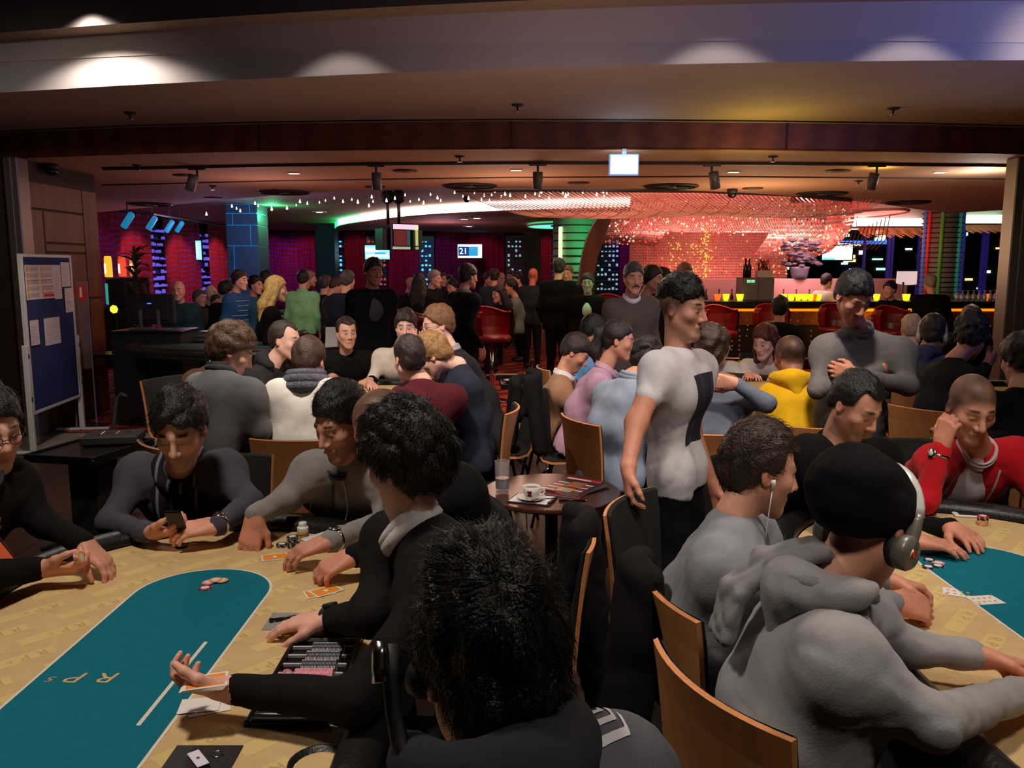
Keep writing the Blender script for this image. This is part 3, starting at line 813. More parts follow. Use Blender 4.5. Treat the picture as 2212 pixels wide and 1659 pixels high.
light('chandelier_glow', 'SPOT', W(1760, 480, 14.8), 60, (1, .5, .42), W(1740, 500, 16.6), .2, 120, .9)
light('chandelier_glow', 'SPOT', W(1300, 450, 12.6), 12, (1, .5, .4), W(1230, 450, 15), .2, 130, .9)
light('sand_wash', 'POINT', PZ(1640, 395, 2.45), 12, (1, .75, .12), size=.1)
light('sand_wash', 'POINT', W(1900, 385, 9.2), 4, (1, .8, .15), size=.1)
light('white_wash', 'POINT', PZ(2120, 425, 2.5), 24, (1, .95, .85), size=.15)
# right hand string lamps under the strip coves
for (xa, xb, y0, y1, lab) in ((1850, 1995, 490, 510, 'fringe of amber crystal strings hanging under the white strip cove'), (2078, 2178, 484, 500, 'fringe of green lit crystal strings under the strip cove by the post')):
    a = W(xa, y0, 18.8); t = thing('string_fringe', lab, 'chandelier', a); m = MB()
    for k in range(40):
        p = W(xa + (xb - xa) * k / 39, y0, 18.8) - a; q = W(xa + (xb - xa) * k / 39 + 22, y1 + 4 * math.sin(k), 18.7) - a
        m.tube([p, (p + q) / 2 + np.array((0, 0, -.05)), q], .012, 3)
    tag(m.build('strings', cry2, t), kind='stuff')
    MB().tube([(0, 0, 0), W(xb, y0, 18.8) - a], .02, 6).build('rail', fit, t)
    for e_ in ((0, 0, 0), W(xb, y0, 18.8) - a): MB().cyl(e_, (e_[0], e_[1], ZH - a[2]), .008, 5).build('wire', fit, t)
m = MB(); a0 = W(1840, 520, 13.8); t = thing('string_fringe', 'loose golden strings trailing off the right end of the chandelier', 'chandelier', a0)
for k in range(11):
    A = W(1832 + k * 9, 506 - k * 4, 13.8); B = W(1800 + k * 9, 530 + k * 1, 13.6)
    m.tube([A - a0, (A * .4 + B * .6) + np.array((.08, 0, -.06)) - a0, B - a0], .009, 3)
m.build('strings', mat('gold_string', (230, 170, 90), .2, .8), t)
# drop lights: fibre tips hanging from the hall ceiling
tipm = emis('fibre_tip', (255, 240, 225), 7)
dl = None; rr = random.Random(11)
spots = [(501, 442), (511, 447), (519, 452), (551, 436), (446, 459), (558, 441), (587, 448), (640, 440), (648, 432), (664, 436), (690, 434), (703, 430), (722, 425), (741, 432), (773, 433), (797, 441), (803, 422), (806, 432), (835, 430), (853, 425), (875, 418), (886, 432), (905, 428), (930, 417), (945, 424), (952, 430), (982, 413), (1000, 421), (1012, 425), (1025, 413), (1040, 428), (1046, 419), (1057, 430), (1062, 418), (1069, 411), (1083, 421), (1091, 416), (1102, 419), (1135, 421), (1156, 416), (1165, 420), (1169, 411), (1186, 425), (1216, 413), (1222, 420), (1227, 417), (1259, 413), (1265, 425), (1289, 417), (1303, 412), (1305, 420), (1311, 414), (620, 446), (760, 428), (915, 435)]
for (px, py) in spots:
    Y = 13.0 + rr.uniform(0, 3.2); p = W(px, py + 3, Y); sc_ = rr.uniform(.6, 1.25)
    if dl is None:
        t = thing('drop_light', 'tiny white glowing drop hanging on a thread from the hall ceiling', 'light', p, 0, 'glowing drops under the hall ceiling')
        MB().lathe([(.002, .05), (.012, .02), (.024, -.02), (.016, -.034), (.003, -.038)], 8).build('tip', tipm, t, True)
        MB().lathe([(.002, .04), (.002, .42)], 4).build('thread', mat('thread_clear', (190, 180, 170), .3), t)
        dl = t
    else: t = dup(dl, p)
    sc_ *= .68; t.scale = (sc_, sc_, sc_)
    for ch_ in t.children:
        if ch_.name.startswith('thread'): ch_.scale = (.6, .6, max((ZH - p[2]) / (.42 * sc_), .2))
# wall screens
def screen(name, px0, px1, py0, py1, Y, label, paint, yaw=0):
    a = W(px0, py1, Y); b = W(px1, py0, Y); w_ = b[0] - a[0]; h_ = b[2] - a[2]
    t = thing(name, label, 'screen', ((a[0] + b[0]) / 2, Y, a[2]), yaw)
    MB().box((-w_ / 2 - .03, .0, -.03), (w_ / 2 + .03, .07, h_ + .03), .01).build('housing', BLACK, t)
    MB().cyl((0, .06, h_ * .6), (0, .06, ZH - a[2]), .025, 8).build('mount', fit, t, True)
    for k, (x0, z0, x1, z1, c_, s_) in enumerate(paint):
        MB().box((-w_ / 2 + w_ * x0, -.004 - .001 * k, h_ * z0), (-w_ / 2 + w_ * x1, .0, h_ * z1)).build('display' if k == 0 else 'display_field', emis('scr_%d_%d_%d_%s' % (*c_, s_), c_, s_), t)
    return t, w_, h_
t, w_, h_ = screen('wall_screen', 989, 1041, 528, 557, 34.5, 'wall screen on the back wall showing the number 21', ((0, 0, 1, 1, (190, 240, 245), 2.4), (.02, .14, .46, .84, (20, 70, 140), .9), (.46, .14, .84, .84, (30, 150, 190), 1.2)))
text_mesh('numerals', '21', h_ * .62, Matrix.Translation((-w_ * .27, -.008, h_ * .48)) @ Matrix.Rotation(math.pi / 2, 4, 'X'), emis('scr_white', (255, 255, 255), 2.5), t)
screen('television', 789, 841, 530, 560, 33.5, 'wide television showing snow blue pictures behind the hanging monitors', ((0, 0, 1, 1, (110, 215, 250), 2.4), (.0, .55, .55, .8, (215, 245, 255), 2.2), (.05, .15, .95, .35, (225, 245, 255), 2.6), (.4, .36, .85, .5, (60, 150, 210), 1.4)))
screen('television', 1776, 1842, 526, 561, 18.6, 'bright white television above the right end of the bar', ((0, 0, 1, 1, (215, 240, 255), 4.2), (0, 0, .42, .14, (90, 200, 235), 2.5)))
screen('menu_screen', 411, 434, 520, 561, 28.0, 'narrow pale green menu screen among the left red curtains', ((0, 0, 1, 1, (150, 225, 225), 1.3), (.1, .1, .8, .9, (185, 235, 225), 1.3)))
# hanging monitor cluster
hc_ = W(852, 520, 17.0)
t = thing('monitor_cluster', 'cluster of dark monitors hung back to back from the ceiling on two poles', 'monitor', (hc_[0], 17.0, W(852, 540, 17)[2]))
z0 = t.location[2]
for sx in (-.12, .1):
    MB().cyl((sx, 0, .5), (sx, 0, ZH - z0), .035, 10).build('pole', STEEL, t, True)
    MB().lathe([(.05, 0), (.12, .05), (.13, .2), (.08, .25)], 14, (sx, 0, ZH - z0 - .25)).build('mount', fit, t, True)
for k, (x, y, yaw, w_, h_) in enumerate(((-.28, .05, -62, .5, .44), (-.02, .25, 10, .5, .44), (.22, -.05, 38, .62, .52), (.42, .2, 75, .5, .4))):
    R_ = rot('Z', yaw)
    MB().box((-w_ / 2, -.04, 0), (w_ / 2, .04, h_), .01, R_, (x, y, 0.0)).build('monitor', mat('monitor_green', (18, 44, 40), .4), t)
    if k == 2:
        for (x0, z0_, x1, z1, c_, s_) in ((.03, .78, .97, .97, (230, 200, 220), 1.1), (.05, .16, .52, .74, (110, 40, 40), .7), (.54, .16, .8, .74, (60, 90, 90), .7), (.82, .16, .96, .9, (200, 200, 120), .8), (.0, .02, .97, .12, (190, 200, 170), .6)):
            MB().box((-w_ / 2 + w_ * x0, -.045, h_ * z0_), (-w_ / 2 + w_ * x1, -.041, h_ * z1), 0, R_, (x, y, 0)).build('display', emis('mon_%d_%d_%d' % c_, c_, s_), t)
# cyan spots on the left track
tl = [W(x, y, Y) for x, y, Y in ((330, 462, 15.0), (420, 478, 19), (490, 490, 24))]
tag(MB().tube(tl, .02, 6).build('light_track', fit), 'thin track under the hall ceiling carrying the cyan spots', 'track')
for k, (px, py, Y, s_) in enumerate(((276, 476, 14.0, 1.0), (328, 482, 16.2, 1), (366, 489, 18.0, 1), (388, 490, 20.0, 1))):
    p = W(px, py, Y)
    t = thing('curtain_spotlight', 'cyan lit cylinder spot aimed at the left curtains, ' + ('nearest', 'second nearest', 'third nearest', 'farthest')[k] + ' of four', 'spotlight', p)
    R_ = rot('Y', 35)
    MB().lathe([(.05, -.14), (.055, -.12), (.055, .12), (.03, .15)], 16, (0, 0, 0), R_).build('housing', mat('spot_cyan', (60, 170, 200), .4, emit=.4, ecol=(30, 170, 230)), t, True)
    MB().cyl((.0, 0, .1), (.02, 0, ZH - p[2]), .012, 6).build('stem', fit, t)
# slot machines by the left wall
for k, (px, Y, c_) in enumerate(((238, 14.4, (250, 200, 60)), (268, 15.1, (235, 80, 50)), (293, 15.8, (230, 150, 60)))):
    p = W(px, 640, Y)
    t = thing('slot_machine', ('yellow topped', 'red topped', 'orange topped')[k] + ' slot machine with glowing teal screens beyond the panelled wall', 'slot machine', (p[0], Y, -.0), math.radians(-60))
    t.scale = (.8, .8, .94)
    MB().box((-.3, -.2, 0), (.3, .3, 1.1), .03).build('cabinet', MATTE, t)
    MB().box((-.3, -.05, 1.1), (.3, .3, 1.62), .03).build('upper_cabinet', MATTE, t)
    MB().box((-.24, -.07, 1.14), (.24, -.045, 1.52)).build('upper_screen', emis('slot_teal', (40, 170, 150), .8), t)
    MB().box((-.26, -.225, .62), (.26, -.195, 1.04)).build('lower_screen', emis('slot_cyan', (40, 120, 120), .5), t)
    arch_ = [(-.28, 0), (.28, 0)] + [(.28 * math.cos(a), .22 + .16 * math.sin(a)) for a in np.linspace(0, math.pi, 9)]
    m = MB().prism(arch_, -.06, .06); m.v = [(v[0], v[2], v[1] + 1.64) for v in m.v]
    m.build('topper', emis('slot_top_%d' % k, c_, .9), t)
    MB().box((-.2, -.066, 1.70), (.2, -.062, 1.88)).build('topper_panel', emis('slot_plate', (255, 240, 200), 1.5), t)
    MB().box((-.3, -.32, .55), (.3, -.2, .62), .01).build('button_deck', BLACK, t)
    for j in range(4): MB().lathe([(.03, 0), (.026, .015)], 10, (-.18 + j * .12, -.26, .62)).build('button', emis('slot_btn', (255, 250, 120), 1.5), t)
g_ = W(246, 668, 11.6)
t = thing('lit_figure', 'bright yellow glowing slot sign low beside the panelled wall', 'sign', (g_[0], 11.6, 0))
MB().box((-.02, 0, 0), (.02, .03, g_[2] - .1)).build('stand', fit, t)
MB().lathe([(.02, -.04), (.045, -.03), (.06, 0), (.045, .03), (.02, .04)], 7, (0, 0, g_[2]), rot('X', 90)).build('panel', emis('slot_yellow', (245, 235, 60), 1.6), t, True)
# tall plant in a pot
pp = W(300, 700, 10.6)
t = thing('potted_plant', 'tall spindly potted plant behind the black monitor', 'plant', (pp[0], 10.6, 0))
MB().lathe([(.16, 0), (.2, .35), (.21, .42), (.19, .42), (.18, .38)], 18).build('pot', MATTE, t, True)
stem_top = W(302, 545, 10.6)[2]
MB().tube([(0, 0, .38), (.03, 0, .9), (-.02, .02, 1.4), (.02, 0, stem_top)], .018, 6).build('stem', mat('bark', (70, 50, 36), .8), t, True)
lfm = mat('plant_leaf', (84, 62, 40), .5, var=.3, scale=5)
lme = None; rr = random.Random(4)
for k in range(70):
    z = .75 + (stem_top - .75) * (k / 70) ** .8; a = rr.uniform(0, 6.28); l_ = rr.uniform(.18, .3); tl_ = rr.uniform(.3, 1.0)
    if lme is None:
        o = MB().add([(0, -.004, 0), (.1, -.03, .05), (.2, -.028, .04), (.3, 0, -.04), (.2, .028, .04), (.1, .03, .05), (.1, 0, .06), (.2, 0, .05)], [[0, 1, 6], [0, 6, 5], [1, 2, 7, 6], [6, 7, 4, 5], [2, 3, 7], [7, 3, 4]]).build('leaf', lfm, t, True); lme = o.data
    else:
        o = bpy.data.objects.new('leaf', lme); COL.objects.link(o); o.parent = t
    o.location = (0, 0, z); o.rotation_euler = (rr.uniform(-.3, .3), -rr.uniform(.0, .9), a); s_ = l_ / .3; o.scale = (s_, s_, s_)
# monitor on the black cabinet (its back to us)
YC = 8.9
ca = W(238, 715, YC); cb = W(392, 715, YC)
t = thing('black_cabinet', 'tall black cabinet behind the pinboard, carrying a monitor', 'cabinet', ((ca[0] + cb[0]) / 2, YC, 0))
hw = (cb[0] - ca[0]) / 2; hz_ = ca[2]
MB().box((-hw + .01, .01, 0), (hw - .01, .5, hz_ - .03), .006).build('carcass', mat('cabinet_black', (9, 8, 9), .6), t)
MB().box((-hw, -.01, hz_ - .03), (hw, .52, hz_), .006).build('worktop', BLACK, t)
for sx in (-1, 1): MB().box((sx * hw * .5 - hw * .48, -.012, .05), (sx * hw * .5 + hw * .48, .01, hz_ - .05), .004).build('door', mat('cabinet_black', (9, 8, 9), .6), t)
ma_ = W(278, 700, YC + .2); mb_ = W(376, 636, YC + .2)
t = thing('monitor', 'black monitor seen from behind on the tall black cabinet', 'monitor', ((ma_[0] + mb_[0]) / 2, YC + .2, hz_))
mw_ = (mb_[0] - ma_[0]) / 2; mz = mb_[2] - hz_
MB().box((-mw_, -.03, .06), (mw_, .03, mz), .012).build('screen_housing', MATTE, t)
MB().box((-mw_ * .8, -.05, .1), (mw_ * .8, -.03, mz - .06), .01).build('rear_panel', MATTE, t)
for x in (-.36, .38): MB().box((x * mw_ - .018, -.075, .0), (x * mw_ + .018, -.055, mz * .58), .004).build('support', mat('support_steel', (120, 104, 104), .4, .6), t)
MB().box((-mw_ * .75, -.14, 0), (mw_ * .75, .1, .012), .004).build('base', GREYMETAL, t)
MB().box((-.02, -.052, mz * .74), (.025, -.0495, mz * .76)).build('status_light', emis('blue_led', (60, 110, 255), 3), t)
# gaming tables with people round them
def gaming_table(px, py, Y, rz, label, w_=1.9):
    p = W(px, py, Y)
    t = thing('gaming_table', label, 'table', (p[0], Y, 0), rz)
    pol = [(w_ / 2 * math.cos(a), .95 * math.sin(a)) for a in np.linspace(math.pi, 2 * math.pi, 15)] + [(w_ / 2, .25), (-w_ / 2, .25)]
    MB().prism(pol, .84, .90).build('top', mat('game_felt', (24, 60, 66), .9), t)
    MB().tube([(x, y, .90) for x, y in pol[:15]], .05, 8).build('rail', LEATHER, t, True)
    MB().box((-.3, -.25, .03), (.3, .15, .84), .02).build('pedestal', MATTE, t)
    MB().box((-.45, -.35, 0), (.45, .22, .03), .01).build('base', MATTE, t)
    MB().box((-.3, .05, .9), (.3, .2, .93), .004).build('chip_tray', STEEL, t)
    return t
gaming_table(640, 700, 15.2, .2, 'gaming table in front of the man in the green shirt')
gaming_table(575, 690, 13.3, 0.3, 'gaming table by the seated men on the left', .9)
gaming_table(960, 700, 16.6, -.2, 'gaming table behind the standing suit man', 2.1)
gaming_table(1060, 690, 19.5, -.2, 'gaming table with the crowd below the screen reading 21', 2.1)
t = gaming_table(560, 745, 8.7, 0, 'dark roulette table end behind the mid poker table', 2.6)
gaming_table(480, 738, 10.2, 0.1, 'dark gaming table by the tall black cabinet', 2.0)
# red bar chairs
REDL = mat('red_leather', (112, 14, 14), .35)
def bar_chair(px, py, Y, rz, label, base=True):
    p = W(px, py, Y)   # centre of the top of the back
    t = thing('bar_chair', label, 'chair', (p[0], Y, 0), rz, )
    zt_ = p[2]; zs = zt_ - .42
    prof = []
    m = MB(); P0 = []; P1 = []
    R0 = .27
    rows = []
    for j, (z, sc_) in enumerate(((zs + .06, .86), (zs + .16, 1.0), (zs + .30, 1.04), (zt_ - .03, .98), (zt_, .9))):
        rows.append([(R0 * sc_ * math.cos(a), R0 * sc_ * math.sin(a) * .9, z - (.07 * (abs(math.cos(a)) ** 2) if j > 2 else 0)) for a in np.linspace(math.radians(-28), math.radians(208), 17)])
    for th_ in (0, 1):
        for j in range(4):
            A_, B_ = rows[j], rows[j + 1]
            if th_:
                A_ = [(x * .9, y * .9, z) for x, y, z in A_]; B_ = [(x * .9, y * .9, z) for x, y, z in B_]; m.sheet(B_, A_)
            else: m.sheet(A_, B_)
    m.sheet(rows[4], [(x * .9, y * .9, z) for x, y, z in rows[4]])
    m.build('backrest', REDL, t, True)
    MB().tube(rows[4], .014, 6).build('piping', mat('red_piping', (170, 40, 30), .3), t, True)
    MB().lathe([(.02, zs - .02), (.24, zs - .01), (.26, zs + .04), (.22, zs + .075), (.02, zs + .085)], 20).build('seat', REDL, t, True)
    MB().cyl((0, 0, .03), (0, 0, zs - .02), .025, 10).build('stem', CHROME, t, True)
    MB().lathe([(.22, 0), (.22, .012), (.05, .03), (.03, .05)], 20).build('base', CHROME, t, True)
    for k in range(3):
        a = 2 * math.pi * k / 3 + .4; MB().tube([(.0, 0, .34), (.18 * math.cos(a), .18 * math.sin(a), .30), (.2 * math.cos(a + .5), .2 * math.sin(a + .5), .30)], .01, 6).build('footrest', CHROME, t, True)
    return t
bar_chair(1062, 664, 10.6, .6, 'red bar chair with chrome footrest standing clear on the red carpet')
bar_chair(880, 668, 9.6, 2.8, 'red bar chair behind the man in the cream sweater')
bar_chair(1555, 660, 11.6, .2, 'red bar chair at the bar behind the man in the white tee shirt')
bar_chair(1668, 658, 12.6, .1, 'red bar chair at the amber bar front left of the yellow glasses')
bar_chair(1808, 657, 12.8, .1, 'red bar chair behind the grey sweater man, left side')
bar_chair(1928, 662, 12.4, .1, 'red bar chair under the seated woman at the bar')
bar_chair(1315, 636, 13.6, 0, 'bright red chair behind the mustached man')
bar_chair(590, 706, 12.8, 0, 'red chair back behind the roulette table end')
# bar top ware
def onbar(px): return W(px, 650, YB + .12)[0]
YL = emis('candle_yellow', (235, 240, 30), 1.5); OR = emis('candle_orange', (255, 100, 30), 1.3)
first = None
pos = {1550: ('orange glass candle at the left end of the bar', OR), 1568: ('yellow glass candle next to the orange one at the left bar end', YL), 1598: ('wide yellow candle glass left of the steel machine', YL), 1692: ('first yellow candle glass right of the steel machine', YL), 1709: ('second yellow candle glass right of the steel machine', YL), 1724: ('third yellow candle glass right of the steel machine', YL), 1738: ('fourth yellow candle glass right of the steel machine', YL), 1751: ('fifth yellow candle glass right of the steel machine', YL), 1758: ('orange candle glass between the yellow ones', OR), 1767: ('sixth yellow candle glass, beside the bartender', YL), 1893: ('tilted yellow candle glass beside the seated woman', YL), 1957: ('square yellow candle glass between the two bar guests', YL), 2132: ('orange candle among the glassware at the right bar end', OR)}
for px, (lab, mm) in pos.items():
    t = thing('candle_glass', lab, 'candle', (onbar(px), YB + .12, ZB), 0, 'candle glasses along the bar')
    s_ = 1.15 if px in (1598, 1957) else 1
    MB().lathe([(.035 * s_, 0.002), (.052 * s_, .07), (.056 * s_, .11), (.05 * s_, .11), (.045 * s_, .02), (.004, .015)], 14).build('glass', mm, t, True)
    MB().cyl((0, 0, .016), (0, 0, .05), .02, 8).build('candle', WHITE, t, True)
sm = W(1640, 622, YB + .3)
t = thing('steel_machine', 'grey steel bar machine with two green displays on the counter', 'machine', (onbar(1640), YB + .2, ZB))
mw2 = (onbar(1674) - onbar(1605)) / 2; mh2 = W(1640, 600, YB)[2] - ZB
MB().box((-mw2, 0, 0), (mw2, .42, mh2), .01).build('housing', mat('machine_grey', (110, 98, 98), .4, .3), t)
for x in (-.62, -.36): MB().box((mw2 * x - .03, -.006, mh2 * .78), (mw2 * x + .03, .0, mh2 * .9)).build('display', emis('green_lcd', (120, 240, 150), .8), t)
MB().box((-.004, -.003, 0.02), (.004, 0, mh2 - .02)).build('door_gap', MATTE, t)
t = thing('bottle_rack', 'pair of dark bottles standing on the steel machine', 'bottle', (onbar(1618), YB + .3, ZB + mh2))
for x in (-.03, .03): MB().lathe([(.04, 0), (.04, .18), (.014, .24), (.014, .32)], 12, (x, 0, 0)).build('bottle', BLACK, t, True)
t = thing('cutlery_tray', 'wooden tray of straws on the steel machine', 'tray', (onbar(1654), YB + .3, ZB + mh2))
MB().box((-.12, -.1, 0), (.12, .1, .12), .01).build('tray', mat('tray_pale', (190, 170, 165), .5), t)
m = MB(); rr = random.Random(2)
for k in range(26): m.cyl((rr.uniform(-.1, .1), rr.uniform(-.05, .05), .12), (rr.uniform(-.13, .13), rr.uniform(-.08, .08), .22 + rr.random() * .1), .005, 4)
tag(m.build('straws', mat('straw_brown', (90, 40, 30), .6), t), kind='stuff')
# flower vase arrangement
fv = onbar(1725)
t = thing('flower_vase', 'dark flower arrangement in a pale ribbed vase behind the counter', 'vase', (W(1728, 600, 15.6)[0], 15.64, zc))
MB().lathe([(.12, 0), (.15, .06), (.17, .18), (.18, .22), (.16, .22)], 18).build('vase', mat('vase_pale', (110, 96, 118), .4), t, True)
m = MB(); rr = random.Random(8)
for k in range(60):
    a = rr.uniform(0, 6.28); r_ = rr.uniform(.02, .42); z = .22 + rr.uniform(.0, .55) * (1 - r_ * .6)
    s_ = rr.uniform(.05, .09); m.lathe([(.01, -s_ * .5), (s_, 0), (s_ * .5, s_ * .6), (.004, s_ * .3)], 7, (r_ * math.cos(a), r_ * .5 * math.sin(a), z), None, False)
tag(m.build('flowers', mat('dried_flower', (70, 55, 66), .8, var=.5, scale=14), t), kind='stuff')
# glassware at the right end and bottles on the back bar
gw = None
for k in range(18):
    px = 2075 + (k % 9) * 12; yy = YB + .08 + .16 * (k // 9)
    if gw is None:
        gw = thing('wine_glass', 'upturned clear glass among the glassware at the right bar end', 'glass', (onbar(px), yy, ZB), 0, 'glassware at the right bar end')
        MB().lathe([(.032, 0), (.038, .05), (.03, .10), (.006, .12), (.005, .16), (.03, .165), (.03, .168)], 12).build('bowl', mat('clear_glass', (225, 230, 240), .08, .3, spec=.8), gw, True)
    else: dup(gw, (onbar(px), yy, ZB))
bt = None
for k in range(16):
    px = 1500 + k * 28
    p = W(px, 604, 15.62)
    nm = 'bottle on the pink back bar wall, number'
    if bt is None:
        bt = thing('liquor_bottle', 'dark bottle silhouetted behind the bar counter against the pink back bar', 'bottle', (W(px, 640, 15.2)[0], 15.3, 1.02), 0, 'bottles in front of the pink back bar')
        MB().lathe([(.035, 0), (.035, .14), (.012, .2), (.012, .27)], 10).build('bottle_body', mat('bottle_green', (36, 34, 22), .2), bt, True)
        MB().cyl((0, 0, .268), (0, 0, .29), .014, 8).build('cap', STEEL, bt, True)
    else: dup(bt, (W(px, 640, 15.2)[0], 15.3, 1.02))
tag(MB().box((la, 15.2, 0), (lb, 15.5, 1.02), .01).build('back_counter', BLACK), 'dark back counter behind the bar carrying the bottles', 'counter')
pn = W(1953, 600, 14.6)
t = thing('menu_lamp', 'pale curved menu board standing behind the bar between the guests', 'sign', (pn[0], 14.6, 0))
a = W(1937, 612, 14.6); b = W(1982, 586, 14.6)
vs0 = [(a[0] - pn[0] + (b[0] - a[0]) * k / 8, .05 * math.sin(k / 8 * 3.14), a[2] - .0 - .03 * math.sin(k / 8 * 2.5)) for k in range(9)]
vs1 = [(x, y, b[2]) for x, y, z in vs0]
m = MB().sheet(vs0, vs1); m.sheet([(x, y + .02, z) for x, y, z in vs1], [(x, y + .02, z) for x, y, z in vs0]); m.build('board', emis('menu_board', (235, 205, 205), .75), t, True)
MB().cyl((0, .02, 0), (0, .02, a[2] + .02), .02, 8).build('stand', STEEL, t, True)
# ---------------------------------------------------------------- poker tables
FELT = mat('beige_felt', (208, 176, 126), .95, var=.05, scale=30, bump=.15, bscale=400, spec=.1)
PRINT = mat('felt_print_yellow', (218, 190, 126), .95, spec=.1)
PRINT2 = mat('felt_print_tan', (192, 160, 112), .95, spec=.1)
TEAL = mat('teal_felt', (22, 110, 128), .95, var=.06, scale=40, bump=.15, bscale=400, spec=.1)
LINE = mat('felt_line', (226, 216, 200), .9, spec=.1)
TAN = mat('felt_logo', (206, 176, 120), .9, spec=.1)
def poker_table(x, y, label, print_on=True, rz=0.0):
    t = thing('poker_table', label, 'table', (x, y, 0), rz)
    hw, hl = .58, 1.13
    MB().prism(stadium(hl + .03, hw + .03, 12), .70, .742).build('tabletop', MATTE, t)
    MB().prism(stadium(hl, hw, 16), .742, .75).build('felt', FELT, t)
    MB().prism(stadium(.735, .208, 14), .750, .7512).build('border_line', LINE, t)
    MB().prism(stadium(.727, .200, 14), .750, .7519).build('inlay', TEAL, t)
    ol = stadium(hl + .055, hw + .055, 14)
    MB().tube([(a, b, .757) for a, b in ol], .052, 10, closed=True, flat=.75).build('rail', LEATHER, t, True)
    MB().prism(stadium(hl + .02, hw + .02, 10), .62, .70).build('apron', MATTE, t)
    for s_ in (-1, 1):
        MB().lathe([(.16, .03), (.13, .1), (.12, .55), (.2, .62)], 20, (0, s_ * .6, 0)).build('pedestal', MATTE, t, True)
        MB().box((-.4, s_ * .6 - .1, 0), (.4, s_ * .6 + .1, .035), .012).build('foot', MATTE, t)
    MB().box((.131, -.20, .7519), (.141, .20, .7524)).build('bet_line', LINE, t)
    for i, (s_, sz, dx, dy) in enumerate((('R', .075, .012, -.0), ('P', .075, -.062, -.0), ('5', .04, -.118, -.008))):
        vs, fs = text_data(s_, sz)
        m = MB().add([(-px_ * 1.15 - py_ * .18 - .045 + dx, -py_ * .9 + dy + .01, .7526) for px_, py_, _ in vs], fs)
        o = m.build('letter', TAN if i < 2 else PRINT2, t)
    if print_on:
        mb_, ml = MB(), MB()
        ang = math.radians(48); u = np.array((math.cos(ang), math.sin(ang))); v = np.array((-u[1], u[0]))
        lw, lh = .185, .046
        tr, tp_, t5 = text_data('R', .046), text_data('P', .046), text_data('5', .026)
        for i in range(-9, 10):
            for j in range(-16, 17):
                c = u * (i * .262 + (j % 2) * .131) + v * (j * .098)
                cs = [c + u * a * lw / 2 + v * b * lh / 2 for a, b in ((-1, -1), (1, -1), (1, 1), (-1, 1))]
                if any(abs(q[0]) > hw - .01 or (abs(q[1]) > hl - hw and (abs(q[1]) - (hl - hw)) ** 2 + q[0] ** 2 > (hw - .012) ** 2) for q in cs): continue
                if all(abs(q[0]) < .19 and abs(q[1]) < .65 for q in cs): continue
                mb_.add([(q[0], q[1], .7503) for q in cs], [[0, 1, 2, 3]])
                if max(abs(q[0]) for q in cs) > .24 or abs(c[1]) > .8:
                    for (vs, fs), du in ((tr, .062), (tp_, .022), (t5, -.012)):
                        ml.add([(*(c + u * (du - a) + v * (-b)), .7506) for a, b, _ in vs], fs)
        tag(mb_.build('felt_print', PRINT, t), kind='stuff')
        tag(ml.build('felt_lettering', PRINT2, t), kind='stuff')
    return t
poker_table(-.94, 1.86, 'near left poker table with beige felt, teal oval and the dealer chip tray')
poker_table(1.56, 2.10, 'near right poker table in front of the man in the red jacket')
poker_table(-1.05, 5.68, 'poker table at mid distance behind the white sweater man')
poker_table(1.72, 6.15, 'poker table at mid distance in front of the man in yellow')
poker_table(4.05, 5.6, 'poker table at far right, beside the right post', False)
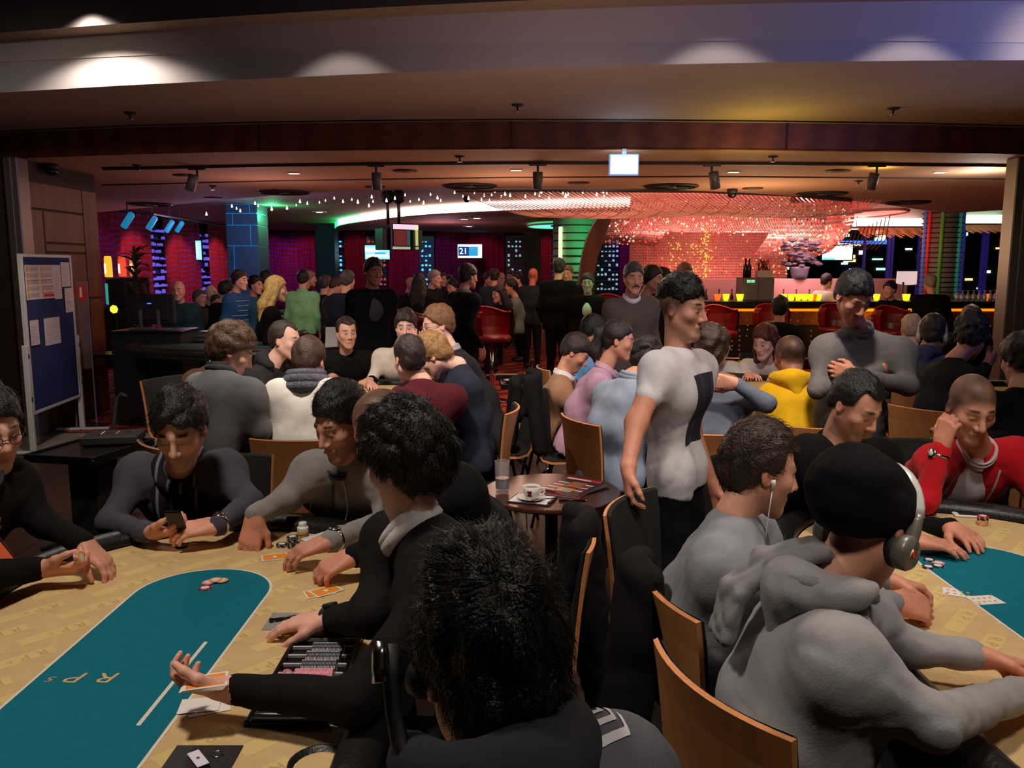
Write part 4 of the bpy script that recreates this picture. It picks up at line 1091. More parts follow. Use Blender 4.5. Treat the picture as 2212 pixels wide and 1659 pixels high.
# ---------------------------------------------------------------- plywood chairs
PAD = mat('chair_pad', (22, 20, 20), .75, bump=.2, bscale=200)
PROTO = [None]
def chair(x, y, rz, label):
    """local +y is the way the sitter faces"""
    if PROTO[0] is not None:
        return dup(PROTO[0], (x, y, 0), rz, label)
    t = thing('plywood_chair', label, 'chair', (x, y, 0), rz)
    prof = [(.22, .455), (.16, .462), (0, .455), (-.12, .448), (-.175, .462), (-.20, .50), (-.215, .58), (-.235, .68), (-.262, .80), (-.285, .885)]
    N = 13
    def shell(off, w0, w1, z_from, j0=0, j1=len(prof)):
        rows = []
        for j in range(j0, j1):
            y_, z_ = prof[j]
            q0, q1 = prof[max(j - 1, 0)], prof[min(j + 1, len(prof) - 1)]
            d = nrm((q1[0] - q0[0], q1[1] - q0[1])); n_ = np.array((d[1], -d[0]))
            y2, z2 = np.array((y_, z_)) + n_ * off
            f = max(0, (z_ - .5) / .385)
            hw = w0 + (w1 - w0) * f
            rows.append([(hw * (2 * i / (N - 1) - 1), y2 + .05 * f * (2 * i / (N - 1) - 1) ** 2, z2 + .006 * f * (1 - (2 * i / (N - 1) - 1) ** 2) * 0) for i in range(N)])
        return rows
    fr, bk = shell(.0, .205, .225, 0), shell(-.013, .205, .225, 0)
    m = MB()
    for j in range(len(fr) - 1):
        m.sheet(fr[j + 1], fr[j]); m.sheet(bk[j], bk[j + 1])
    m.build('plywood_shell', WOOD, t, True, 40)
    m = MB(); m.sheet(fr[-1], bk[-1]); m.sheet(bk[0], fr[0])
    for i in (0, N - 1):
        a = [r[i] for r in fr]; b = [r[i] for r in bk]
        m.sheet(a, b) if i == 0 else m.sheet(b, a)
    m.build('plywood_edge', WOODEDGE, t)
    p1 = shell(.013, .195, .213, 0, 0, 10); p0 = shell(.001, .195, .213, 0, 0, 10)
    p1[-1] = [(x_, y_, z_ - .012) for x_, y_, z_ in p1[-1]]
    m = MB()
    for j in range(len(p1) - 1): m.sheet(p1[j + 1], p1[j])
    m.sheet(p1[-1], p0[-1]); m.sheet(p0[0], p1[0])
    for i in (0, N - 1):
        a = [r[i] for r in p1]; b = [r[i] for r in p0]
        m.sheet(a, b) if i == 0 else m.sheet(b, a)
    m.build('pad', PAD, t, True, 50)
    for sx in (-1, 1):
        MB().tube([(sx * .15, .14, .44), (sx * .19, .20, .40), (sx * .215, .235, .0)], .011, 8).build('leg', mat('leg_dark_chrome', (90, 88, 88), .25, 1), t, True)
        MB().tube([(sx * .15, -.10, .44), (sx * .19, -.17, .38), (sx * .215, -.25, .0)], .011, 8).build('leg', mat('leg_dark_chrome', (90, 88, 88), .25, 1), t, True)
    MB().box((-.16, -.11, .425), (.16, .15, .445), .006).build('seat_frame', MATTE, t)
    PROTO[0] = t
    return t
# ---------------------------------------------------------------- round table and service carts
RT = (.19, 3.86); RZ = .665
t = thing('round_table', 'round dark wooden bistro table holding cup, glass and magazines', 'table', (*RT, 0))
MB().lathe([(.05, RZ - .03), (.31, RZ - .028), (.33, RZ - .015), (.33, RZ - .004), (.325, RZ)], 40).build('tabletop', mat('table_top_wood', (74, 40, 30), .22, var=.2, scale=4, stretch=(1, 8, 1)), t, True, 30)
MB().lathe([(.03, .03), (.03, RZ - .03)], 16).build('column', MATTE, t, True)
MB().lathe([(.24, 0), (.24, .012), (.06, .03)], 28).build('base', MATTE, t, True)
def cart(x, y, z, rz, label, w=.48, d=.58):
    t = thing('service_cart', label, 'side table', (x, y, 0), rz)
    MB().box((-w / 2, -d / 2, z - .05), (w / 2, d / 2, z - .012), .006).build('tray', BLACK, t)
    for lo, hi in (((-w / 2, -d / 2, z - .012), (w / 2, -d / 2 + .02, z)), ((-w / 2, d / 2 - .02, z - .012), (w / 2, d / 2, z)), ((-w / 2, -d / 2 + .02, z - .012), (-w / 2 + .02, d / 2 - .02, z)), ((w / 2 - .02, -d / 2 + .02, z - .012), (w / 2, d / 2 - .02, z))):
        MB().box(lo, hi, .003).build('tray_rim', BLACK, t)
    MB().box((-.10, -.10, .03), (.10, .10, z - .05), .006).build('column', MATTE, t)
    MB().box((-.22, -.24, .0), (.22, .24, .03), .008).build('base', MATTE, t)
    return t
cart(-2.62, 5.06, .62, math.radians(-12), 'black service cart behind the man with the striped scarf')
t = thing('card_box', 'flat black box lying on the left service cart', 'box', (-2.55, 5.2, .622), .2)
MB().box((-.17, -.12, -.004), (.17, .12, .05), .008).build('lid', MATTE, t); MB().box((-.16, -.11, -.008), (.16, .11, 0)).build('base', BLACK, t)
for k in range(3): MB().box((-.12 + k * .09, -.05, .05), (-.06 + k * .09, .05, .056), .002).build('button', CHROME, t)
cart(.08, 8.06, .62, .06, 'black service cart standing on the pale stone strip with a beer bottle', .40, .58)
t = thing('ashtray', 'small black tray on the middle service cart', 'tray', (.0, 7.95, .609))
MB().lathe([(.05, 0), (.09, .03), (.085, .03), (.05, .008), (.003, .008)], 18).build('bowl', BLACK, t, True)
t = thing('leaflet_tray', 'black shallow tray with card slips on the middle service cart', 'tray', (-.0, 8.2, .609))
MB().box((-.16, -.07, 0), (.16, .07, .05), .004).build('tray', BLACK, t); MB().box((-.14, -.06, .05), (.12, -.02, .056), .002).build('slip', mat('kraft', (170, 110, 60), .7), t)
b = W(1150, 822, 8.0)
t = thing('beer_bottle', 'brown beer bottle standing on the middle service cart', 'bottle', (b[0], 8.0, .609))
MB().lathe([(.03, 0), (.031, .01), (.031, .13), (.026, .155), (.014, .19), (.0125, .235), (.014, .238), (.014, .245)], 16).build('glass', mat('brown_glass', (40, 18, 8), .1), t, True)
MB().lathe([(.0318, .04), (.0318, .11)], 16, cap=False).build('label', mat('bottle_label', (196, 176, 110), .6), t, True)
MB().lathe([(.0132, .19), (.0135, .235)], 12, cap=False).build('neck_foil', mat('foil', (150, 140, 70), .4, .6), t, True)
# ---------------------------------------------------------------- pinboard, notice sign, post boards
e0, e1 = np.array((-4.44, 7.545)), np.array((-4.565, 8.64)); dv = nrm(e1 - e0); ewid = float(np.linalg.norm(e1 - e0))
t = thing('pinboard', 'tall blue felt pinboard on white posts covered with pinned papers', 'pinboard', (e0[0], e0[1], 0), math.atan2(dv[1], dv[0]))
zt_ = W(35, 548, 7.6)[2]; zb_ = W(60, 888, 7.6)[2]
MB().box((.03, -.012, zb_), (ewid - .03, .012, zt_ - .03)).build('felt_panel', mat('blue_pin_felt', (26, 40, 92), .95, var=.08, scale=40, bump=.2, bscale=300), t)
WP = mat('board_white', (206, 202, 194), .45)
MB().box((0, -.02, zb_ - .03), (.035, .02, zt_), .004).build('frame_side', WP, t); MB().box((ewid - .035, -.02, zb_ - .03), (ewid, .02, zt_), .004).build('frame_side', WP, t)
MB().box((.035, -.018, zt_ - .03), (ewid - .035, .018, zt_), .004).build('frame_top', WP, t); MB().box((.035, -.018, zb_ - .03), (ewid - .035, .018, zb_), .004).build('frame_bottom', WP, t)
for x in (-.045, ewid + .002):
    MB().box((x, -.025, .03), (x + .044, .025, zb_ + .62), .006).build('post', WP, t)
    MB().box((x - .005, -.27, 0), (x + .049, .27, .03), .01).build('foot', WP, t)
    MB().box((x + .01, -.03, zb_ + .1), (x + .034, -.024, zb_ + .14)).build('clamp', GREYMETAL, t); MB().box((x + .01, -.03, zb_ + .5), (x + .034, -.024, zb_ + .54)).build('clamp', GREYMETAL, t)
hh_ = zt_ - zb_
OR_, RD_ = mat('print_orange', (226, 150, 50), .8), mat('print_red', (196, 50, 40), .8)
LN_ = mat('print_grey', (120, 110, 130), .8)
bc0 = t.location; rzb = t.rotation_euler[2]
def on_board(x, z, off=-.014):
    c, s_ = math.cos(rzb), math.sin(rzb)
    return (bc0[0] + c * x - s_ * off, bc0[1] + s_ * x + c * off, z)
sh = [(.05, .30, .93, .71, 'wide', 5), (.32, .30, .93, .71, 'wide', 5), (.59, .16, .93, .70, 'plain', 0), (.76, .20, .95, .78, 'plain', 2), (.80, .18, .77, .60, 'red line', 3), (.06, .17, .58, .42, 'small', 3), (.33, .34, .58, .40, 'table', 6)]
labs = ['left white sheet of orange headed boxes pinned on the blue board', 'second white sheet of orange headed boxes pinned on the blue board', 'narrow plain sheet pinned right of the orange headed ones', 'top right pale sheet pinned on the blue board', 'small sheet with a red line at the right edge of the pinboard', 'small dark framed note at the lower left of the pinned papers', 'double sheet with orange dots hanging lowest on the blue board']
for k, (x, w_, z1, z0, kind, n_) in enumerate(sh):
    p = thing('pinned_paper', labs[k], 'paper', on_board(x * ewid / 1.0, zb_ + hh_ * z0, -.0145 - .0012 * (k % 3)), rzb, 'papers on the blue pinboard')
    W_ = w_ * ewid * .93; H_ = hh_ * (z1 - z0)
    if kind == 'small': MB().box((-.01, -.001, -.012), (W_ + .01, .0, H_ + .012)).build('backing', MATTE, p)
    MB().box((0, -.003, 0), (W_, -.001, H_)).build('sheet', PAPER, p)
    if kind == 'wide':
        for r in range(n_):
            z = H_ * (1 - (r + .95) / (n_ + .2)); m = OR_
            MB().box((W_ * .08, -.0042, z + H_ * .115), (W_ * .9, -.0032, z + H_ * .135)).build('heading', OR_ if r != 2 and not (k == 1 and r > 2) else RD_, p)
            MB().box((W_ * .08, -.0042, z), (W_ * .2, -.0032, z + H_ * .115)).build('side_block', OR_, p)
            if k == 1 and r == n_ - 1: MB().box((W_ * .2, -.0042, z), (W_ * .9, -.0032, z + H_ * .09)).build('red_block', RD_, p)
            mm = MB()
            for q in range(4): mm.box((W_ * .26, -.004, z + H_ * (.02 + .022 * q)), (W_ * .85, -.0032, z + H_ * (.028 + .022 * q)))
            tag(mm.build('text_lines', LN_, p), kind='stuff')
    else:
        mm = MB()
        for q in range(9): mm.box((W_ * .12, -.004, H_ * (.08 + .09 * q)), (W_ * (.5 + .35 * ((q * 7) % 5) / 4), -.0032, H_ * (.09 + .09 * q)))
        tag(mm.build('text_lines', LN_, p), kind='stuff')
        for q in range(n_): MB().box((W_ * (.2 + .5 * (q % 2)), -.0042, H_ * (.15 + .13 * q)), (W_ * (.28 + .5 * (q % 2)) + (W_ * .5 if kind == 'red line' and q == 2 else 0), -.0032, H_ * (.17 + .13 * q))).build('mark', OR_ if kind == 'table' else RD_ if kind == 'red line' else LN_, p)
# clear notice board behind
s0 = W(152, 735, 8.75); s1 = W(196, 735, 8.95)
t = thing('notice_stand', 'clear upright notice stand with two red labels behind the pinboard', 'sign', (s0[0], 8.75, 0), math.atan2(.2, s1[0] - s0[0]))
zz0 = W(150, 800, 8.75)[2]; zz1 = W(152, 608, 8.75)[2]; sw_ = float(np.hypot(s1[0] - s0[0], .2))
MB().box((0, -.004, zz0), (sw_, .004, zz1)).build('pane', mat('clear_sheet', (150, 130, 120), .08, alpha=.45), t)
for x in (0, sw_): MB().box((x - .006, -.008, 0.02), (x + .006, .008, zz1), .002).build('edge', mat('acrylic_edge', (130, 140, 160), .2), t)
MB().box((-.05, -.15, 0), (sw_ + .05, .15, .02), .004).build('base', STEEL, t)
for x0, x1, z0_, z1_ in ((.05, .45, .83, .94), (.5, .95, .78, .96)):
    MB().box((sw_ * x0, -.007, zz0 + (zz1 - zz0) * z0_), (sw_ * x1, -.0045, zz0 + (zz1 - zz0) * z1_)).build('red_label', RD_, t)
    MB().box((sw_ * (x0 + .1), -.009, zz0 + (zz1 - zz0) * (z0_ + .04)), (sw_ * (x0 + .2), -.0072, zz0 + (zz1 - zz0) * (z1_ - .03))).build('label_mark', WHITE, t)
# low side table and folded pole by the wall
p = W(185, 795, 9.1)
t = thing('side_table', 'dark narrow side table against the wall behind the pinboard', 'table', (-4.55, 9.3, 0))
MB().box((-.3, -.2, .72), (.5, .2, .76), .006).build('tabletop', BLACK, t)
for sx in (-.26, .46):
    for sy in (-.16, .16): MB().box((sx - .02, sy - .02, 0), (sx + .02, sy + .02, .72)).build('leg', MATTE, t)
q0, q1 = W(238, 920, 7.9), W(262, 850, 8.2)
tag(MB().tube([(q0[0], q0[1], .02), (q1[0] - .05, q1[1], q1[2] - .05), q1, (q1[0] + .06, q1[1], q1[2] - .03)], .02, 8).build('folded_stand', mat('stand_grey', (60, 56, 54), .5), None, True), 'grey bent tube of a folded stand leaning by the black cabinet', 'stand')
# ---------------------------------------------------------------- people: smooth implicit bodies
class Fld:
    def __init__(s): s.p = []
    def c(s, a, b, ra, rb=None, k=0.03, sub=False):
        s.p.append(('c', np.array(a, float), np.array(b, float), ra, ra if rb is None else rb, k, sub)); return s
    def e(s, c, r, k=0.02, R=None, sub=False):
        s.p.append(('e', np.array(c, float), np.array(r, float) * np.ones(3), R, None, k, sub)); return s
    def run(s, h, disp=None, clip=None):
        lo = np.full(3, 1e9); hi = -lo
        for q in s.p:
            if q[6]: continue
            if q[0] == 'c':
                for P, r in ((q[1], q[3]), (q[2], q[4])): lo = np.minimum(lo, P - r); hi = np.maximum(hi, P + r)
            else:
                r = q[2].max() if q[3] is not None else q[2]; lo = np.minimum(lo, q[1] - r); hi = np.maximum(hi, q[1] + r)
        lo -= 3 * h + 0.012; hi += 3 * h + 0.012
        n = np.ceil((hi - lo) / h).astype(int) + 1
        ax = [(lo[i] + h * np.arange(n[i])).astype(np.float32) for i in range(3)]
        v = np.full(n, 9.0, dtype=np.float32)
        for q in s.p:
            k = q[5]; m = k + 2.5 * h
            if q[0] == 'c':
                bl = np.minimum(q[1] - q[3], q[2] - q[4]) - m; bh = np.maximum(q[1] + q[3], q[2] + q[4]) + m
            else:
                r = q[2].max() if q[3] is not None else q[2]; bl = q[1] - r - m; bh = q[1] + r + m
            i0 = np.clip(np.floor((bl - lo) / h).astype(int), 0, n); i1 = np.clip(np.ceil((bh - lo) / h).astype(int) + 1, 0, n)
            if (i1 <= i0).any(): continue
            X = ax[0][i0[0]:i1[0], None, None]; Y = ax[1][None, i0[1]:i1[1], None]; Z = ax[2][None, None, i0[2]:i1[2]]
            if q[0] == 'c':
                a, b = q[1], q[2]; ba = b - a; l2 = float(ba @ ba) + 1e-9
                px, py, pz = X - np.float32(a[0]), Y - np.float32(a[1]), Z - np.float32(a[2])
                t = np.clip((px * np.float32(ba[0]) + py * np.float32(ba[1]) + pz * np.float32(ba[2])) / np.float32(l2), 0, 1)
                d = np.sqrt((px - t * np.float32(ba[0])) ** 2 + (py - t * np.float32(ba[1])) ** 2 + (pz - t * np.float32(ba[2])) ** 2)
                d -= np.float32(q[3]) + t * np.float32(q[4] - q[3])
            else:
                c, r, R = q[1], q[2], q[3]
                px, py, pz = X - np.float32(c[0]), Y - np.float32(c[1]), Z - np.float32(c[2])
                if R is not None:
                    A = np.asarray(R, np.float32).T
                    px, py, pz = (A[i, 0] * px + A[i, 1] * py + A[i, 2] * pz for i in range(3))
                k0 = np.sqrt((px / np.float32(r[0])) ** 2 + (py / np.float32(r[1])) ** 2 + (pz / np.float32(r[2])) ** 2)
                k1 = np.sqrt((px / np.float32(r[0] ** 2)) ** 2 + (py / np.float32(r[1] ** 2)) ** 2 + (pz / np.float32(r[2] ** 2)) ** 2) + 1e-6
                d = k0 * (k0 - 1) / k1
            sl = tuple(slice(i0[i], i1[i]) for i in range(3))
            u = v[sl]
            if q[6]:
                d = -d; g = np.clip(0.5 - 0.5 * (d - u) / k, 0, 1); v[sl] = d + (u - d) * g + k * g * (1 - g)
            else:
                g = np.clip(0.5 + 0.5 * (d - u) / k, 0, 1); v[sl] = d + (u - d) * g - k * g * (1 - g)
        if clip is not None:
            I = np.nonzero(np.abs(v) < 6 * h + 0.03)
            P = np.stack([ax[i][I[i]] for i in range(3)], 1)
            v[I] = np.maximum(v[I], clip(P).astype(np.float32))
            # everything the clip plane removes deep inside
            J = np.nonzero(v < 0)
            P = np.stack([ax[i][J[i]] for i in range(3)], 1)
            v[J] = np.maximum(v[J], clip(P).astype(np.float32))
        if disp is not None:
            I = np.nonzero(np.abs(v) < 3 * h + 0.02)
            P = np.stack([ax[i][I[i]] for i in range(3)], 1)
            v[I] += disp(P).astype(np.float32)
        return nets(v, lo, h)
OFF = np.array([(i, j, k) for i in (0, 1) for j in (0, 1) for k in (0, 1)])
EDG = [(a, b) for a in range(8) for b in range(a + 1, 8) if abs(OFF[a] - OFF[b]).sum() == 1]
def nets(v, lo, h):
    s = v < 0
    cnt = np.zeros(np.array(v.shape) - 1, dtype=np.int8)
    for o in OFF:
        cnt += s[o[0]:v.shape[0] - 1 + o[0], o[1]:v.shape[1] - 1 + o[1], o[2]:v.shape[2] - 1 + o[2]]
    act = (cnt > 0) & (cnt < 8)
    C = np.argwhere(act)
    if len(C) == 0: return np.zeros((0, 3)), np.zeros((0, 4), int)
    idx = np.full(act.shape, -1, dtype=np.int32); idx[act] = np.arange(len(C))
    val = np.stack([v[C[:, 0] + o[0], C[:, 1] + o[1], C[:, 2] + o[2]] for o in OFF], 1)
    acc = np.zeros((len(C), 3)); num = np.zeros(len(C))
    for a, b in EDG:
        va, vb = val[:, a], val[:, b]
        m = (va < 0) != (vb < 0)
        t = np.where(m, va / np.where(m, va - vb, 1), 0)
        acc += (OFF[a] + t[:, None] * (OFF[b] - OFF[a])) * m[:, None]; num += m
    V = (C + acc / num[:, None]) * h + lo
    Q = []
    for ax in range(3):
        u, w = (ax + 1) % 3, (ax + 2) % 3
        s0 = np.moveaxis(s, ax, 0)
        ch = s0[:-1] != s0[1:]
        ch = np.moveaxis(ch, 0, ax)
        E = np.argwhere(ch)
        ok = (E[:, u] > 0) & (E[:, w] > 0) & (E[:, u] < v.shape[u] - 1) & (E[:, w] < v.shape[w] - 1)
        E = E[ok]
        if not len(E): continue
        q = []
        for du, dw in ((-1, -1), (0, -1), (0, 0), (-1, 0)):
            G = E.copy(); G[:, u] += du; G[:, w] += dw
            q.append(idx[G[:, 0], G[:, 1], G[:, 2]])
        q = np.stack(q, 1)
        inside = s[E[:, 0], E[:, 1], E[:, 2]]
        q[~inside] = q[~inside][:, ::-1]
        Q.append(q)
    Q = np.concatenate(Q) if Q else np.zeros((0, 4), int)
    return V, Q[(Q >= 0).all(1)]
def wob(seed, freq=18.0, amp=0.004, n=5, ridged=True, st=(1, 1, 1)):
    r = np.random.default_rng(seed)
    K = r.normal(size=(n, 3)); K /= np.linalg.norm(K, axis=1)[:, None]
    K *= freq * r.uniform(0.6, 1.6, n)[:, None] * np.array(st)
    ph = r.uniform(0, 6.28, n); K2 = r.normal(size=(n, 3)) * freq * 0.35
    def f(P):
        o = 0
        for i in range(n):
            t = np.sin(P @ K[i] + ph[i] + 1.4 * np.sin(P @ K2[i] + ph[-1 - i]))
            o = o + (1 - 2 * np.abs(t) if ridged else t)
        return o * amp / math.sqrt(n)
    return f
def creases(seed, freq, amp, n=7):
    r = np.random.default_rng(seed)
    K = r.normal(size=(n, 3)) * np.array((.8, .8, 1.2)); K /= np.linalg.norm(K, axis=1)[:, None]
    K *= freq * r.uniform(.7, 1.5, n)[:, None]; ph = r.uniform(0, 6.28, n); K2 = r.normal(size=(n, 3)) * freq * .5; K3 = r.normal(size=(n, 3)) * freq * .45
    def f(P):
        o = 0
        for i in range(n):
            t = np.sin(P @ K[i] + ph[i] + 1.2 * np.sin(P @ K2[i]))
            m = np.clip(np.sin(P @ K3[i] + ph[-1 - i]) * 1.6 - .2, 0, 1)
            o = o + np.clip(1 - np.abs(t) / .42, 0, 1) ** 1.3 * m
        return (o * .5) * amp
    return f
def ik(S, T, l1, l2, hint):
    d = T - S; L = np.linalg.norm(d); u = d / max(L, 1e-6)
    if L > (l1 + l2) * 0.995: k = L / (l1 + l2) * 1.005; l1 *= k; l2 *= k
    a = (l1 * l1 - l2 * l2 + L * L) / (2 * L); hh = math.sqrt(max(l1 * l1 - a * a, 0))
    p = hint - u * (hint @ u); p = nrm(p)
    return S + u * a + p * hh
def hand(F, w, d, n, side, curl, s=1.0, spread=1.0, thumb=0.35):
    """w wrist, d along the hand, n the way the palm faces, side +1 right hand; curl in radians per joint"""
    d = nrm(d); n = np.asarray(n, float); n = nrm(n - d * (n @ d)); c = np.cross(d, n) * side
    cu = [curl] * 4 if np.isscalar(curl) else curl
    bases = [(0.031, 0.092, 0.071), (0.010, 0.097, 0.079), (-0.011, 0.092, 0.073), (-0.031, 0.082, 0.057)]
    for i, (cx, ly, ln) in enumerate(bases):
        b = w + (c * cx + d * ly) * s
        F.c(w + (c * cx * 0.55 + d * 0.012) * s, b, 0.0185 * s, (0.0125 if i < 3 else 0.0115) * s, 0.014)
        p = b; dd = nrm(d + c * (cx * 2.2 * spread)); nn = n
        ang = 0.0
        for j, fr in enumerate((0.45, 0.31, 0.26)):
            ang += cu[i] * (0.75, 1.0, 0.7)[j]
            q = p + (dd * math.cos(ang) + nn * math.sin(ang)) * ln * fr * s
            F.c(p, q, (0.0102, 0.009, 0.0082)[j] * s * (0.92 if i == 3 else 1), (0.009, 0.0082, 0.0068)[j] * s * (0.92 if i == 3 else 1), 0.005)
            p = q
    t0 = w + (d * 0.024 + c * 0.022) * s
    t1 = t0 + (d * 0.030 + c * 0.027 + n * 0.014) * s
    t2 = t1 + nrm(d * 0.8 + c * (0.55 - thumb) + n * thumb) * 0.036 * s
    t3 = t2 + nrm(d * 0.9 + c * (0.25 - thumb) + n * (thumb + 0.1)) * 0.028 * s
    F.c(t0, t1, 0.0185 * s, 0.0135 * s, 0.014); F.c(t1, t2, 0.0125 * s, 0.0105 * s, 0.007); F.c(t2, t3, 0.0105 * s, 0.008 * s, 0.005)
    return w + d * 0.09 * s
def head_R(yaw, pitch, roll):
    y, p = math.radians(yaw), math.radians(pitch)
    f0 = np.array((math.sin(y), -math.cos(y), 0.0)); up = np.array((0, 0, 1.0))
    f = f0 * math.cos(p) - up * math.sin(p); u = up * math.cos(p) + f0 * math.sin(p)
    x = np.cross(f, u)
    R = np.stack([x, f, u], 1)
    return R @ rot('Y', roll)
SKIN = mat('skin', (200, 150, 120), 0.5, attr=True, var=0.06, scale=60, bump=0.05, bscale=300, spec=0.35)
EYE = mat('eye', (255, 255, 255), 0.15, attr=True)
def hair_mat(col, dull=False):
    return mat('hair_%d_%d_%d' % tuple(col), col, 0.42, var=0.3, scale=60, bump=0.5, bscale=180, spec=0.45)
def head_parts(sd, fem=0.0, fat=0.0):
    r = np.random.default_rng(sd)
    jw = 1 + r.uniform(-.06, .06) + fat * .12 - fem * .08
    ns = 1 + r.uniform(-.12, .10) - fem * .2
    F = Fld()
    F.e((0, -.014, .036), (.0765, .097, .091), .02)
    F.e((0, .03, -.025), (.062 * jw, .064, .086), .03)
    for sx in (-1, 1):
        F.c((sx * .050 * jw, -.002, -.048), (sx * .016, .068, -.103), .022, .020, .03)
        F.e((sx * .043, .058, -.018), (.022, .022, .019), .025)
        F.c((sx * .010, .086, .026), (sx * .042, .074, .029), .010, .009, .016)
    F.c((0, .070, -.101), (0, .073, -.104), .021, k=.02)
    for sx in (-1, 1): F.e((sx * .031, .101, .006), (.019, .018, .014), .012, sub=True)
    F.c((0, .090, .016), (0, .1065 + .007 * ns, -.027), .0085, .0125 * ns, .010)
    for sx in (-1, 1): F.e((sx * .013 * ns, .099, -.034), (.0095, .012, .009), .007)
    F.c((-.019, .0865, -.0615), (.019, .0865, -.0615), .0085, k=.006); F.e((0, .092, -.061), (.012, .009, .0075), .006)
    F.c((-.015, .0865, -.0755), (.015, .0865, -.0755), .0098, k=.006)
    F.c((-.024, .098, -.0685), (.024, .098, -.0685), .0042, k=.003, sub=True)
    for sx in (-1, 1):
        F.e((sx * .031, .0775, .005), (.0150, .0125, .0125), .005)
        F.e((sx * .079, -.012, -.004), (.0085, .018, .030), .008, rot('Y', -sx * 8) @ rot('X', 12))
        F.e((sx * .088, -.006, .0), (.006, .009, .016), .006, sub=True)
    return F
def strands(base, nrmls, R, o, n, L, col_m, comb, w=0.0011, curl=0.18, lift=0.18, seg=3, seed=0, rootfilter=None):
    r = np.random.default_rng(seed)
    ii = r.integers(0, len(base), n)
    p = base[ii] + r.normal(size=(n, 3)) * 0.002; nn = nrmls[ii]
    cm = comb(p)
    t = cm - nn * (cm * nn).sum(1)[:, None]
    t /= np.linalg.norm(t, axis=1)[:, None] + 1e-6
    t = t + r.normal(size=(n, 3)) * curl
    le = L * r.uniform(0.55, 1.15, n)
    pts = [p - nn * 0.002]; d = t + nn * lift
    d /= np.linalg.norm(d, axis=1)[:, None]
    for j in range(seg):
        p = p + d * (le / seg)[:, None]; pts.append(p)
        d = d - nn * ((lift * 1.1 / seg) + (le / seg / .085)[:, None]) + r.normal(size=(n, 3)) * curl * 0.25
        d /= np.linalg.norm(d, axis=1)[:, None]
    side = np.cross(t, nn); side /= np.linalg.norm(side, axis=1)[:, None] + 1e-6
    V = []; 
    for j, q in enumerate(pts):
        ww = w * (1 - 0.75 * j / seg)
        V += [q + side * ww, q - side * ww * .5 + nn * ww * .8, q - side * ww * .5 - nn * ww * .6]
    V = np.stack(V, 1)  # n, 3*(seg+1), 3
    Q = []
    for j in range(seg):
        for a in range(3):
            b = (a + 1) % 3
            Q.append((j * 3 + a, j * 3 + b, j * 3 + 3 + b, j * 3 + 3 + a))
    Q = np.array(Q)[None] + (np.arange(n) * 3 * (seg + 1))[:, None, None]
    return V.reshape(-1, 3), Q.reshape(-1, 4)
def vnormals(V, Q):
    N = np.zeros_like(V)
    fn = np.cross(V[Q[:, 2]] - V[Q[:, 0]], V[Q[:, 3]] - V[Q[:, 1]])
    for i in range(4): np.add.at(N, Q[:, i], fn)
    return N / (np.linalg.norm(N, axis=1)[:, None] + 1e-9)
def cat(parts):
    V = []; Q = []; C = []; b = 0
    for p in parts:
        V.append(p[0]); Q.append(p[1] + b); b += len(p[0])
        if len(p) > 2: C.append(p[2])
    return np.concatenate(V), np.concatenate(Q), (np.concatenate(C) if C else None)
_SEED = [100]
NPEOPLE = []
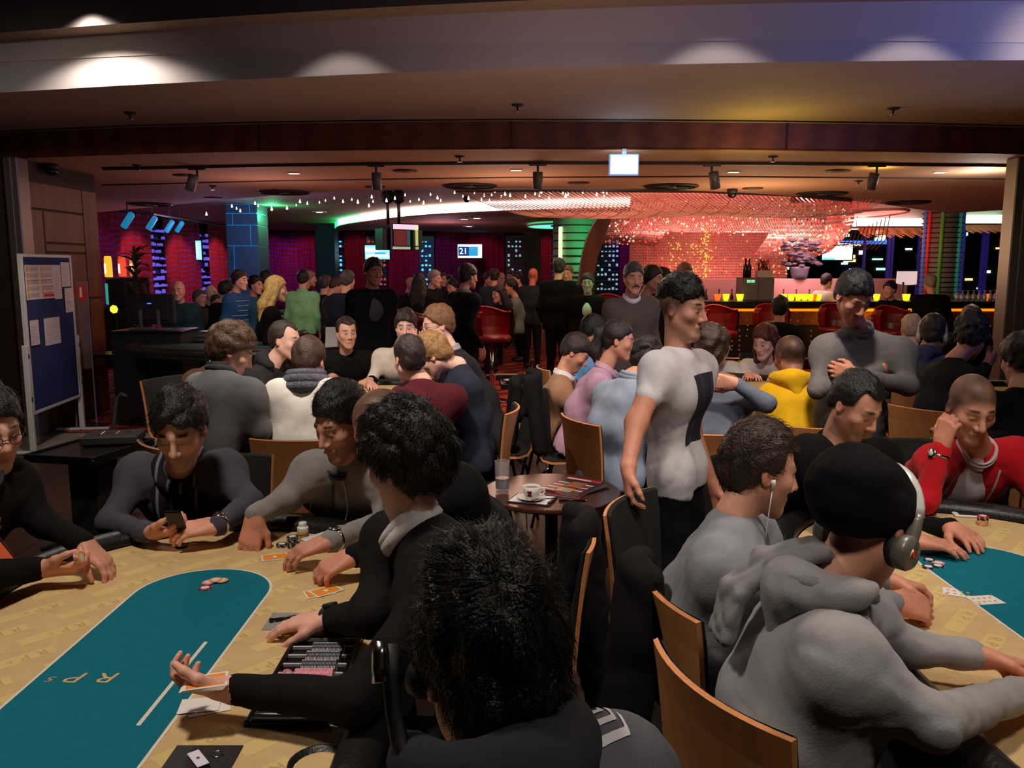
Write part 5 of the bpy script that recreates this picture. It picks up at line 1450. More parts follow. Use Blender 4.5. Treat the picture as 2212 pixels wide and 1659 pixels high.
def person(label, head, hy=0, hp=10, hr=0, hs=1.0, by=None, lean=12, sit=True, hipz=None, top=(90, 90, 92), legs=(30, 32, 40),
           skin=(205, 150, 122), hair=None, beard=0.0, R=None, L=None, wd=1.0, det=1, sh=None, hip=None, neck=None, bare=0.0,
           op=None, collar=None, hood=None, knit=None, fem=0.0, fat=0.0, shoes=(22, 20, 20), fold=1.0, garment='sweater', group=None,
           brow=None, eyes=True, feet=None, thigh=None, closed=False, bulk=.93):
    _SEED[0] += 1; sd = _SEED[0]
    by = hy if by is None else by
    hc = np.array(head, float)
    yb = math.radians(by)
    fw = np.array((math.sin(yb), -math.cos(yb), 0.0)); rt = np.cross(fw, (0, 0, 1.0)); UP = np.array((0, 0, 1.0))
    HR = head_R(hy, hp, hr)
    if neck is None:
        C7 = hc + hs * (HR @ np.array((0, -.045, -.075))) + np.array((0, 0, -.095)) * hs - fw * (0.02 + 0.0016 * lean) * hs
    else: C7 = np.array(neck, float)
    hz = hipz if hipz is not None else (0.56 if sit else 0.93)
    if hip is None:
        dz = C7[2] - hz
        hip = np.array((C7[0], C7[1], hz)) - fw * math.tan(math.radians(lean)) * dz
    hip = np.array(hip, float)
    root = thing('person', label, 'person', (hip[0], hip[1], 0 if sit else hip[2] - hz if hipz else 0), 0, group)
    ro = np.array(root.location)
    spine = nrm(C7 - hip); bf = nrm(fw - spine * (fw @ spine))   # body front, square to the spine
    w = wd
    if sh is None:
        SR = C7 + rt * .168 * w - spine * .085 + bf * .015; SL = C7 - rt * .168 * w - spine * .085 + bf * .015
    else: SR, SL = np.array(sh[0], float), np.array(sh[1], float)
    mid = hip + (C7 - hip) * .45 - bf * 0.03; ch = C7 - spine * .19 + bf * .015
    # legs
    hr_, hl_ = hip + rt * .09 * w, hip - rt * .09 * w
    if sit:
        t = fw if thigh is None else nrm(thigh)
        kR = np.array((*(hr_ + t * .43 + rt * .06)[:2], hz - .03)); kL = np.array((*(hl_ + t * .43 - rt * .06)[:2], hz - .03))
        aR = np.array((*(kR + t * .02)[:2], .10)); aL = np.array((*(kL - t * .06)[:2], .10))
    else:
        zf = ro[2]
        kR = np.array((*(hr_ + fw * .03)[:2], zf + .5 * hz)); kL = np.array((*(hl_ + fw * .05)[:2], zf + .5 * hz))
        aR = np.array((*(hr_ - fw * .02 + rt * .02)[:2], zf + .10)); aL = np.array((*(hl_ + fw * .06 - rt * .02)[:2], zf + .10))
    # arms
    def arm(spec, S, sgn):
        if spec is None:
            if sit: wr = np.array((*(C7 + fw * .40 + rt * sgn * .13)[:2], max(hz + .235, .795))); spec = (wr, fw - rt * sgn * .55, (0, 0, -1), .35)
            else: wr = S - UP * .52 + fw * .06 + rt * sgn * .06; spec = (wr, (fw[0] * .15, fw[1] * .15, -1), -rt * sgn, .4)
        wr = np.array(spec[0], float)
        el = np.array(spec[4], float) if len(spec) > 4 and spec[4] is not None else ik(S, wr, .30 * max(w, .95), .265, (-UP * 1.0 + rt * sgn * .55 - fw * .35) if sit else (-fw + rt * sgn * .3))
        d = spec[1] if spec[1] is not None else wr - el
        return el, wr, nrm(d), spec[2], spec[3]
    eR, wR, dR, nR, cR = arm(R, SR, 1); eL, wL, dL, nL, cL = arm(L, SL, -1)
    hh = (.0130, .0085, .0063)[det] if det >= 0 else .016
    hg = (.027, .0165, .0115)[det] if det >= 0 else .026
    hf = (.0125, .0066, .0049)[det] if det >= 0 else .016
    # ---- body: head, neck, hands and the trunk inside the clothes, one mesh
    H = head_parts(sd, fem, fat)
    nk = HR.T @ (C7 - hc) / hs
    H.c((0, -.018, -.055), nk + np.array((0, 0, -.0)), .051 - fem * .008, .058 - fem * .010, .03)
    V, Q = H.run(hh)
    C = np.tile(np.array(lin(skin)), (len(V), 1))
    nz = wob(sd, 70, 1.0, 5, False)(V) * .5
    def mix(C, col, a): a = np.clip(a, 0, 1)[:, None]; return C * (1 - a) + np.array(lin(col)) * a
    red = np.array(lin(skin)) * np.array((1.05, .72, .68))
    a = np.exp(-(((V[:, 0]) / .014) ** 2 + ((V[:, 2] + .03) / .016) ** 2 + ((V[:, 1] - .11) / .02) ** 2)) * .5 + np.exp(-(((np.abs(V[:, 0]) - .045) / .02) ** 2 + ((V[:, 2] + .025) / .02) ** 2)) * .35 * (V[:, 1] > .03) + (np.abs(V[:, 0]) > .078) * .6
    C = C * (1 - a[:, None]) + red * a[:, None]
    lip = np.exp(-((V[:, 0] / .021) ** 2 + ((V[:, 2] + .068) / .009) ** 2)) * (V[:, 1] > .08)
    C = mix(C, (150, 78, 72), lip * 1.1 * (.75 if not fem else 1))
    hcol = (hair or {}).get('col', (40, 32, 28))
    if beard:
        jaw = 1 / (1 + np.exp((V[:, 2] + .048 + .25 * np.maximum(.05 - V[:, 1], 0) * -1.2 - nz * .01) / .007)) * (V[:, 1] > -.012) * (V[:, 2] > -.125)
        mou = np.exp(-((V[:, 0] / .03) ** 4 + ((V[:, 2] + .052) / .008) ** 4)) * (V[:, 1] > .075)
        side = ((V[:, 1] < .03) & (V[:, 1] > -.005) & (V[:, 2] < .02) & (V[:, 2] > -.06) & (np.abs(V[:, 0]) > .05)) * .8
        C = mix(C, hcol, np.clip(np.maximum(np.maximum(jaw, mou * .6), side), 0, 1) * beard * .72 * (1 - .9 * lip) * (.85 + .15 * nz))
    bz = .036 + .10 * (np.abs(V[:, 0]) - .03) * -.35
    br = np.exp(-(((V[:, 2] - bz) / .0058) ** 2 + ((np.abs(V[:, 0]) - .032) / .021) ** 4)) * (V[:, 1] > .055)
    C = mix(C, brow or tuple(int(x * .8) for x in hcol), br * (1.15 if not fem else .8))
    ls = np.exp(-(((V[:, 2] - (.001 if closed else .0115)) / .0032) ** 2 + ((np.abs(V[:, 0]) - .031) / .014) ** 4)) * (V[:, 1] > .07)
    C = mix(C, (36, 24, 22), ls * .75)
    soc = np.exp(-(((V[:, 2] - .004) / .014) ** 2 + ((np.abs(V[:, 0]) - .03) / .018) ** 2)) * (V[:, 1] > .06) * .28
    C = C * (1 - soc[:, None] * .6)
    if hair and hair.get('buzz'):
        bz_ = 1 / (1 + np.exp(-(V[:, 2] - .068 - .9 * (V[:, 1] - .085)) / .008)) * (V[:, 2] > -.06)
        C = mix(C, hcol, bz_ * hair['buzz'] * (.9 + .2 * nz))
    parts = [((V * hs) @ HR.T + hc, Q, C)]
    sk = np.array(lin(skin)) * np.array((1.0, .86, .82))
    for (el, wr, d, n_, cu, sg) in ((eR, wR, dR, nR, cR, 1), (eL, wL, dL, nL, cL, -1)):
        G = Fld()
        st = el + (wr - el) * (.45 if not bare else .0)
        G.c(st, wr, .042 if bare else .033, .027, .02)
        if bare: G.c(wr + (SR if sg > 0 else SL) * 0 + (el - wr) * 1.0, (SR if sg > 0 else SL) + (el - (SR if sg > 0 else SL)) * .45, .042, .047, .03)
        G.c(wr, wr + d * .03, .0265, .024, .02)
        hand(G, wr + d * .008, d, n_, sg, cu)
        v, q = G.run(hf)
        parts.append((v, q, np.tile(sk, (len(v), 1)) * (1 + .10 * wob(sd + 5, 50, 1, 4, False)(v))[:, None]))
    B = Fld()
    B.c(hip, mid, .06, .06, .04).c(mid, ch, .06, .065, .04).c(ch, C7 - spine * .05, .06, .045, .04).c(C7 - spine * .06, SR, .03, .03, .04).c(C7 - spine * .06, SL, .03, .03, .04)
    for S, el, wr in ((SR, eR, wR), (SL, eL, wL)): B.c(S, el, .038, .032, .03).c(el, el + (wr - el) * .6, .03, .024, .02)
    for hp_, kn, an in ((hr_, kR, aR), (hl_, kL, aL)): B.c(hp_, kn, .06, .042, .03).c(kn, an, .04, .028, .02)
    v, q = B.run(.045)
    parts.append((v, q, np.tile(np.array(lin(skin)), (len(v), 1))))
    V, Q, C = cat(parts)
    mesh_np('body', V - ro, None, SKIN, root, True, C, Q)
    def put(name, F, h, m, disp=None, clip=None):
        v, q = F.run(h, disp, clip)
        if len(v): return mesh_np(name, v - ro, None, m, root, True, None, q)
    def xf(p): return (np.asarray(p, float) * hs) @ HR.T + hc - ro
    # ---- eyes
    if eyes and det >= 1 and not closed:
        ev = []; ef = []; ec = []
        for sx in (-1, 1):
            n1, n2 = 10, 7
            c = np.array((sx * .031, .0785, .0045)); b = len(ev)
            for j in range(n2):
                th = math.pi * j / (n2 - 1)
                for i in range(n1):
                    ph = 2 * math.pi * i / n1
                    dr = np.array((math.sin(th) * math.cos(ph), math.cos(th), math.sin(th) * math.sin(ph)))
                    ev.append(xf(c + dr * np.array((.0128, .0138, .0068 if hp < 25 else .0042))))
                    ec.append((.045, .03, .025) if th < .75 else (.52, .46, .43))
            for j in range(n2 - 1):
                for i in range(n1):
                    k = (i + 1) % n1
                    ef.append([b + j * n1 + i, b + j * n1 + k, b + (j + 1) * n1 + k, b + (j + 1) * n1 + i])
            mesh_np('eye', ev, ef, EYE, root, True, ec); ev = []; ef = []; ec = []
    # ---- top
    fz = wob(sd + 1, 11, .0025 * fold, 4, False); fz2 = creases(sd + 2, 24, .0065 * fold)
    dis = (lambda P: fz(P) + fz2(P)) if det > 0 else None
    tm = cloth(top, knit=knit)
    T = Fld()
    def trunk(F, g=0.0):
        bk = bulk
        for sg in (1, -1):
            hp_ = hip + rt * sg * .085 * w; md = mid + rt * sg * .072 * w; cc = ch + rt * sg * (.088 - fem * .015) * w
            F.c(hp_ + spine * .0, md, .116 * w * bk + g + fat * .03, .098 * w * bk + g + fat * .04, .06).c(md, cc, .100 * w * bk + g + fat * .04, .108 * bk + g - fem * .01, .06)
            S = SR if sg > 0 else SL
            F.c(cc, S, .088 * bk + g, .056 + g, .07); F.c(cc + spine * .05, S - spine * .06 + (S - cc) * .04, .085 * bk + g, .05 + g, .07); F.c(hp_, hp_ - spine * .10, .116 * w * bk + g + fat * .03, .118 * w * bk + g + fat * .03, .05)
            F.c(C7 - spine * .16 - bf * .03, S, .085 * bk + g, .055 + g, .08); F.c(S - spine * .05, md, .046 + g, .095 * w * bk + g + fat * .03, .08); F.c(C7 - spine * .045, S + spine * .0, .052 + g, .050 + g, .07)
        F.c(ch, C7 - spine * .06, .09 + g, .062 + g, .05)
        F.c(ch - bf * .035, mid - bf * .015, .08 * bk + g, .075 * bk + g, .06)
    trunk(T)
    for S, el, wr in ((SR, eR, wR), (SL, eL, wL)):
        if bare:
            e2 = S + (el - S) * bare
            T.c(S, e2, .054 * bulk / .93, .056 * bulk / .93, .05)
        else:
            T.c(S, el, .056, .0485, .06).c(el, wr, .0485, .036, .03)
            if garment in ('sweater', 'hoodie', 'jacket') and det > 0: T.c(wr - (wr - el) * .16, wr - (wr - el) * .02, .0405, .038, .01)
    if not (hood is None): pass
    if op:
        a0 = C7 + bf * .13 + spine * .03; b0 = C7 + bf * (.17 + .03 * fat) - spine * op[1]
        T.c(a0, b0, op[0], op[0] * .25, .012, sub=True)
    if fem: 
        for sg in (1, -1): T.e(ch + rt * sg * .075 + bf * .085 - spine * .03, (.065, .06, .065), .04)
    cl = None
    put(garment if garment in ('sweater', 'hoodie', 'suit_jacket', 'shirt', 'jacket', 'tee_shirt', 'coat') else 'sweater', T, hg, tm, dis, lambda P: -((P - hip) @ spine) - (.085 if sit else .10) + .012 * np.sin((P @ rt) * 25 + sd))
    if op:
        U = Fld(); g = -.012
        U.c(ch + bf * .015, C7 - spine * .055 + bf * .01, .10, .066, .04).c(ch + bf * .01, mid, .10, .09, .04)
        for sg in (1, -1): U.c(ch + rt * sg * .07, mid + rt * sg * .06, .095, .09, .05)
        put('shirt', U, hg, cloth(op[2]), None)
    ax = nrm(HR @ np.array((0, -.02, .1)) + spine); cx = nrm(np.cross(ax, -bf)); cy = np.cross(ax, cx)
    if np.dot(cy, bf) < 0: cy = -cy
    if collar:
        r0 = .064 - .008 * fem; kind = collar[1] if len(collar) > 1 else 'ring'
        m = MB(); n = 26
        base = C7 - spine * .005 + bf * .012
        for lay in ((0, .0125, .0), (1, .0095, .018)) if kind != 'ring' else ((0, .0125, 0),):
            path = []
            for i in range(n):
                a = 2 * math.pi * i / n
                fr = max(math.sin(a), 0)
                path.append(base + cx * math.cos(a) * (r0 + .010 - .004 * lay[0]) + cy * math.sin(a) * (r0 + .014) + ax * (lay[2] + .006 - .035 * fr ** 1.5) - ro)
            m.tube(path, lay[1] * .62, 8, closed=True, flat=2.3)
        m.build('collar', cloth(collar[0]), root, True)
    if hood is not None:
        Hd = Fld(); 
        for i in range(9):
            a = math.radians(-20 + 220 * i / 8); b_ = math.radians(-20 + 220 * (i + 1) / 8)
            f = lambda t: C7 + rt * math.cos(t) * .098 - bf * (math.sin(t) * .085 - .02) + spine * (.020 - .018 * math.sin(t))
            if i < 8: Hd.c(f(a), f(b_), .020 + .012 * math.sin(a), .020 + .012 * math.sin(b_), .045)
        Hd.c(C7 - bf * .075 - spine * .005, C7 - bf * .085 - spine * .13, .048, .025, .06)
        put('hood', Hd, hg, cloth(hood), creases(sd + 9, 24, .007))
    # ---- legs, shoes
    Lg = Fld(); Lg.c(hr_, hl_, .086 * w * bulk / .93, .086 * w * bulk / .93, .05)
    for hp_, kn, an in ((hr_, kR, aR), (hl_, kL, aL)):
        Lg.c(hp_, kn, .086 * w * bulk / .93, .064, .05).c(kn, an + UP * .0, .062, .047, .04)
    put('trousers', Lg, max(hg, .026), cloth(legs), wob(sd + 3, 15, .006, 5, True) if det > 0 else None)
    for an in (aR, aL):
        fz0 = fw if feet is None else feet
        S_ = Fld().c(an - UP * .045, an - UP * .055 + fz0 * .14, .045, .036, .03).c(an, an - UP * .05, .045, .045, .03)
        zf = ro[2]
        put('shoe', S_, .028, mat('shoe_%d' % shoes[0], shoes, .4), None, lambda P, z=zf: z + .004 - P[:, 2])
    # ---- hair
    if hair and not hair.get('none'):
        t_, s_, b_, line = hair.get('top', .02), hair.get('side', .008), hair.get('back', .012), hair.get('line', .084)
        K = Fld()
        K.e((0, -.014 - b_ * .4, .036 + t_ * .35), (.0765 + s_, .097 + b_, .091 + t_), .02)
        if hair.get('fringe'): K.e((0, .055, .075), (.06, .045, .03 + t_ * .4), .03)
        if t_ > .025: K.e((0, .01, .095), (.062, .085, .03 + t_), .03)
        if not hair.get('cap'): K.e((0, -.055, -.02), (.062 + s_ * .6, .050 + b_ * .8, .055), .02)
        nape = hair.get('nape', -.07); ear = hair.get('ear', .9); rec = hair.get('rec', 0.0)
        def clip(P):
            hl = line + .95 * (P[:, 1] - .088) + 55 * rec * P[:, 0] ** 2 * (P[:, 1] > .03)
            hl = np.where(P[:, 1] < -.015, nape, np.maximum(hl, nape)) if hair.get('sharp') else np.maximum(hl - .0, np.where(P[:, 1] > -.02, -.06, nape))
            wv = wob(sd + 4, 90, .004, 4, False)(P)
            d = hl - P[:, 2] + wv
            if hair.get('cap'): d = np.maximum(d, hair['cap'] - P[:, 2] + wv)
            if hair.get('bald'):
                d = np.maximum(d, .001 + (P[:, 2] - hair['bald']))
            return d
        am = hair.get('mess', .006)
        d1 = wob(sd + 6, 55, am, 6, True, (1, .45, .45)); d2 = wob(sd + 7, 130, am * .35, 6, True, (1, .5, .5))
        V, Q = K.run(hh * 1.12, (lambda P: d1(P) + d2(P)) if det > 0 else (lambda P: d1(P)), clip)
        pr = [(V, Q)]
        ns = hair.get('n', (0, 250, 1000)[det] if det >= 0 else 0)
        if ns and len(V):
            N = vnormals(V, Q)
            ok = (V[:, 2] > nape + .0) & (np.linalg.norm(N, axis=1) > .5)
            cd = np.array(hair.get('comb', (.0, 1.0, .15)), float); wh = np.array(hair.get('whorl', (0, -.07, .10)))
            comb = lambda p: cd + .8 * (p - wh) / (np.linalg.norm(p - wh, axis=1)[:, None] + 1e-3) + np.array((0, 0, -.5)) * (p[:, 2:3] < .07)
            pr.append(strands(V[ok], N[ok], None, None, ns, hair.get('len', .03), None, comb, hair.get('w', .0011), hair.get('curl', .16), hair.get('lift', .16), seed=sd))
        if hair.get('long') or hair.get('pony'):
            Z = Fld(); q0 = xf((0, -.10, .05)) + ro; ln = hair.get('long', .32)
            if hair.get('pony'):
                q1 = xf((0, -.135, .02)) + ro
                Z.c(q0, q1, .03, .03, .02).c(q1, q1 - UP * .12 - fw * .03, .034, .038, .02).c(q1 - UP * .12 - fw * .03, q1 - UP * .22 - fw * .01, .036, .012, .02)
            else:
                for sx in (-1, 0, 1):
                    q1 = xf((sx * .05, -.065, .0)) + ro; q2 = C7 - bf * .07 + rt * sx * .07
                    Z.c(q1, q2, .05, .05, .03).c(q2, q2 - spine * (ln - .12) - bf * .01, .05, .032, .03)
                for sx in (-1, 1):
                    q1 = xf((sx * .078, .0, .03)) + ro; Z.c(q1, C7 + rt * sx * .085 - spine * .02, .026, .03, .02)
            v, q = Z.run(hh * 1.6, wob(sd + 8, 60, .007, 6, True, (1, 1, .12)))
            v = (v - hc) @ HR / hs
            pr.append((v, q))
        V, Q, _ = cat(pr)
        hm = mesh_np('hair', (V * hs) @ HR.T + hc - ro, None, hair_mat(hcol), root, True, None, Q)
    NPEOPLE.append(label)
    return dict(root=root, ro=ro, hc=hc, HR=HR, hs=hs, C7=C7, spine=spine, bf=bf, rt=rt, fw=fw, SR=SR, SL=SL, eR=eR, eL=eL, wR=wR, wL=wL, dR=dR, dL=dL, ch=ch, mid=mid, hip=hip, xf=xf, ax=ax, cx=cx, cy=cy)
# ---------------------------------------------------------------- the people in the room
def H(col=(28, 24, 22), **k): return dict(col=col, **k)
DK = (24, 21, 20); BR = (62, 42, 30); BL = (168, 128, 76); GY = (130, 126, 122)
SK1, SK2, SK3, SK4 = (222, 168, 144), (208, 150, 124), (232, 184, 164), (158, 104, 80)
SEATED = []
def seated(nm, desc, *a, chair_on=True, chair_at=None, **k):
    q = person(desc, *a, **k); q['nm'] = nm; SEATED.append(q)
    if chair_on:
        f = q['fw']; h = q['hip']
        if chair_at: chair(chair_at[0], chair_at[1], math.atan2(-chair_at[2], chair_at[3]), 'plywood chair with dark pad under ' + nm)
        else: chair(h[0], h[1], math.atan2(-f[0], f[1]), 'plywood chair with dark pad under ' + nm)
    return q
V3 = lambda *a: np.array(a, float)
NEAR = {}
# near left table
NEAR['glasses'] = seated('the man in glasses', 'man in glasses and black printed jacket holding chips at the left table edge', W(-22, 928, 2.55), 55, 14, by=65, det=2, lean=14, top=(20, 19, 20), skin=SK1, hair=H(DK, top=.022), beard=.25,
    neck=W(-62, 1020, 2.45), sh=(W(-150, 1125, 2.25), W(22, 1045, 2.62)), hip=(-1.95, 2.35, .56),
    R=(PZ(82, 1228, .815), (1, .12, -.06), (.1, .6, .8), .85, W(-150, 1262, 2.1)), L=(PZ(178, 1172, .86), (.75, -.15, -.62), (-.3, -.1, -1), .45, W(95, 1130, 2.6)), collar=((44, 44, 48), 'stand'), garment='jacket')
NEAR['scarf'] = seated('the man in the striped scarf', 'man in slate sweater and dark striped scarf looking down at his phone', W(389, 930, 2.88), 6, 24, by=6, det=2, top=(72, 70, 82), skin=SK1, hair=H(DK, top=.024, side=.010, mess=.008), beard=.62,
    neck=W(390, 1006, 3.12), sh=(W(302, 1022, 3.14), W(482, 1018, 3.14)), hip=(-1.28, 3.42, .56), op=(.078, .34, (26, 26, 30)), closed=True,
    R=(W(322, 1150, 2.80), (1, -.28, .12), (.25, .3, .9), .75, W(240, 1128, 2.98)), L=(W(470, 1136, 2.80), (-1, -.35, -.02), (.1, .35, -.8), .55, W(540, 1086, 3.0)))
NEAR['grey'] = seated('the man in the grey button jacket', 'man in grey pocketed jacket with white earphone cords leaning over his chips', W(738, 914, 2.9), -36, 22, by=-18, det=2, top=(138, 134, 130), skin=SK2, hair=H((20, 18, 18), top=.022, side=.006, mess=.004, n=1400, len=.013, lift=.6), beard=.7,
    neck=W(748, 985, 3.08), sh=(W(678, 1018, 3.08), W(815, 1020, 3.0)), hip=(-.66, 3.40, .56), garment='jacket', closed=True,
    R=(W(552, 1112, 2.82), (-.12, -.42, -.9), (.1, .85, -.45), .28, W(620, 1078, 3.02)), L=(W(714, 1170, 2.62), (-1, -.38, -.22), (0, .1, -1), .5, W(842, 1124, 2.92)), collar=((60, 58, 58), 'stand'))
NEAR['bald'] = seated('the balding man beside the dealer', 'balding man in black jacket half hidden behind the dealer', W(828, 922, 2.74), -70, 34, by=-80, det=2, top=(21, 21, 23), skin=SK2, hair=H((48, 38, 34), none=1, buzz=.8), fat=.4,
    neck=W(905, 992, 2.76), sh=(W(905, 1015, 2.98), W(985, 1055, 2.55)), hip=(.0, 2.72, .56), chair_at=(-.03, 2.58, -.997, -.07),
    R=(V3(-.12, 2.72, .80), (-1, .1, 0), (0, 0, -1), .4), L=(PZ(768, 1200, .83), (-1, -.45, -.35), (.1, .3, -1), .8, W(900, 1160, 2.5)))
NEAR['dealer'] = seated('the dealer', 'dealer in black suit and white collar reaching over the chip tray with the card deck', W(876, 1000, 1.92), -122, 12, hr=-6, hs=.94, by=-88, det=2, top=(23, 22, 23), skin=SK3, garment='suit_jacket', chair_on=False,
    hair=H((26, 22, 21), top=.026, side=.014, back=.022, line=.07, mess=.008, n=4500, len=.032, w=.0010, comb=(0, .3, -.35), nape=-.085),
    neck=W(892, 1125, 1.93), sh=(W(842, 1170, 2.10), W(985, 1232, 1.74)), hip=(.08, 1.80, .56),
    R=(PZ(716, 1338, .80), (-1, .04, -.10), (0, .0, -1), .32, PZ(800, 1330, .90)), L=(PZ(508, 1490, .83), (-1, .16, .02), (.15, .45, .9), .75, PZ(770, 1515, .84)), collar=((206, 200, 200), 'stand'))
NEAR['front'] = seated('the dark haired person in front', 'dark haired person seen from behind with headphones round the neck, nearest the camera', W(1056, 1436, .97), -158, 24, hs=.96, by=-150, det=2, lean=8, top=(98, 100, 106), skin=SK2, garment='jacket',
    hair=H((12, 11, 12), top=.034, side=.012, back=.020, mess=.007, n=6500, len=.034, w=.0008, curl=.12, comb=(.3, .8, .1), lift=.06, whorl=(.02, -.06, .11), nape=-.09), neck=W(1075, 1640, .88), hood=(52, 54, 58))
# near right table
NEAR['earbud'] = seated('the man with white earbuds', 'man in grey sweater with white earbuds in profile at the right table', W(1642, 1016, 2.16), 96, 14, hs=.93, by=92, det=2, top=(132, 132, 138), skin=SK2, hair=H((52, 36, 28), top=.018, side=.007, mess=.004, rec=.25, line=.088), beard=.35,
    neck=W(1588, 1112, 2.14), sh=(W(1560, 1225, 1.98), W(1618, 1160, 2.32)), hip=(.54, 2.14, .56), fat=.45, chair_at=(.66, 2.14, .99, .12),
    R=(PZ(1925, 1302, .82), (1, .1, -.2), (.1, .5, -.7), .9, PZ(1720, 1330, .86)), L=(PZ(1905, 1252, .82), (1, -.1, -.2), (0, -.3, -.9), .8, None))
NEAR['beanie'] = seated('the man in the black beanie', 'man in pale grey hoodie, black beanie and white headphones leaning on the right table', W(1876, 1136, 1.66), 126, 28, hs=.94, by=100, det=2, top=(150, 148, 148), skin=SK2, hair=None, hood=(150, 148, 148), garment='hoodie', fat=.25,
    neck=W(1775, 1262, 1.62), sh=(W(1812, 1425, 1.46), W(1845, 1320, 1.84)), hip=(.60, 1.62, .56), chair_at=(.64, 1.69, .92, .4),
    R=(PZ(2196, 1500, .83), (1, .35, -.1), (0, .2, -1), .5, W(2010, 1560, 1.42)), L=(PZ(2098, 1416, .84), (1, .05, -.28), (-.1, -.5, -.8), .75, W(1960, 1400, 1.85)))
NEAR['red'] = seated('the man in the red jacket', 'man in red track jacket and white shirt resting his cheek on his fist', W(2098, 880, 3.28), -2, 24, by=-5, det=2, top=(196, 22, 34), skin=SK2, hair=H((40, 32, 28), none=1, buzz=.9), beard=.4, wd=1.12, hs=1.04, garment='jacket', closed=True,
    neck=W(2108, 965, 3.46), sh=(W(2022, 1000, 3.46), W(2196, 985, 3.46)), hip=(1.95, 3.75, .56), op=(.085, .40, (206, 198, 196)),
    R=(W(2034, 966, 3.2), (.14, -.12, 1), (.8, .35, .1), 1.35, W(1998, 1082, 3.18)), collar=((206, 198, 196), 'stand'))
NEAR['blackshirt'] = seated('the man in the black shirt', 'bearded man in black shirt bent over the right table', W(1848, 876, 3.08), 32, 32, hs=.96, by=36, det=2, top=(19, 19, 20), skin=SK2, hair=H((30, 26, 26), top=.010, side=.006, mess=.003, rec=.55, line=.094, n=900, len=.012), beard=.65, garment='shirt', closed=True,
    neck=W(1800, 962, 3.14), sh=(W(1748, 985, 3.1), W(1900, 990, 3.2)), hip=(1.10, 3.45, .56), collar=((19, 19, 20), 'stand'))
# standing near
NEAR['tee'] = person('young man standing in white tee shirt with dark print, hand on a chair back', W(1474, 668, 3.40), 52, 8, hs=.95, by=58, sit=False, det=2, top=(222, 218, 220), legs=(16, 16, 19), skin=SK2, bare=.52, garment='tee_shirt', hair=H((18, 16, 16), top=.024, side=.003, back=.006, mess=.006, n=1200, len=.014, lift=.5, line=.088, cap=.048, buzz=.8), beard=.12,
    neck=W(1464, 752, 3.42), sh=(W(1424, 800, 3.29), W(1508, 795, 3.56)), hip=W(1462, 1010, 3.46), R=(W(1357, 1008, 3.02), (.02, -.14, -1), (1, .1, .1), .55, W(1375, 912, 3.16)), wd=.90, bulk=.90)
NEAR['cross'] = person('man in grey ribbed sweater standing with folded arms behind the right table', W(1843, 642, 4.25), 14, 36, hs=.95, by=8, sit=False, det=2, top=(112, 108, 106), legs=(56, 62, 78), skin=SK2, hair=H((20, 18, 18), top=.014, side=.007, mess=.004, line=.09, n=1400, len=.014), beard=.4, wd=1.0, knit='r', closed=True,
    neck=W(1850, 706, 4.42), sh=(W(1786, 756, 4.38), W(1944, 760, 4.38)), hip=(1.86, 4.48, .93), R=(W(1896, 800, 4.32), (1, .40, .2), (0, 1, .1), .5, W(1766, 842, 4.27)), L=(W(1852, 812, 4.15), (-1, .75, .25), (0, 1, 0), .5, W(1962, 834, 4.27)), collar=((100, 96, 95), 'stand'))
# mid left table
seated('the man in the grey zip sweater', 'brown haired man in grey sweater seen from behind, left of the white sweater', W(500, 760, 4.25), 112, 28, by=140, det=1, top=(116, 114, 116), legs=(44, 52, 70), skin=SK1, hair=H((86, 62, 44), top=.020, side=.010, back=.016, mess=.007, n=1500), hs=1.02,
    neck=W(475, 798, 4.22), sh=(W(538, 852, 4.1), W(432, 838, 4.38)), hip=(-1.52, 4.05, .58), R=(W(600, 872, 4.5), None, (0, 0, -1), .4, W(562, 930, 4.1)), collar=((74, 73, 76), 'stand'), lean=8)
WSW = seated('the man in the white sweater', 'man in white sweater and grey knitted scarf seen from behind', W(667, 784, 4.42), 172, 26, by=176, det=1, top=(232, 226, 216), skin=SK1, hair=H((70, 50, 38), top=.012, side=.008, back=.012, mess=.003), fold=.7, fat=.2,
    neck=W(662, 828, 4.3), sh=(W(716, 852, 4.24), W(604, 852, 4.24)), hip=(-1.06, 4.2, .57), chair_at=(-1.07, 4.26, .03, 1))
seated('the man in the charcoal hoodie', 'man with receding hair in charcoal hoodie, in profile at the middle table', W(617, 736, 5.6), 76, 8, by=78, det=1, top=(46, 45, 48), skin=SK3, hair=H((58, 46, 40), top=.008, side=.006, rec=.9, line=.10, mess=.002, n=300, len=.01), neck=W(588, 786, 5.6), hip=(-1.95, 5.6, .56), hood=(46, 45, 48), garment='hoodie', fat=.3)
seated('the bald man in the brown coat', 'bald man in brown coat hidden behind the grey sweater man', W(484, 752, 6.3), 62, 20, by=66, det=0, top=(82, 56, 40), skin=SK3, hair=None, hip=(-2.45, 6.2, .56), garment='coat')
seated('the man in the black sweater', 'smiling man in black sweater facing the camera at the far end of the middle table', W(749, 720, 7.02), 26, 4, by=6, det=1, top=(20, 19, 20), skin=SK1, hair=H((50, 38, 32), top=.012, side=.006, rec=.4, line=.094, mess=.003, n=500, len=.014), beard=.2,
    R=(PZ(716, 812, .80), (.5, -.8, -.1), (0, 0, -1), .5), L=(PZ(802, 820, .80), (-.5, -.8, -.1), (0, 0, -1), .5), hip=(-1.4, 7.35, .56))
seated('the man in the cream sweater', 'young man in cream sweater resting his mouth on his hand', W(877, 708, 6.7), 2, 6, by=-10, det=1, top=(214, 202, 186), skin=SK3, hair=H((52, 38, 30), top=.022, side=.01), neck=W(864, 752, 6.95), hip=(-.92, 7.15, .56), L=(W(897, 752, 6.62), (-.2, -.1, 1), (.1, .9, 0), .7, W(892, 812, 6.7)))
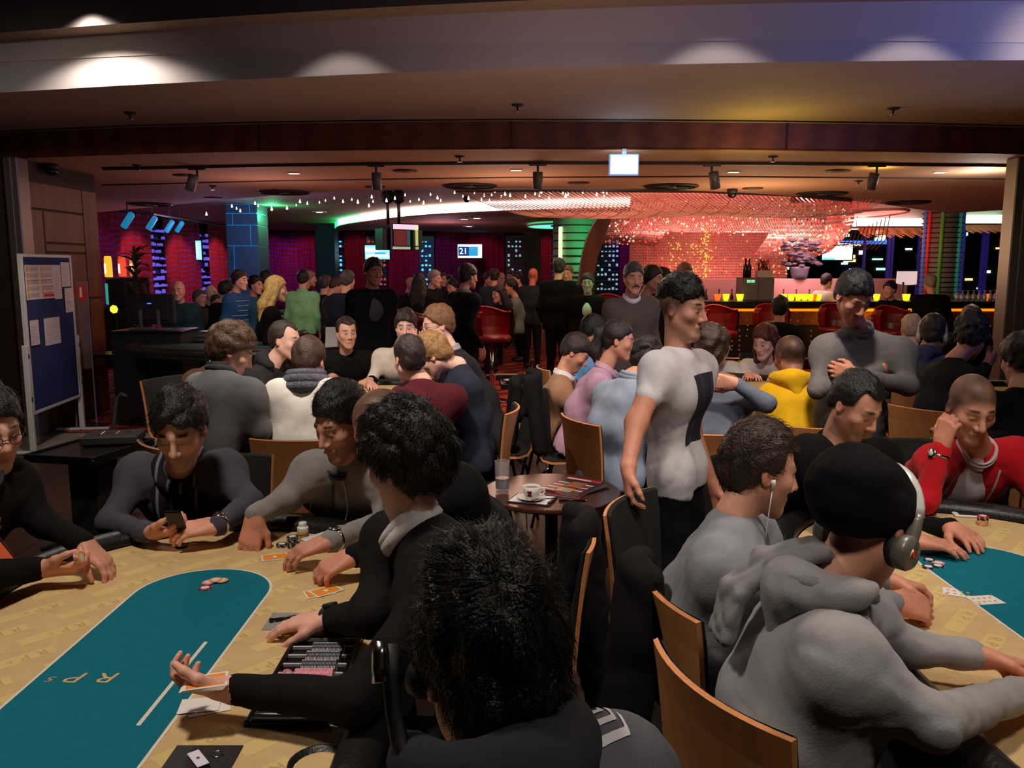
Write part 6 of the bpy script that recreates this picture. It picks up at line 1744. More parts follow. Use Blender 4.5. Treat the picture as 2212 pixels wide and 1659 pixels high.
seated('the fair man in glasses', 'fair haired man in glasses and dark suit bending over the middle table', W(945, 704, 5.6), -68, 12, by=-74, det=1, top=(34, 33, 36), skin=SK3, hair=H((122, 84, 52), top=.016, side=.006, back=.010, mess=.005, line=.098, n=200), neck=W(974, 758, 5.62), hip=(-.12, 5.65, .56), garment='suit_jacket', collar=((150, 146, 150), 'stand'))
seated('the man in the maroon sweater', 'dark haired man in maroon sweater seen from behind at the middle table', W(884, 778, 4.72), -150, 14, by=-158, det=1, top=(82, 22, 32), skin=SK3, hair=H((46, 34, 30), top=.016, side=.008, back=.014, mess=.003, comb=(0, .2, -.5)), neck=W(912, 826, 4.68), sh=(W(978, 862, 4.66), W(868, 862, 4.82)), hip=(-.60, 4.45, .57), fold=.8)
seated('the fair man in the navy sweater', 'fair haired man in navy sweater hunched low over the middle table', W(936, 770, 4.98), -96, 38, by=-92, det=1, top=(38, 42, 58), legs=(30, 33, 44), skin=SK3, hair=H((150, 112, 66), top=.018, side=.010), neck=W(988, 790, 5.02), sh=(W(985, 805, 5.22), W(1010, 838, 4.86)), hip=(-.22, 4.92, .56), chair_at=(-.25, 4.95, -.99, .12), wd=1.05)
# mid right table
seated('the man in the beige sweater', 'dark haired man in beige sweater with white collar looking down', W(1243, 762, 5.95), 78, 36, by=80, det=1, top=(150, 112, 84), skin=SK2, hair=H((44, 34, 30), top=.012, side=.008, mess=.003), beard=.4, neck=W(1216, 808, 5.95), hip=(.30, 5.95, .56), collar=((220, 212, 212), 'stand'))
seated('the ponytailed person in pink', 'person with dark ponytail and pink striped shirt at the middle right table', W(1336, 736, 5.5), 82, 12, by=78, det=1, top=(186, 146, 170), skin=SK2, hair=H((34, 26, 26), top=.010, side=.006, back=.01, pony=1, mess=.002, comb=(0, -1, 0)), neck=W(1306, 795, 5.5), hip=(.42, 5.5, .56), garment='shirt', collar=((196, 160, 180), 'stand'))
seated('the person in the blue collar', 'dark haired person in light blue behind the ponytailed one', W(1284, 716, 7.0), 100, 10, by=100, det=0, top=(110, 160, 206), skin=SK2, hair=H(DK, top=.016))
seated('the man behind the ponytail', 'man with high forehead half hidden behind the ponytailed one', W(1343, 704, 7.6), 4, 12, by=4, det=0, top=(60, 50, 50), skin=SK3, hair=H((80, 50, 40), top=.004, side=.003, rec=1.2, line=.11))
seated('the man in the pale blue shirt', 'man in pale blue shirt seen from behind, leaning to the right table', W(1398, 782, 4.72), 150, 24, by=142, det=1, top=(150, 164, 188), legs=(22, 22, 26), skin=SK2, hair=H(DK, top=.014, side=.008), neck=W(1366, 816, 4.62), sh=(W(1415, 872, 4.45), W(1312, 852, 4.8)), hip=(.56, 4.58, .57), chair_at=(.60, 4.65, .92, .4), garment='shirt', collar=((150, 164, 188), 'stand'), fold=.9, fat=.2)
seated('the man holding his neck', 'brown haired man in grey blue shirt with a hand on his neck', W(1534, 757, 4.52), 172, 6, by=178, det=1, top=(98, 104, 120), skin=SK1, hair=H((54, 38, 28), top=.018, side=.010, back=.014), neck=W(1532, 828, 4.48), sh=(W(1592, 862, 4.46), W(1470, 862, 4.46)), hip=(1.06, 4.4, .57), garment='shirt',
    R=(W(1592, 830, 4.28), (-1, .0, .16), (.0, 1, .1), .25, W(1656, 872, 4.22)), fat=.2)
seated('the person in white at the far side', 'person in white sweater at the far side of the middle right table', W(1556, 748, 7.4), -10, 20, by=10, det=0, hs=1.08, top=(222, 214, 210), skin=SK1, hair=H(BR, top=.02), hip=(1.85, 7.75, .56), chair_on=False)
seated('the red haired woman', 'woman with long auburn hair in white blouse at the middle right table', W(1652, 740, 7.4), -46, 16, by=-20, hs=1.14, det=1, top=(226, 212, 206), skin=SK3, fem=1, hair=H((92, 38, 24), top=.016, side=.012, long=.34), hip=(2.36, 7.8, .56))
seated('the man in yellow', 'close cropped man in bright yellow hooded top seen from behind', W(1706, 772, 4.82), -164, 24, by=168, det=1, top=(226, 176, 18), skin=SK4, hair=H((40, 30, 26), none=1, buzz=.9), neck=W(1712, 822, 4.74), sh=(W(1752, 862, 4.72), W(1668, 858, 4.78)), hip=(1.72, 4.55, .57), hood=(226, 176, 18), garment='hoodie')
person('person in dark clothes standing behind the auburn haired woman', W(1684, 668, 9.0), 165, 5, by=165, sit=False, det=0, top=(18, 16, 18), skin=SK2, hair=H(DK, top=.02))
seated('the man in white headphones', 'man in blue hoodie with white headphones, seen from behind at far right', W(2014, 720, 6.2), 150, 10, by=160, det=1, top=(70, 76, 108), skin=SK3, hair=H((60, 48, 40), top=.012, side=.008), neck=W(1995, 766, 6.18), hip=(3.0, 6.0, .56), hood=(70, 76, 108), garment='hoodie')
seated('the grey haired man', 'grey haired man beside the blue hoodie, right of the folded arms', W(1968, 712, 7.2), 165, 10, by=165, det=0, top=(120, 104, 104), skin=SK3, hair=H((190, 168, 150), top=.006, side=.004))
seated('the man in the leather jacket', 'man in shiny black leather jacket hunched at the far right', W(2098, 728, 5.3), 150, 22, by=130, det=1, top=(28, 28, 31), skin=SK2, hair=H(DK, top=.024, side=.014, back=.018, mess=.01), neck=W(2062, 778, 5.25), sh=(W(2098, 822, 5.1), W(2012, 810, 5.5)), hip=(2.66, 5.05, .56), garment='jacket', R=(W(2130, 790, 5.2), (.6, .3, .5), (-.5, .5, 0), .9, W(2112, 846, 5.1)))
seated('the man with hands at his face', 'man in black with both hands at his face near the right post', W(2098, 690, 8.0), -8, 28, by=-8, det=0, top=(24, 22, 24), skin=SK2, hair=H((84, 70, 62), top=.008), R=(W(2082, 712, 7.75), (.2, 0, 1), (0, 1, 0), .8), L=(W(2116, 712, 7.75), (-.2, 0, 1), (0, 1, 0), .8), chair_on=False)
seated('the person in the black puffer', 'person in black puffer jacket cut by the right picture edge', W(2206, 780, 4.3), 186, 16, by=190, det=1, top=(14, 14, 15), skin=SK1, hair=H((14, 13, 13), top=.022, side=.014, back=.02), neck=W(2204, 842, 4.24), hip=(2.62, 4.1, .56), garment='jacket', fat=.8, fold=2.0)
# ---- the crowd in the hall
def stand(desc, px, py, Y, hy, top, legs=(24, 24, 28), hair=None, skin=SK1, **k):
    h = W(px, py, Y)
    hz = max(.80, min(1.0, (h[2] - .16) * .6))
    k.setdefault('sit', False)
    if k['sit']: k.setdefault('hipz', max(.56, h[2] - .66)); hz = k['hipz']; 
    k['hipz'] = hz
    return person(desc, h, hy, k.pop('hp', 6), top=top, legs=legs, hair=hair, skin=skin, det=k.pop('det', 0), lean=k.pop('lean', 3), eyes=False, **k)
stand('bald man in teal jacket standing behind the black monitor', 385, 628, 11.0, 5, (34, 66, 70), (60, 110, 126), None, SK1)
stand('man in grey jacket seated at the left gaming table', 432, 644, 12.6, 62, (70, 70, 72), hair=H((90, 80, 74), top=.004), sit=True, lean=12)
stand('bald man in dark suit and white collar at the left gaming table', 457, 634, 13.4, 70, (40, 38, 40), hair=None, skin=SK3, collar=((220, 215, 215),), sit=True)
stand('man in striped dark shirt seated beside the bald suit man', 469, 654, 13.0, 40, (56, 54, 58), hair=H((70, 60, 56), top=.004), sit=True)
stand('person in dark jacket turned away left of the blue stripes', 490, 628, 11.6, 150, (20, 20, 24), hair=H(DK, top=.014))
STR = stand('man in blue striped polo shirt standing in profile', 519, 606, 11.2, 72, (34, 84, 132), (52, 84, 120), H((40, 36, 34), top=.014))
stand('man in teal tee shirt standing by the blonde woman', 553, 616, 12.0, 66, (36, 96, 118), (24, 28, 40), H(DK, top=.018))
stand('dark haired person hidden behind the blonde woman', 577, 604, 13.0, 150, (30, 28, 36), hair=H(DK, top=.02))
stand('blonde woman with long hair in black seen from behind', 598, 626, 9.0, 110, (15, 14, 15), (16, 16, 18), H((214, 176, 104), top=.018, side=.012, back=.014, long=.42, mess=.005), SK3, fem=1, det=1)
stand('man in green shirt and black trousers seen from behind', 655, 604, 12.4, 180, (140, 214, 156), (12, 12, 14), H(DK, top=.018), collar=((140, 214, 156), 'stand'), R=None)
stand('grey haired man in black behind the green shirt', 669, 602, 13.6, 120, (26, 24, 28), hair=H((150, 130, 110), top=.006))
stand('man in dark coat left of the blurred blue jacket', 704, 614, 13.0, 160, (24, 22, 28), hair=H((70, 56, 46), top=.012))
stand('man in brown jacket leaning beside the slate column', 727, 618, 12.4, 120, (56, 46, 42), hair=H((60, 50, 44), top=.012), hp=25)
stand('man in navy jacket and pale jeans behind the suit man', 752, 606, 11.0, 160, (28, 34, 52), (150, 180, 178), H((70, 70, 66), top=.012))
SUIT = stand('tall man in black suit with bow tie standing behind the middle table', 808, 588, 8.2, 30, (12, 11, 12), (12, 11, 13), H((16, 14, 14), top=.012), SK4, op=(.05, .2, (70, 64, 66)), garment='suit_jacket', wd=1.1, det=1)
stand('bald man left of the long haired woman', 889, 614, 15.2, 60, (40, 30, 36), hair=None, skin=SK2)
stand('woman with long black hair in a dark jacket', 906, 612, 12.0, 175, (16, 16, 18), (60, 70, 72), H((14, 12, 13), top=.016, side=.012, long=.42), SK2, fem=1)
stand('grey haired man in dark suit beside the long haired woman', 940, 602, 13.2, 62, (30, 28, 32), hair=H((150, 148, 146), top=.01), skin=SK3)
stand('man behind the grey haired man', 954, 604, 15.5, 50, (40, 36, 44), hair=H(BR, top=.012), skin=SK3)
stand('dark man below the wall screen, left one', 971, 610, 16.0, 10, (36, 30, 34), hair=H(DK, top=.012), skin=SK2)
SUIT2 = stand('man in dark grey suit turned away before the gaming tables', 1012, 598, 9.4, 128, (17, 16, 18), (15, 15, 17), H((26, 22, 22), top=.016), SK2, garment='suit_jacket', wd=1.12, det=1, collar=((120, 116, 120), 'stand'))
stand('woman with a pale bag seated under the wall screen', 977, 622, 14.6, -40, (50, 46, 48), hair=H(DK, top=.012), sit=True, fem=1)
stand('man in black at the crowded table, facing right', 1056, 604, 15.6, 42, (22, 20, 24), hair=H(DK, top=.012))
stand('man in slate blue coat at the crowded table', 1069, 598, 14.6, 170, (44, 54, 68), hair=H((46, 40, 38), top=.012), wd=1.1)
stand('bald man behind the slate blue coat', 1083, 602, 17.5, 20, (50, 44, 50), hair=None, skin=SK3)
stand('tall man in the crowd behind the plaid shirt', 1103, 598, 18.0, -30, (30, 28, 32), hair=H(BR, top=.012))
stand('man in black leather at the crowded table', 1116, 604, 15.0, -60, (16, 16, 18), hair=H(DK, top=.012))
stand('dark long haired woman seated at the crowded table', 1077, 636, 12.8, -60, (16, 15, 17), hair=H((20, 16, 16), top=.014, side=.012, long=.3), sit=True, fem=1)
stand('man in plaid shirt seated at the crowded table', 1103, 621, 13.6, -85, (120, 118, 116), hair=H(DK, top=.012), sit=True)
stand('bald man in grey jacket walking away by the brown column', 1152, 596, 14.0, 165, (40, 42, 50), (26, 28, 34), None, (196, 110, 86))
COAT = stand('tall person in long black coat and dark cap by the ringed pillar', 1209, 580, 12.0, 160, (13, 12, 14), (12, 11, 13), H((16, 30, 22), top=.016), SK2, wd=1.1, det=1, garment='coat')
stand('man in dark jacket behind the long black coat', 1226, 592, 12.9, -20, (16, 14, 16), (18, 14, 14), H((90, 70, 60), top=.006), SK2)
stand('waiter in black waistcoat with green lit shirt before the pillar', 1269, 612, 11.6, -10, (14, 14, 15), (14, 14, 15), H(DK, top=.014), (150, 170, 130), op=(.06, .22, (190, 240, 200)))  # green light painted into the white shirt and the skin colour
MUS = stand('man with grey hair and mustache in brown sweater', 1369, 602, 7.2, 6, (86, 78, 72), (30, 28, 30), H((70, 66, 66), top=.014, side=.006, mess=.003), SK2, det=1, collar=((206, 200, 204), 'stand'), beard=.0, R=None)
stand('man in striped shirt behind the mustached man', 1410, 604, 8.4, 64, (120, 112, 112), hair=H(DK, top=.012), skin=SK2)
stand('dark haired man further behind the mustached man', 1432, 604, 9.6, 64, (40, 30, 30), hair=H(DK, top=.014), skin=SK2)
stand('fair haired woman under the chandelier', 1480, 594, 9.8, 20, (60, 46, 44), hair=H((150, 100, 74), top=.014, side=.012, long=.25), fem=1)
stand('bartender in white shirt behind the bar', 1786, 608, 14.9, 110, (212, 205, 198), hair=H((36, 26, 24), top=.014))
stand('dark haired woman in black seated at the bar', 1921, 626, 13.0, -52, (20, 19, 22), hair=H((26, 20, 20), top=.014, side=.012, back=.03), fem=1, sit=True, lean=14)
stand('white haired man in black seen from behind at the bar', 2008, 612, 12.8, 178, (14, 13, 14), hair=H((150, 136, 122), top=.012), wd=1.2)
# ---------------------------------------------------------------- worn and held things
def loc(q, p): return q['xf'](p)
def child_tube(q, name, pts, r, m, n=6, flat=None, closed=False):
    o = MB().tube([np.array(p) for p in pts], r, n, None, closed, flat).build(name, m, q['root'], True)
    return o
def neck_pts(q, r, h, drop=.035, n=22, rb=None):
    out = []
    for i in range(n):
        a = 2 * math.pi * i / n; fr = max(math.sin(a), 0)
        out.append(q['C7'] + q['cx'] * math.cos(a) * r + q['cy'] * math.sin(a) * (rb or r * 1.1) + q['ax'] * (h - drop * fr) - q['ro'])
    return out
def glasses(q, m):
    g = MB()
    for sx in (-1, 1):
        g.tube([loc(q, (sx * .032 + .022 * math.cos(a), .108 - .012 * abs(math.cos(a)) * (1 if math.cos(a) * sx > 0 else 0), .002 + .015 * math.sin(a))) for a in np.linspace(0, 2 * math.pi, 15)[:-1]], .0016, 5, closed=True)
        g.tube([loc(q, (sx * .053, .098, .008)), loc(q, (sx * .078, .06, .012)), loc(q, (sx * .082, -.005, .012))], .0018, 5)
    g.tube([loc(q, (-.011, .110, .004)), loc(q, (0, .114, .008)), loc(q, (.011, .110, .004))], .0016, 5)
    g.build('glasses', m, q['root'], True)
def wristwatch(q, side, m_band, m_face, name='wristwatch', back=.02):
    w = q['w' + side]; e = q['e' + side]; d = nrm(w - e); c = w - d * back
    n_ = nrm(np.array((0, 0, 1.0)) - d * d[2]); s_ = np.cross(d, n_)
    pts = [c + (n_ * math.cos(a) + s_ * math.sin(a)) * .034 - q['ro'] for a in np.linspace(0, 2 * math.pi, 19)[:-1]]
    o = MB().tube(pts, .008, 6, closed=True, flat=1).build(name, m_band, q['root'], True)
    R_ = np.stack([s_, d, n_], 1)
    MB().lathe([(.020, .030), (.021, .040), (.018, .0435), (.003, .044)], 18, c - q['ro'], R_).build('watch_case', m_band, o, True)
    MB().lathe([(.016, .0432), (.003, .0446)], 16, c - q['ro'], R_).build('watch_dial', m_face, o, True)
def headphones(q, label, band, cup, logo=None, rx=.100, top=.140, y0=-.015, tilt=.0):
    hp = thing('headphones', label, 'headphones', q['hc'])
    L_ = lambda p: loc(q, p) + q['ro'] - q['hc']
    pts = [L_((rx * math.sin(a), y0 + tilt * math.cos(a), -.0 + top * math.cos(a))) for a in np.linspace(-1.25, 1.25, 17)]
    MB().tube(pts, .017, 8, flat=.35).build('headband', band, hp, True)
    for sx in (-1, 1):
        sl = [L_((sx * rx * math.sin(a), y0 + tilt * math.cos(a), top * math.cos(a))) for a in np.linspace(1.2, 1.62, 5)] + [L_((sx * (rx + .004), y0, -.028))]
        MB().tube(sl, .014, 8, flat=.4).build('slider', cup, hp, True)
        R_ = q['HR'] @ rot('Y', 90 * sx)
        MB().lathe([(.030, -.022), (.036, -.012), (.036, .006), (.030, .014), (.004, .016)], 22, L_((sx * (rx - .004), y0 + .004, -.034)), R_).build('ear_cup', cup, hp, True)
        MB().lathe([(.034, -.030), (.036, -.014)], 20, L_((sx * (rx - .004), y0 + .004, -.034)), R_).build('ear_pad', MATTE, hp, True)
        if logo:
            MB().lathe([(.013, .0152), (.003, .0175)], 16, L_((sx * (rx - .004), y0 + .004, -.034)), R_).build('badge', mat('badge_cream', (226, 196, 150), .4), hp, True)
            MB().tube([L_((sx * (rx - .004), y0 + .004, -.034)) + R_ @ np.array((.0075 * math.cos(a), .0075 * math.sin(a), .0172)) for a in np.linspace(0, 2 * math.pi, 15)[:-1]], .0018, 5, closed=True).build('badge_ring', mat('badge_red', (190, 30, 40), .4), hp, True)
            MB().lathe([(.0032, .017), (.001, .0185)], 10, L_((sx * (rx - .004), y0 + .004, -.034)), R_).build('badge_dot', mat('badge_red', (190, 30, 40), .4), hp, True)
    return hp
SILVER = mat('silver', (190, 188, 184), .2, 1.0)
# man in glasses, left
q = NEAR['glasses']; glasses(q, mat('glasses_frame', (40, 28, 26), .3))
orm = mat('jacket_print_orange', (196, 78, 30), .8); wh = mat('jacket_print_pale', (190, 186, 180), .8)
rr = random.Random(9)
def on_chest(q, u, v, d=.0):
    """point on the chest front: u to the person's left, v down from the neck"""
    return q['C7'] - q['rt'] * u - q['spine'] * v + q['bf'] * d
def print_patch(q, cx_, cy_, w_, h_, m, name, dist=.3):
    """thin printed patch laid onto the garment surface by ray casting its mesh"""
    g = [o for o in q['root'].children if o.name.split('.')[0] in ('jacket', 'sweater', 'tee_shirt', 'hoodie', 'shirt')][0]
    nx, ny = max(2, int(w_ / .012) + 1), max(2, int(h_ / .012) + 1)
    vs = []; ok = True; fs = []
    for j in range(ny):
        for i in range(nx):
            p = on_chest(q, cx_ + w_ * i / (nx - 1), cy_ + h_ * j / (ny - 1), dist) - q['ro']
            hit, lo_, no_, _ = g.ray_cast(Vector(p), Vector(-q['bf']))
            if not hit: return
            vs.append(np.array(lo_) + np.array(no_) * .003)
    for j in range(ny - 1):
        for i in range(nx - 1): fs.append([j * nx + i, j * nx + i + 1, (j + 1) * nx + i + 1, (j + 1) * nx + i])
    mesh_np(name, vs, fs, m, q['root'], True)
bpy.context.view_layer.update()
for k, (v, u0, u1, mm) in enumerate(((.12, -.02, .10, orm), (.145, .0, .11, orm), (.17, -.01, .08, orm), (.20, .01, .09, wh), (.225, -.04, .05, orm), (.245, .0, .10, wh), (.28, -.05, .02, orm), (.305, -.03, .06, orm), (.34, .01, .09, wh), (.37, .02, .08, wh))):
    for j in range(3):
        w3 = (u1 - u0) / 3
        if mm is wh and j == 1: continue
        print_patch(q, u0 + j * w3, v, w3 * (.85 if mm is orm else 1.0), .014, mm, 'chest_print')
# chips, scarf and phone
q = NEAR['scarf']
SCF = wave_mat('striped_scarf', (22, 21, 24), (110, 112, 116), 1.3, .3, .9, 0, 0, (5, 1, 1), sharp=(.86, .92), bump=.3)
child_tube(q, 'scarf', neck_pts(q, .082, .018, .05), .024, SCF, 10, .8, True)
for sg, ln in ((-1, .38), (1, .44)):
    pts = [on_chest(q, sg * .075, .02, .03), on_chest(q, sg * .075, .08, .105), on_chest(q, sg * .055, .16, .150), on_chest(q, sg * .035, .26, .160), on_chest(q, sg * .03, ln, .155)]
    child_tube(q, 'scarf_end', [p - q['ro'] for p in arc_pts(pts, 4)], .036, SCF, 10, .38)
for o in q['root'].children:
    if o.name.startswith('scarf'): o['label'] = 'dark scarf with pale stripes'
wristwatch(q, 'L', SILVER, mat('dial_dark', (20, 22, 26), .2), back=.012)
ph = (q['wR'] + q['dR'] * .10 + np.array((.0, -.01, .04)))
p = W(380, 1126, 2.74)
t = thing('mobile_phone', 'dark phone held by the man in the striped scarf', 'phone', p)
R_ = rot('X', -58)
MB().box((-.028, -.052, -.006), (.028, .052, .006), .004, R_).build('case', BLACK, t); MB().box((-.024, -.045, .0062), (.024, .045, .0072), 0, R_).build('display', mat('phone_glass', (30, 32, 36), .1), t)
MB().box((-.028, .040, -.0065), (.028, .0525, .0068), .003, R_).build('top_edge', SILVER, t)
# grey jacket man: pockets, cords, watch
q = NEAR['grey']
for sg in (-1, 1):
    print_patch(q, sg * .095 - .045, .155, .09, .045, mat('pocket_flap', (120, 117, 114), .9), 'pocket_flap')
    for k in (-1, 1): print_patch(q, sg * .095 + k * .034 - .006, .182, .012, .012, mat('button_dark', (50, 48, 46), .5), 'button')
print_patch(q, -.004, .04, .008, .30, mat('zip_grey', (96, 94, 92), .4, .4), 'zipper')
CORD = mat('cord_white', (225, 222, 218), .5)
c1 = [on_chest(q, -.07, .03, .10), on_chest(q, -.075, .14, .155), on_chest(q, -.085, .27, .165), on_chest(q, -.085, .31, .165)]
c2 = [on_chest(q, .05, .03, .11), on_chest(q, .085, .14, .155), on_chest(q, .06, .24, .18), on_chest(q, .02, .29, .21)]
t = thing('earphones', 'white earphone cords hanging down the grey button jacket', 'earphones', q['C7'])
for nm, c_ in (('cord', c1), ('cord', c2)): MB().tube([p - q['C7'] for p in arc_pts(c_, 6)], .0022, 5).build(nm, CORD, t, True)
MB().lathe([(.003, -.02), (.009, -.012), (.009, .0), (.003, .008)], 10, c1[-1] - q['C7']).build('earbud', CORD, t, True)
wristwatch(q, 'L', SILVER, mat('dial_dark', (20, 22, 26), .2))
# dealer: cuff watch, card deck in hand
q = NEAR['tee']
for k in range(6):
    for j in range(9): print_patch(q, -.09 + .032 * k, .10 + .033 * j, .0325, .0335, mat('tee_print_shade_%d' % ((k * 5 + j * 3) % 3), ((44, 42, 58), (58, 56, 74), (36, 34, 46))[(k * 5 + j * 3) % 3], .85), 'tee_print_shade')  # dark chest patches: printed graphic with the body shade painted in
q = NEAR['dealer']; wristwatch(q, 'R', MATTE, mat('dial_dark', (20, 22, 26), .2), back=.006)
# red jacket: piping and emblem, watch
q = NEAR['red']; wristwatch(q, 'R', SILVER, mat('dial_pale', (210, 206, 196), .3), back=.035)
for sg in (-1, 1):
    print_patch(q, sg * .098 - .004, .05, .009, .26, wh, 'piping')
for k in range(3): print_patch(q, .15 + .018 * k, .13 - .01 * k, .010, .045, wh, 'emblem_stripe')
# black beanie and white headphones
q = NEAR['beanie']
Bn = Fld(); Bn.e((0, -.012, .042), (.090, .110, .094), .03); Bn.e((-.0, -.125, .045), (.086, .080, .092), .06); Bn.e((-.01, -.07, .085), (.074, .085, .055), .05)
fz_ = wob(77, 26, .004, 5, True)
V_, Q_ = Bn.run(.0065, fz_, lambda P: -(P[:, 2] - (-.02 + .6 * P[:, 1])))
mesh_np('beanie', (V_ * q['hs']) @ q['HR'].T + q['hc'] - q['ro'], None, cloth((17, 17, 19), knit='b'), q['root'], True, None, Q_)
q['root']
WHP = mat('headphone_white', (214, 212, 206), .25); GHP = mat('headphone_grey', (120, 114, 106), .35, .2)
headphones(q, 'white headphones with round grey ear cups worn over the black beanie', WHP, GHP, True, .098, .142, .0, .0)
q = next(s for s in SEATED if s['nm'] == 'the man in white headphones'); headphones(q, 'white headphones worn by the man in the blue hoodie', WHP, WHP, None, .094, .146)
# scarf end hanging on the hood of the beanie man
q = NEAR['beanie']
HC_ = cloth((132, 130, 130))
Sf = Fld()
pts = [q['C7'] + q['rt'] * .0 - q['bf'] * .02 + q['spine'] * .075, q['C7'] - q['rt'] * .06 - q['bf'] * .09 + q['spine'] * .03, q['C7'] - q['rt'] * .075 - q['bf'] * .150 - q['spine'] * .04, q['C7'] - q['rt'] * .08 - q['bf'] * .168 - q['spine'] * .14]
for a, b in zip(pts[:-1], pts[1:]):
    for off in (-.028, 0, .028): Sf.c(a + q['rt'] * off, b + q['rt'] * off, .017, .015, .012)
V_, Q_ = Sf.run(.0055, wob(5, 60, .003, 4, True)); mesh_np('scarf', V_ - q['ro'], None, HC_, q['root'], True, None, Q_)
child_tube(q, 'scarf_loop', neck_pts(q, .088, .028, .04), .019, HC_, 10, .8, True)
# earbuds
q = NEAR['earbud']
t = thing('earbuds', 'white earbud and cord in the ear of the man in profile', 'earphones', q['hc'])
L_ = lambda p: loc(q, p) + q['ro'] - q['hc']
for sx in (-1, 1): MB().tube([L_((sx * .084, .004, -.006)), L_((sx * .086, .008, -.016)), L_((sx * .084, .010, -.034))], [.007, .006, .0035], 8).build('earbud', CORD, t, True)
MB().tube([L_(p) for p in ((.084, .010, -.034), (.086, .016, -.08), (.075, .03, -.14), (.06, .05, -.21))], .0018, 5).build('cord', CORD, t, True)
MB().tube([L_(p) for p in ((-.084, .010, -.034), (-.084, .016, -.08), (-.06, .03, -.14), (.0, .06, -.20))], .0018, 5).build('cord', CORD, t, True)
# neck headphones of the front person
q = NEAR['front']
t = thing('headphones', 'black headphones hung round the neck of the dark haired person in front', 'headphones', q['C7'])
up = np.array((0, 0, 1.0))
def fp(a, r=.112, h=0): return q['rt'] * math.cos(a) * r - q['fw'] * (math.sin(a) * r * .95 - .02) + up * (.045 - .065 * math.sin(a) - .12 * min(math.sin(a), 0) + h)
arcp = [fp(a) for a in np.linspace(-.5, math.pi + .5, 25)]
MB().tube(arcp, .010, 8, flat=.6).build('headband', mat('headphone_black', (20, 20, 23), .6), t, True)
for a, nm in ((-.45, 'ear_cup'), (math.pi + 1.2, 'ear_cup')):
    c = fp(a, .108, -.02); c[2] = min(c[2], .06); ax_ = nrm(np.array((c[0], c[1], 0)))
    R_ = np.array(Vector(ax_).to_track_quat('Z', 'Y').to_matrix())
    MB().lathe([(.022, -.016), (.027, -.008), (.027, .006), (.021, .012), (.004, .013)], 20, c, R_).build(nm, mat('headphone_black', (20, 20, 23), .6), t, True)
for a in (-.40, math.pi + .40): MB().tube([fp(a + d, .124) for d in (-.10, -.03, .04, .11)], .010, 6).build('slider', SILVER if a > 1 else mat('headphone_shine', (120, 120, 124), .2, .6), t, True)
for k in range(3):
    sgarm = NEAR['front']
    S, E_ = q['SR'], q['eR']
    d = nrm(E_ - S); out = nrm(q['rt'] - d * (q['rt'] @ d)); bk = np.cross(d, out)
    pts = []
    g = [o for o in q['root'].children if o.name.split('.')[0] == 'jacket'][0]
    vs = []; fs = []; okk = True; N_ = 26
    for i in range(N_):
        tt = -.34 + .56 * i / (N_ - 1)
        for w_ in (-.0065, .0065):
            b_ = q['C7'] * 0 + (S + (E_ - S) * max(tt, 0) if tt > 0 else S + (q['C7'] - S) * (-tt) * 1.6)
            o_ = b_ + up * .35 + (-q['fw']) * 0 + np.cross(up, nrm(S - q['C7'])) * ((k - 1) * .030 + w_) - q['ro'] + nrm(S - q['C7']) * .0
            hit, lo_, no_, _ = g.ray_cast(Vector(o_), Vector((0, 0, -1)))
            if not hit: okk = False; break
            vs.append(np.array(lo_) + np.array(no_) * .0022)
        if not okk: break
    n_ = len(vs) // 2
    for i in range(n_ - 1): fs.append([2 * i, 2 * i + 1, 2 * i + 3, 2 * i + 2])
    if fs: mesh_np('shoulder_stripe', vs[:2 * n_], fs, mat('stripe_white', (226, 222, 224), .8), q['root'], True)
# woolly scarf of the white sweater man
q = WSW
KN = mat('grey_knit', (92, 92, 104), .95, var=.45, scale=70, bump=.9, bscale=120)
for r_, h_, rad in ((.088, .02, .036), (.098, -.018, .034), (.08, .05, .028)): child_tube(q, 'scarf', neck_pts(q, r_, h_, .03), rad, KN, 10, .85, True)
q = next(s for s in SEATED if s['nm'] == 'the fair man in glasses'); glasses(q, mat('glasses_frame', (40, 28, 26), .3))
# mustached man, bow tie, stripes
q = MUS
MB().tube([loc(q, (x, .100 - 9 * x * x, -.052 - 8 * x * x)) for x in np.linspace(-.03, .03, 9)], .008, 6, flat=.7).build('mustache', hair_mat((40, 36, 36)), q['root'], True)
q = SUIT
for sg in (-1, 1): MB().add([on_chest(q, 0, .045, .085) - q['ro'], on_chest(q, sg * .05, .025, .085) - q['ro'], on_chest(q, sg * .05, .07, .085) - q['ro'], on_chest(q, sg * .03, .045, .105) - q['ro']], [[0, 1, 3], [0, 3, 2], [1, 2, 3], [0, 2, 1]]).build('bow_tie', MATTE, q['root'])
q = STR
for k in range(7):
    z = q['C7'] - q['spine'] * (.10 + .065 * k)
    wq = .205 if k < 2 else .150
    MB().tube([z + (q['rt'] * math.cos(a) * (wq + .035) + q['bf'] * math.sin(a) * .135) - q['ro'] for a in np.linspace(0, 2 * math.pi, 21)[:-1]], .006, 5, closed=True).build('stripe', mat('stripe_pale_blue', (130, 170, 200), .8), q['root'], True)

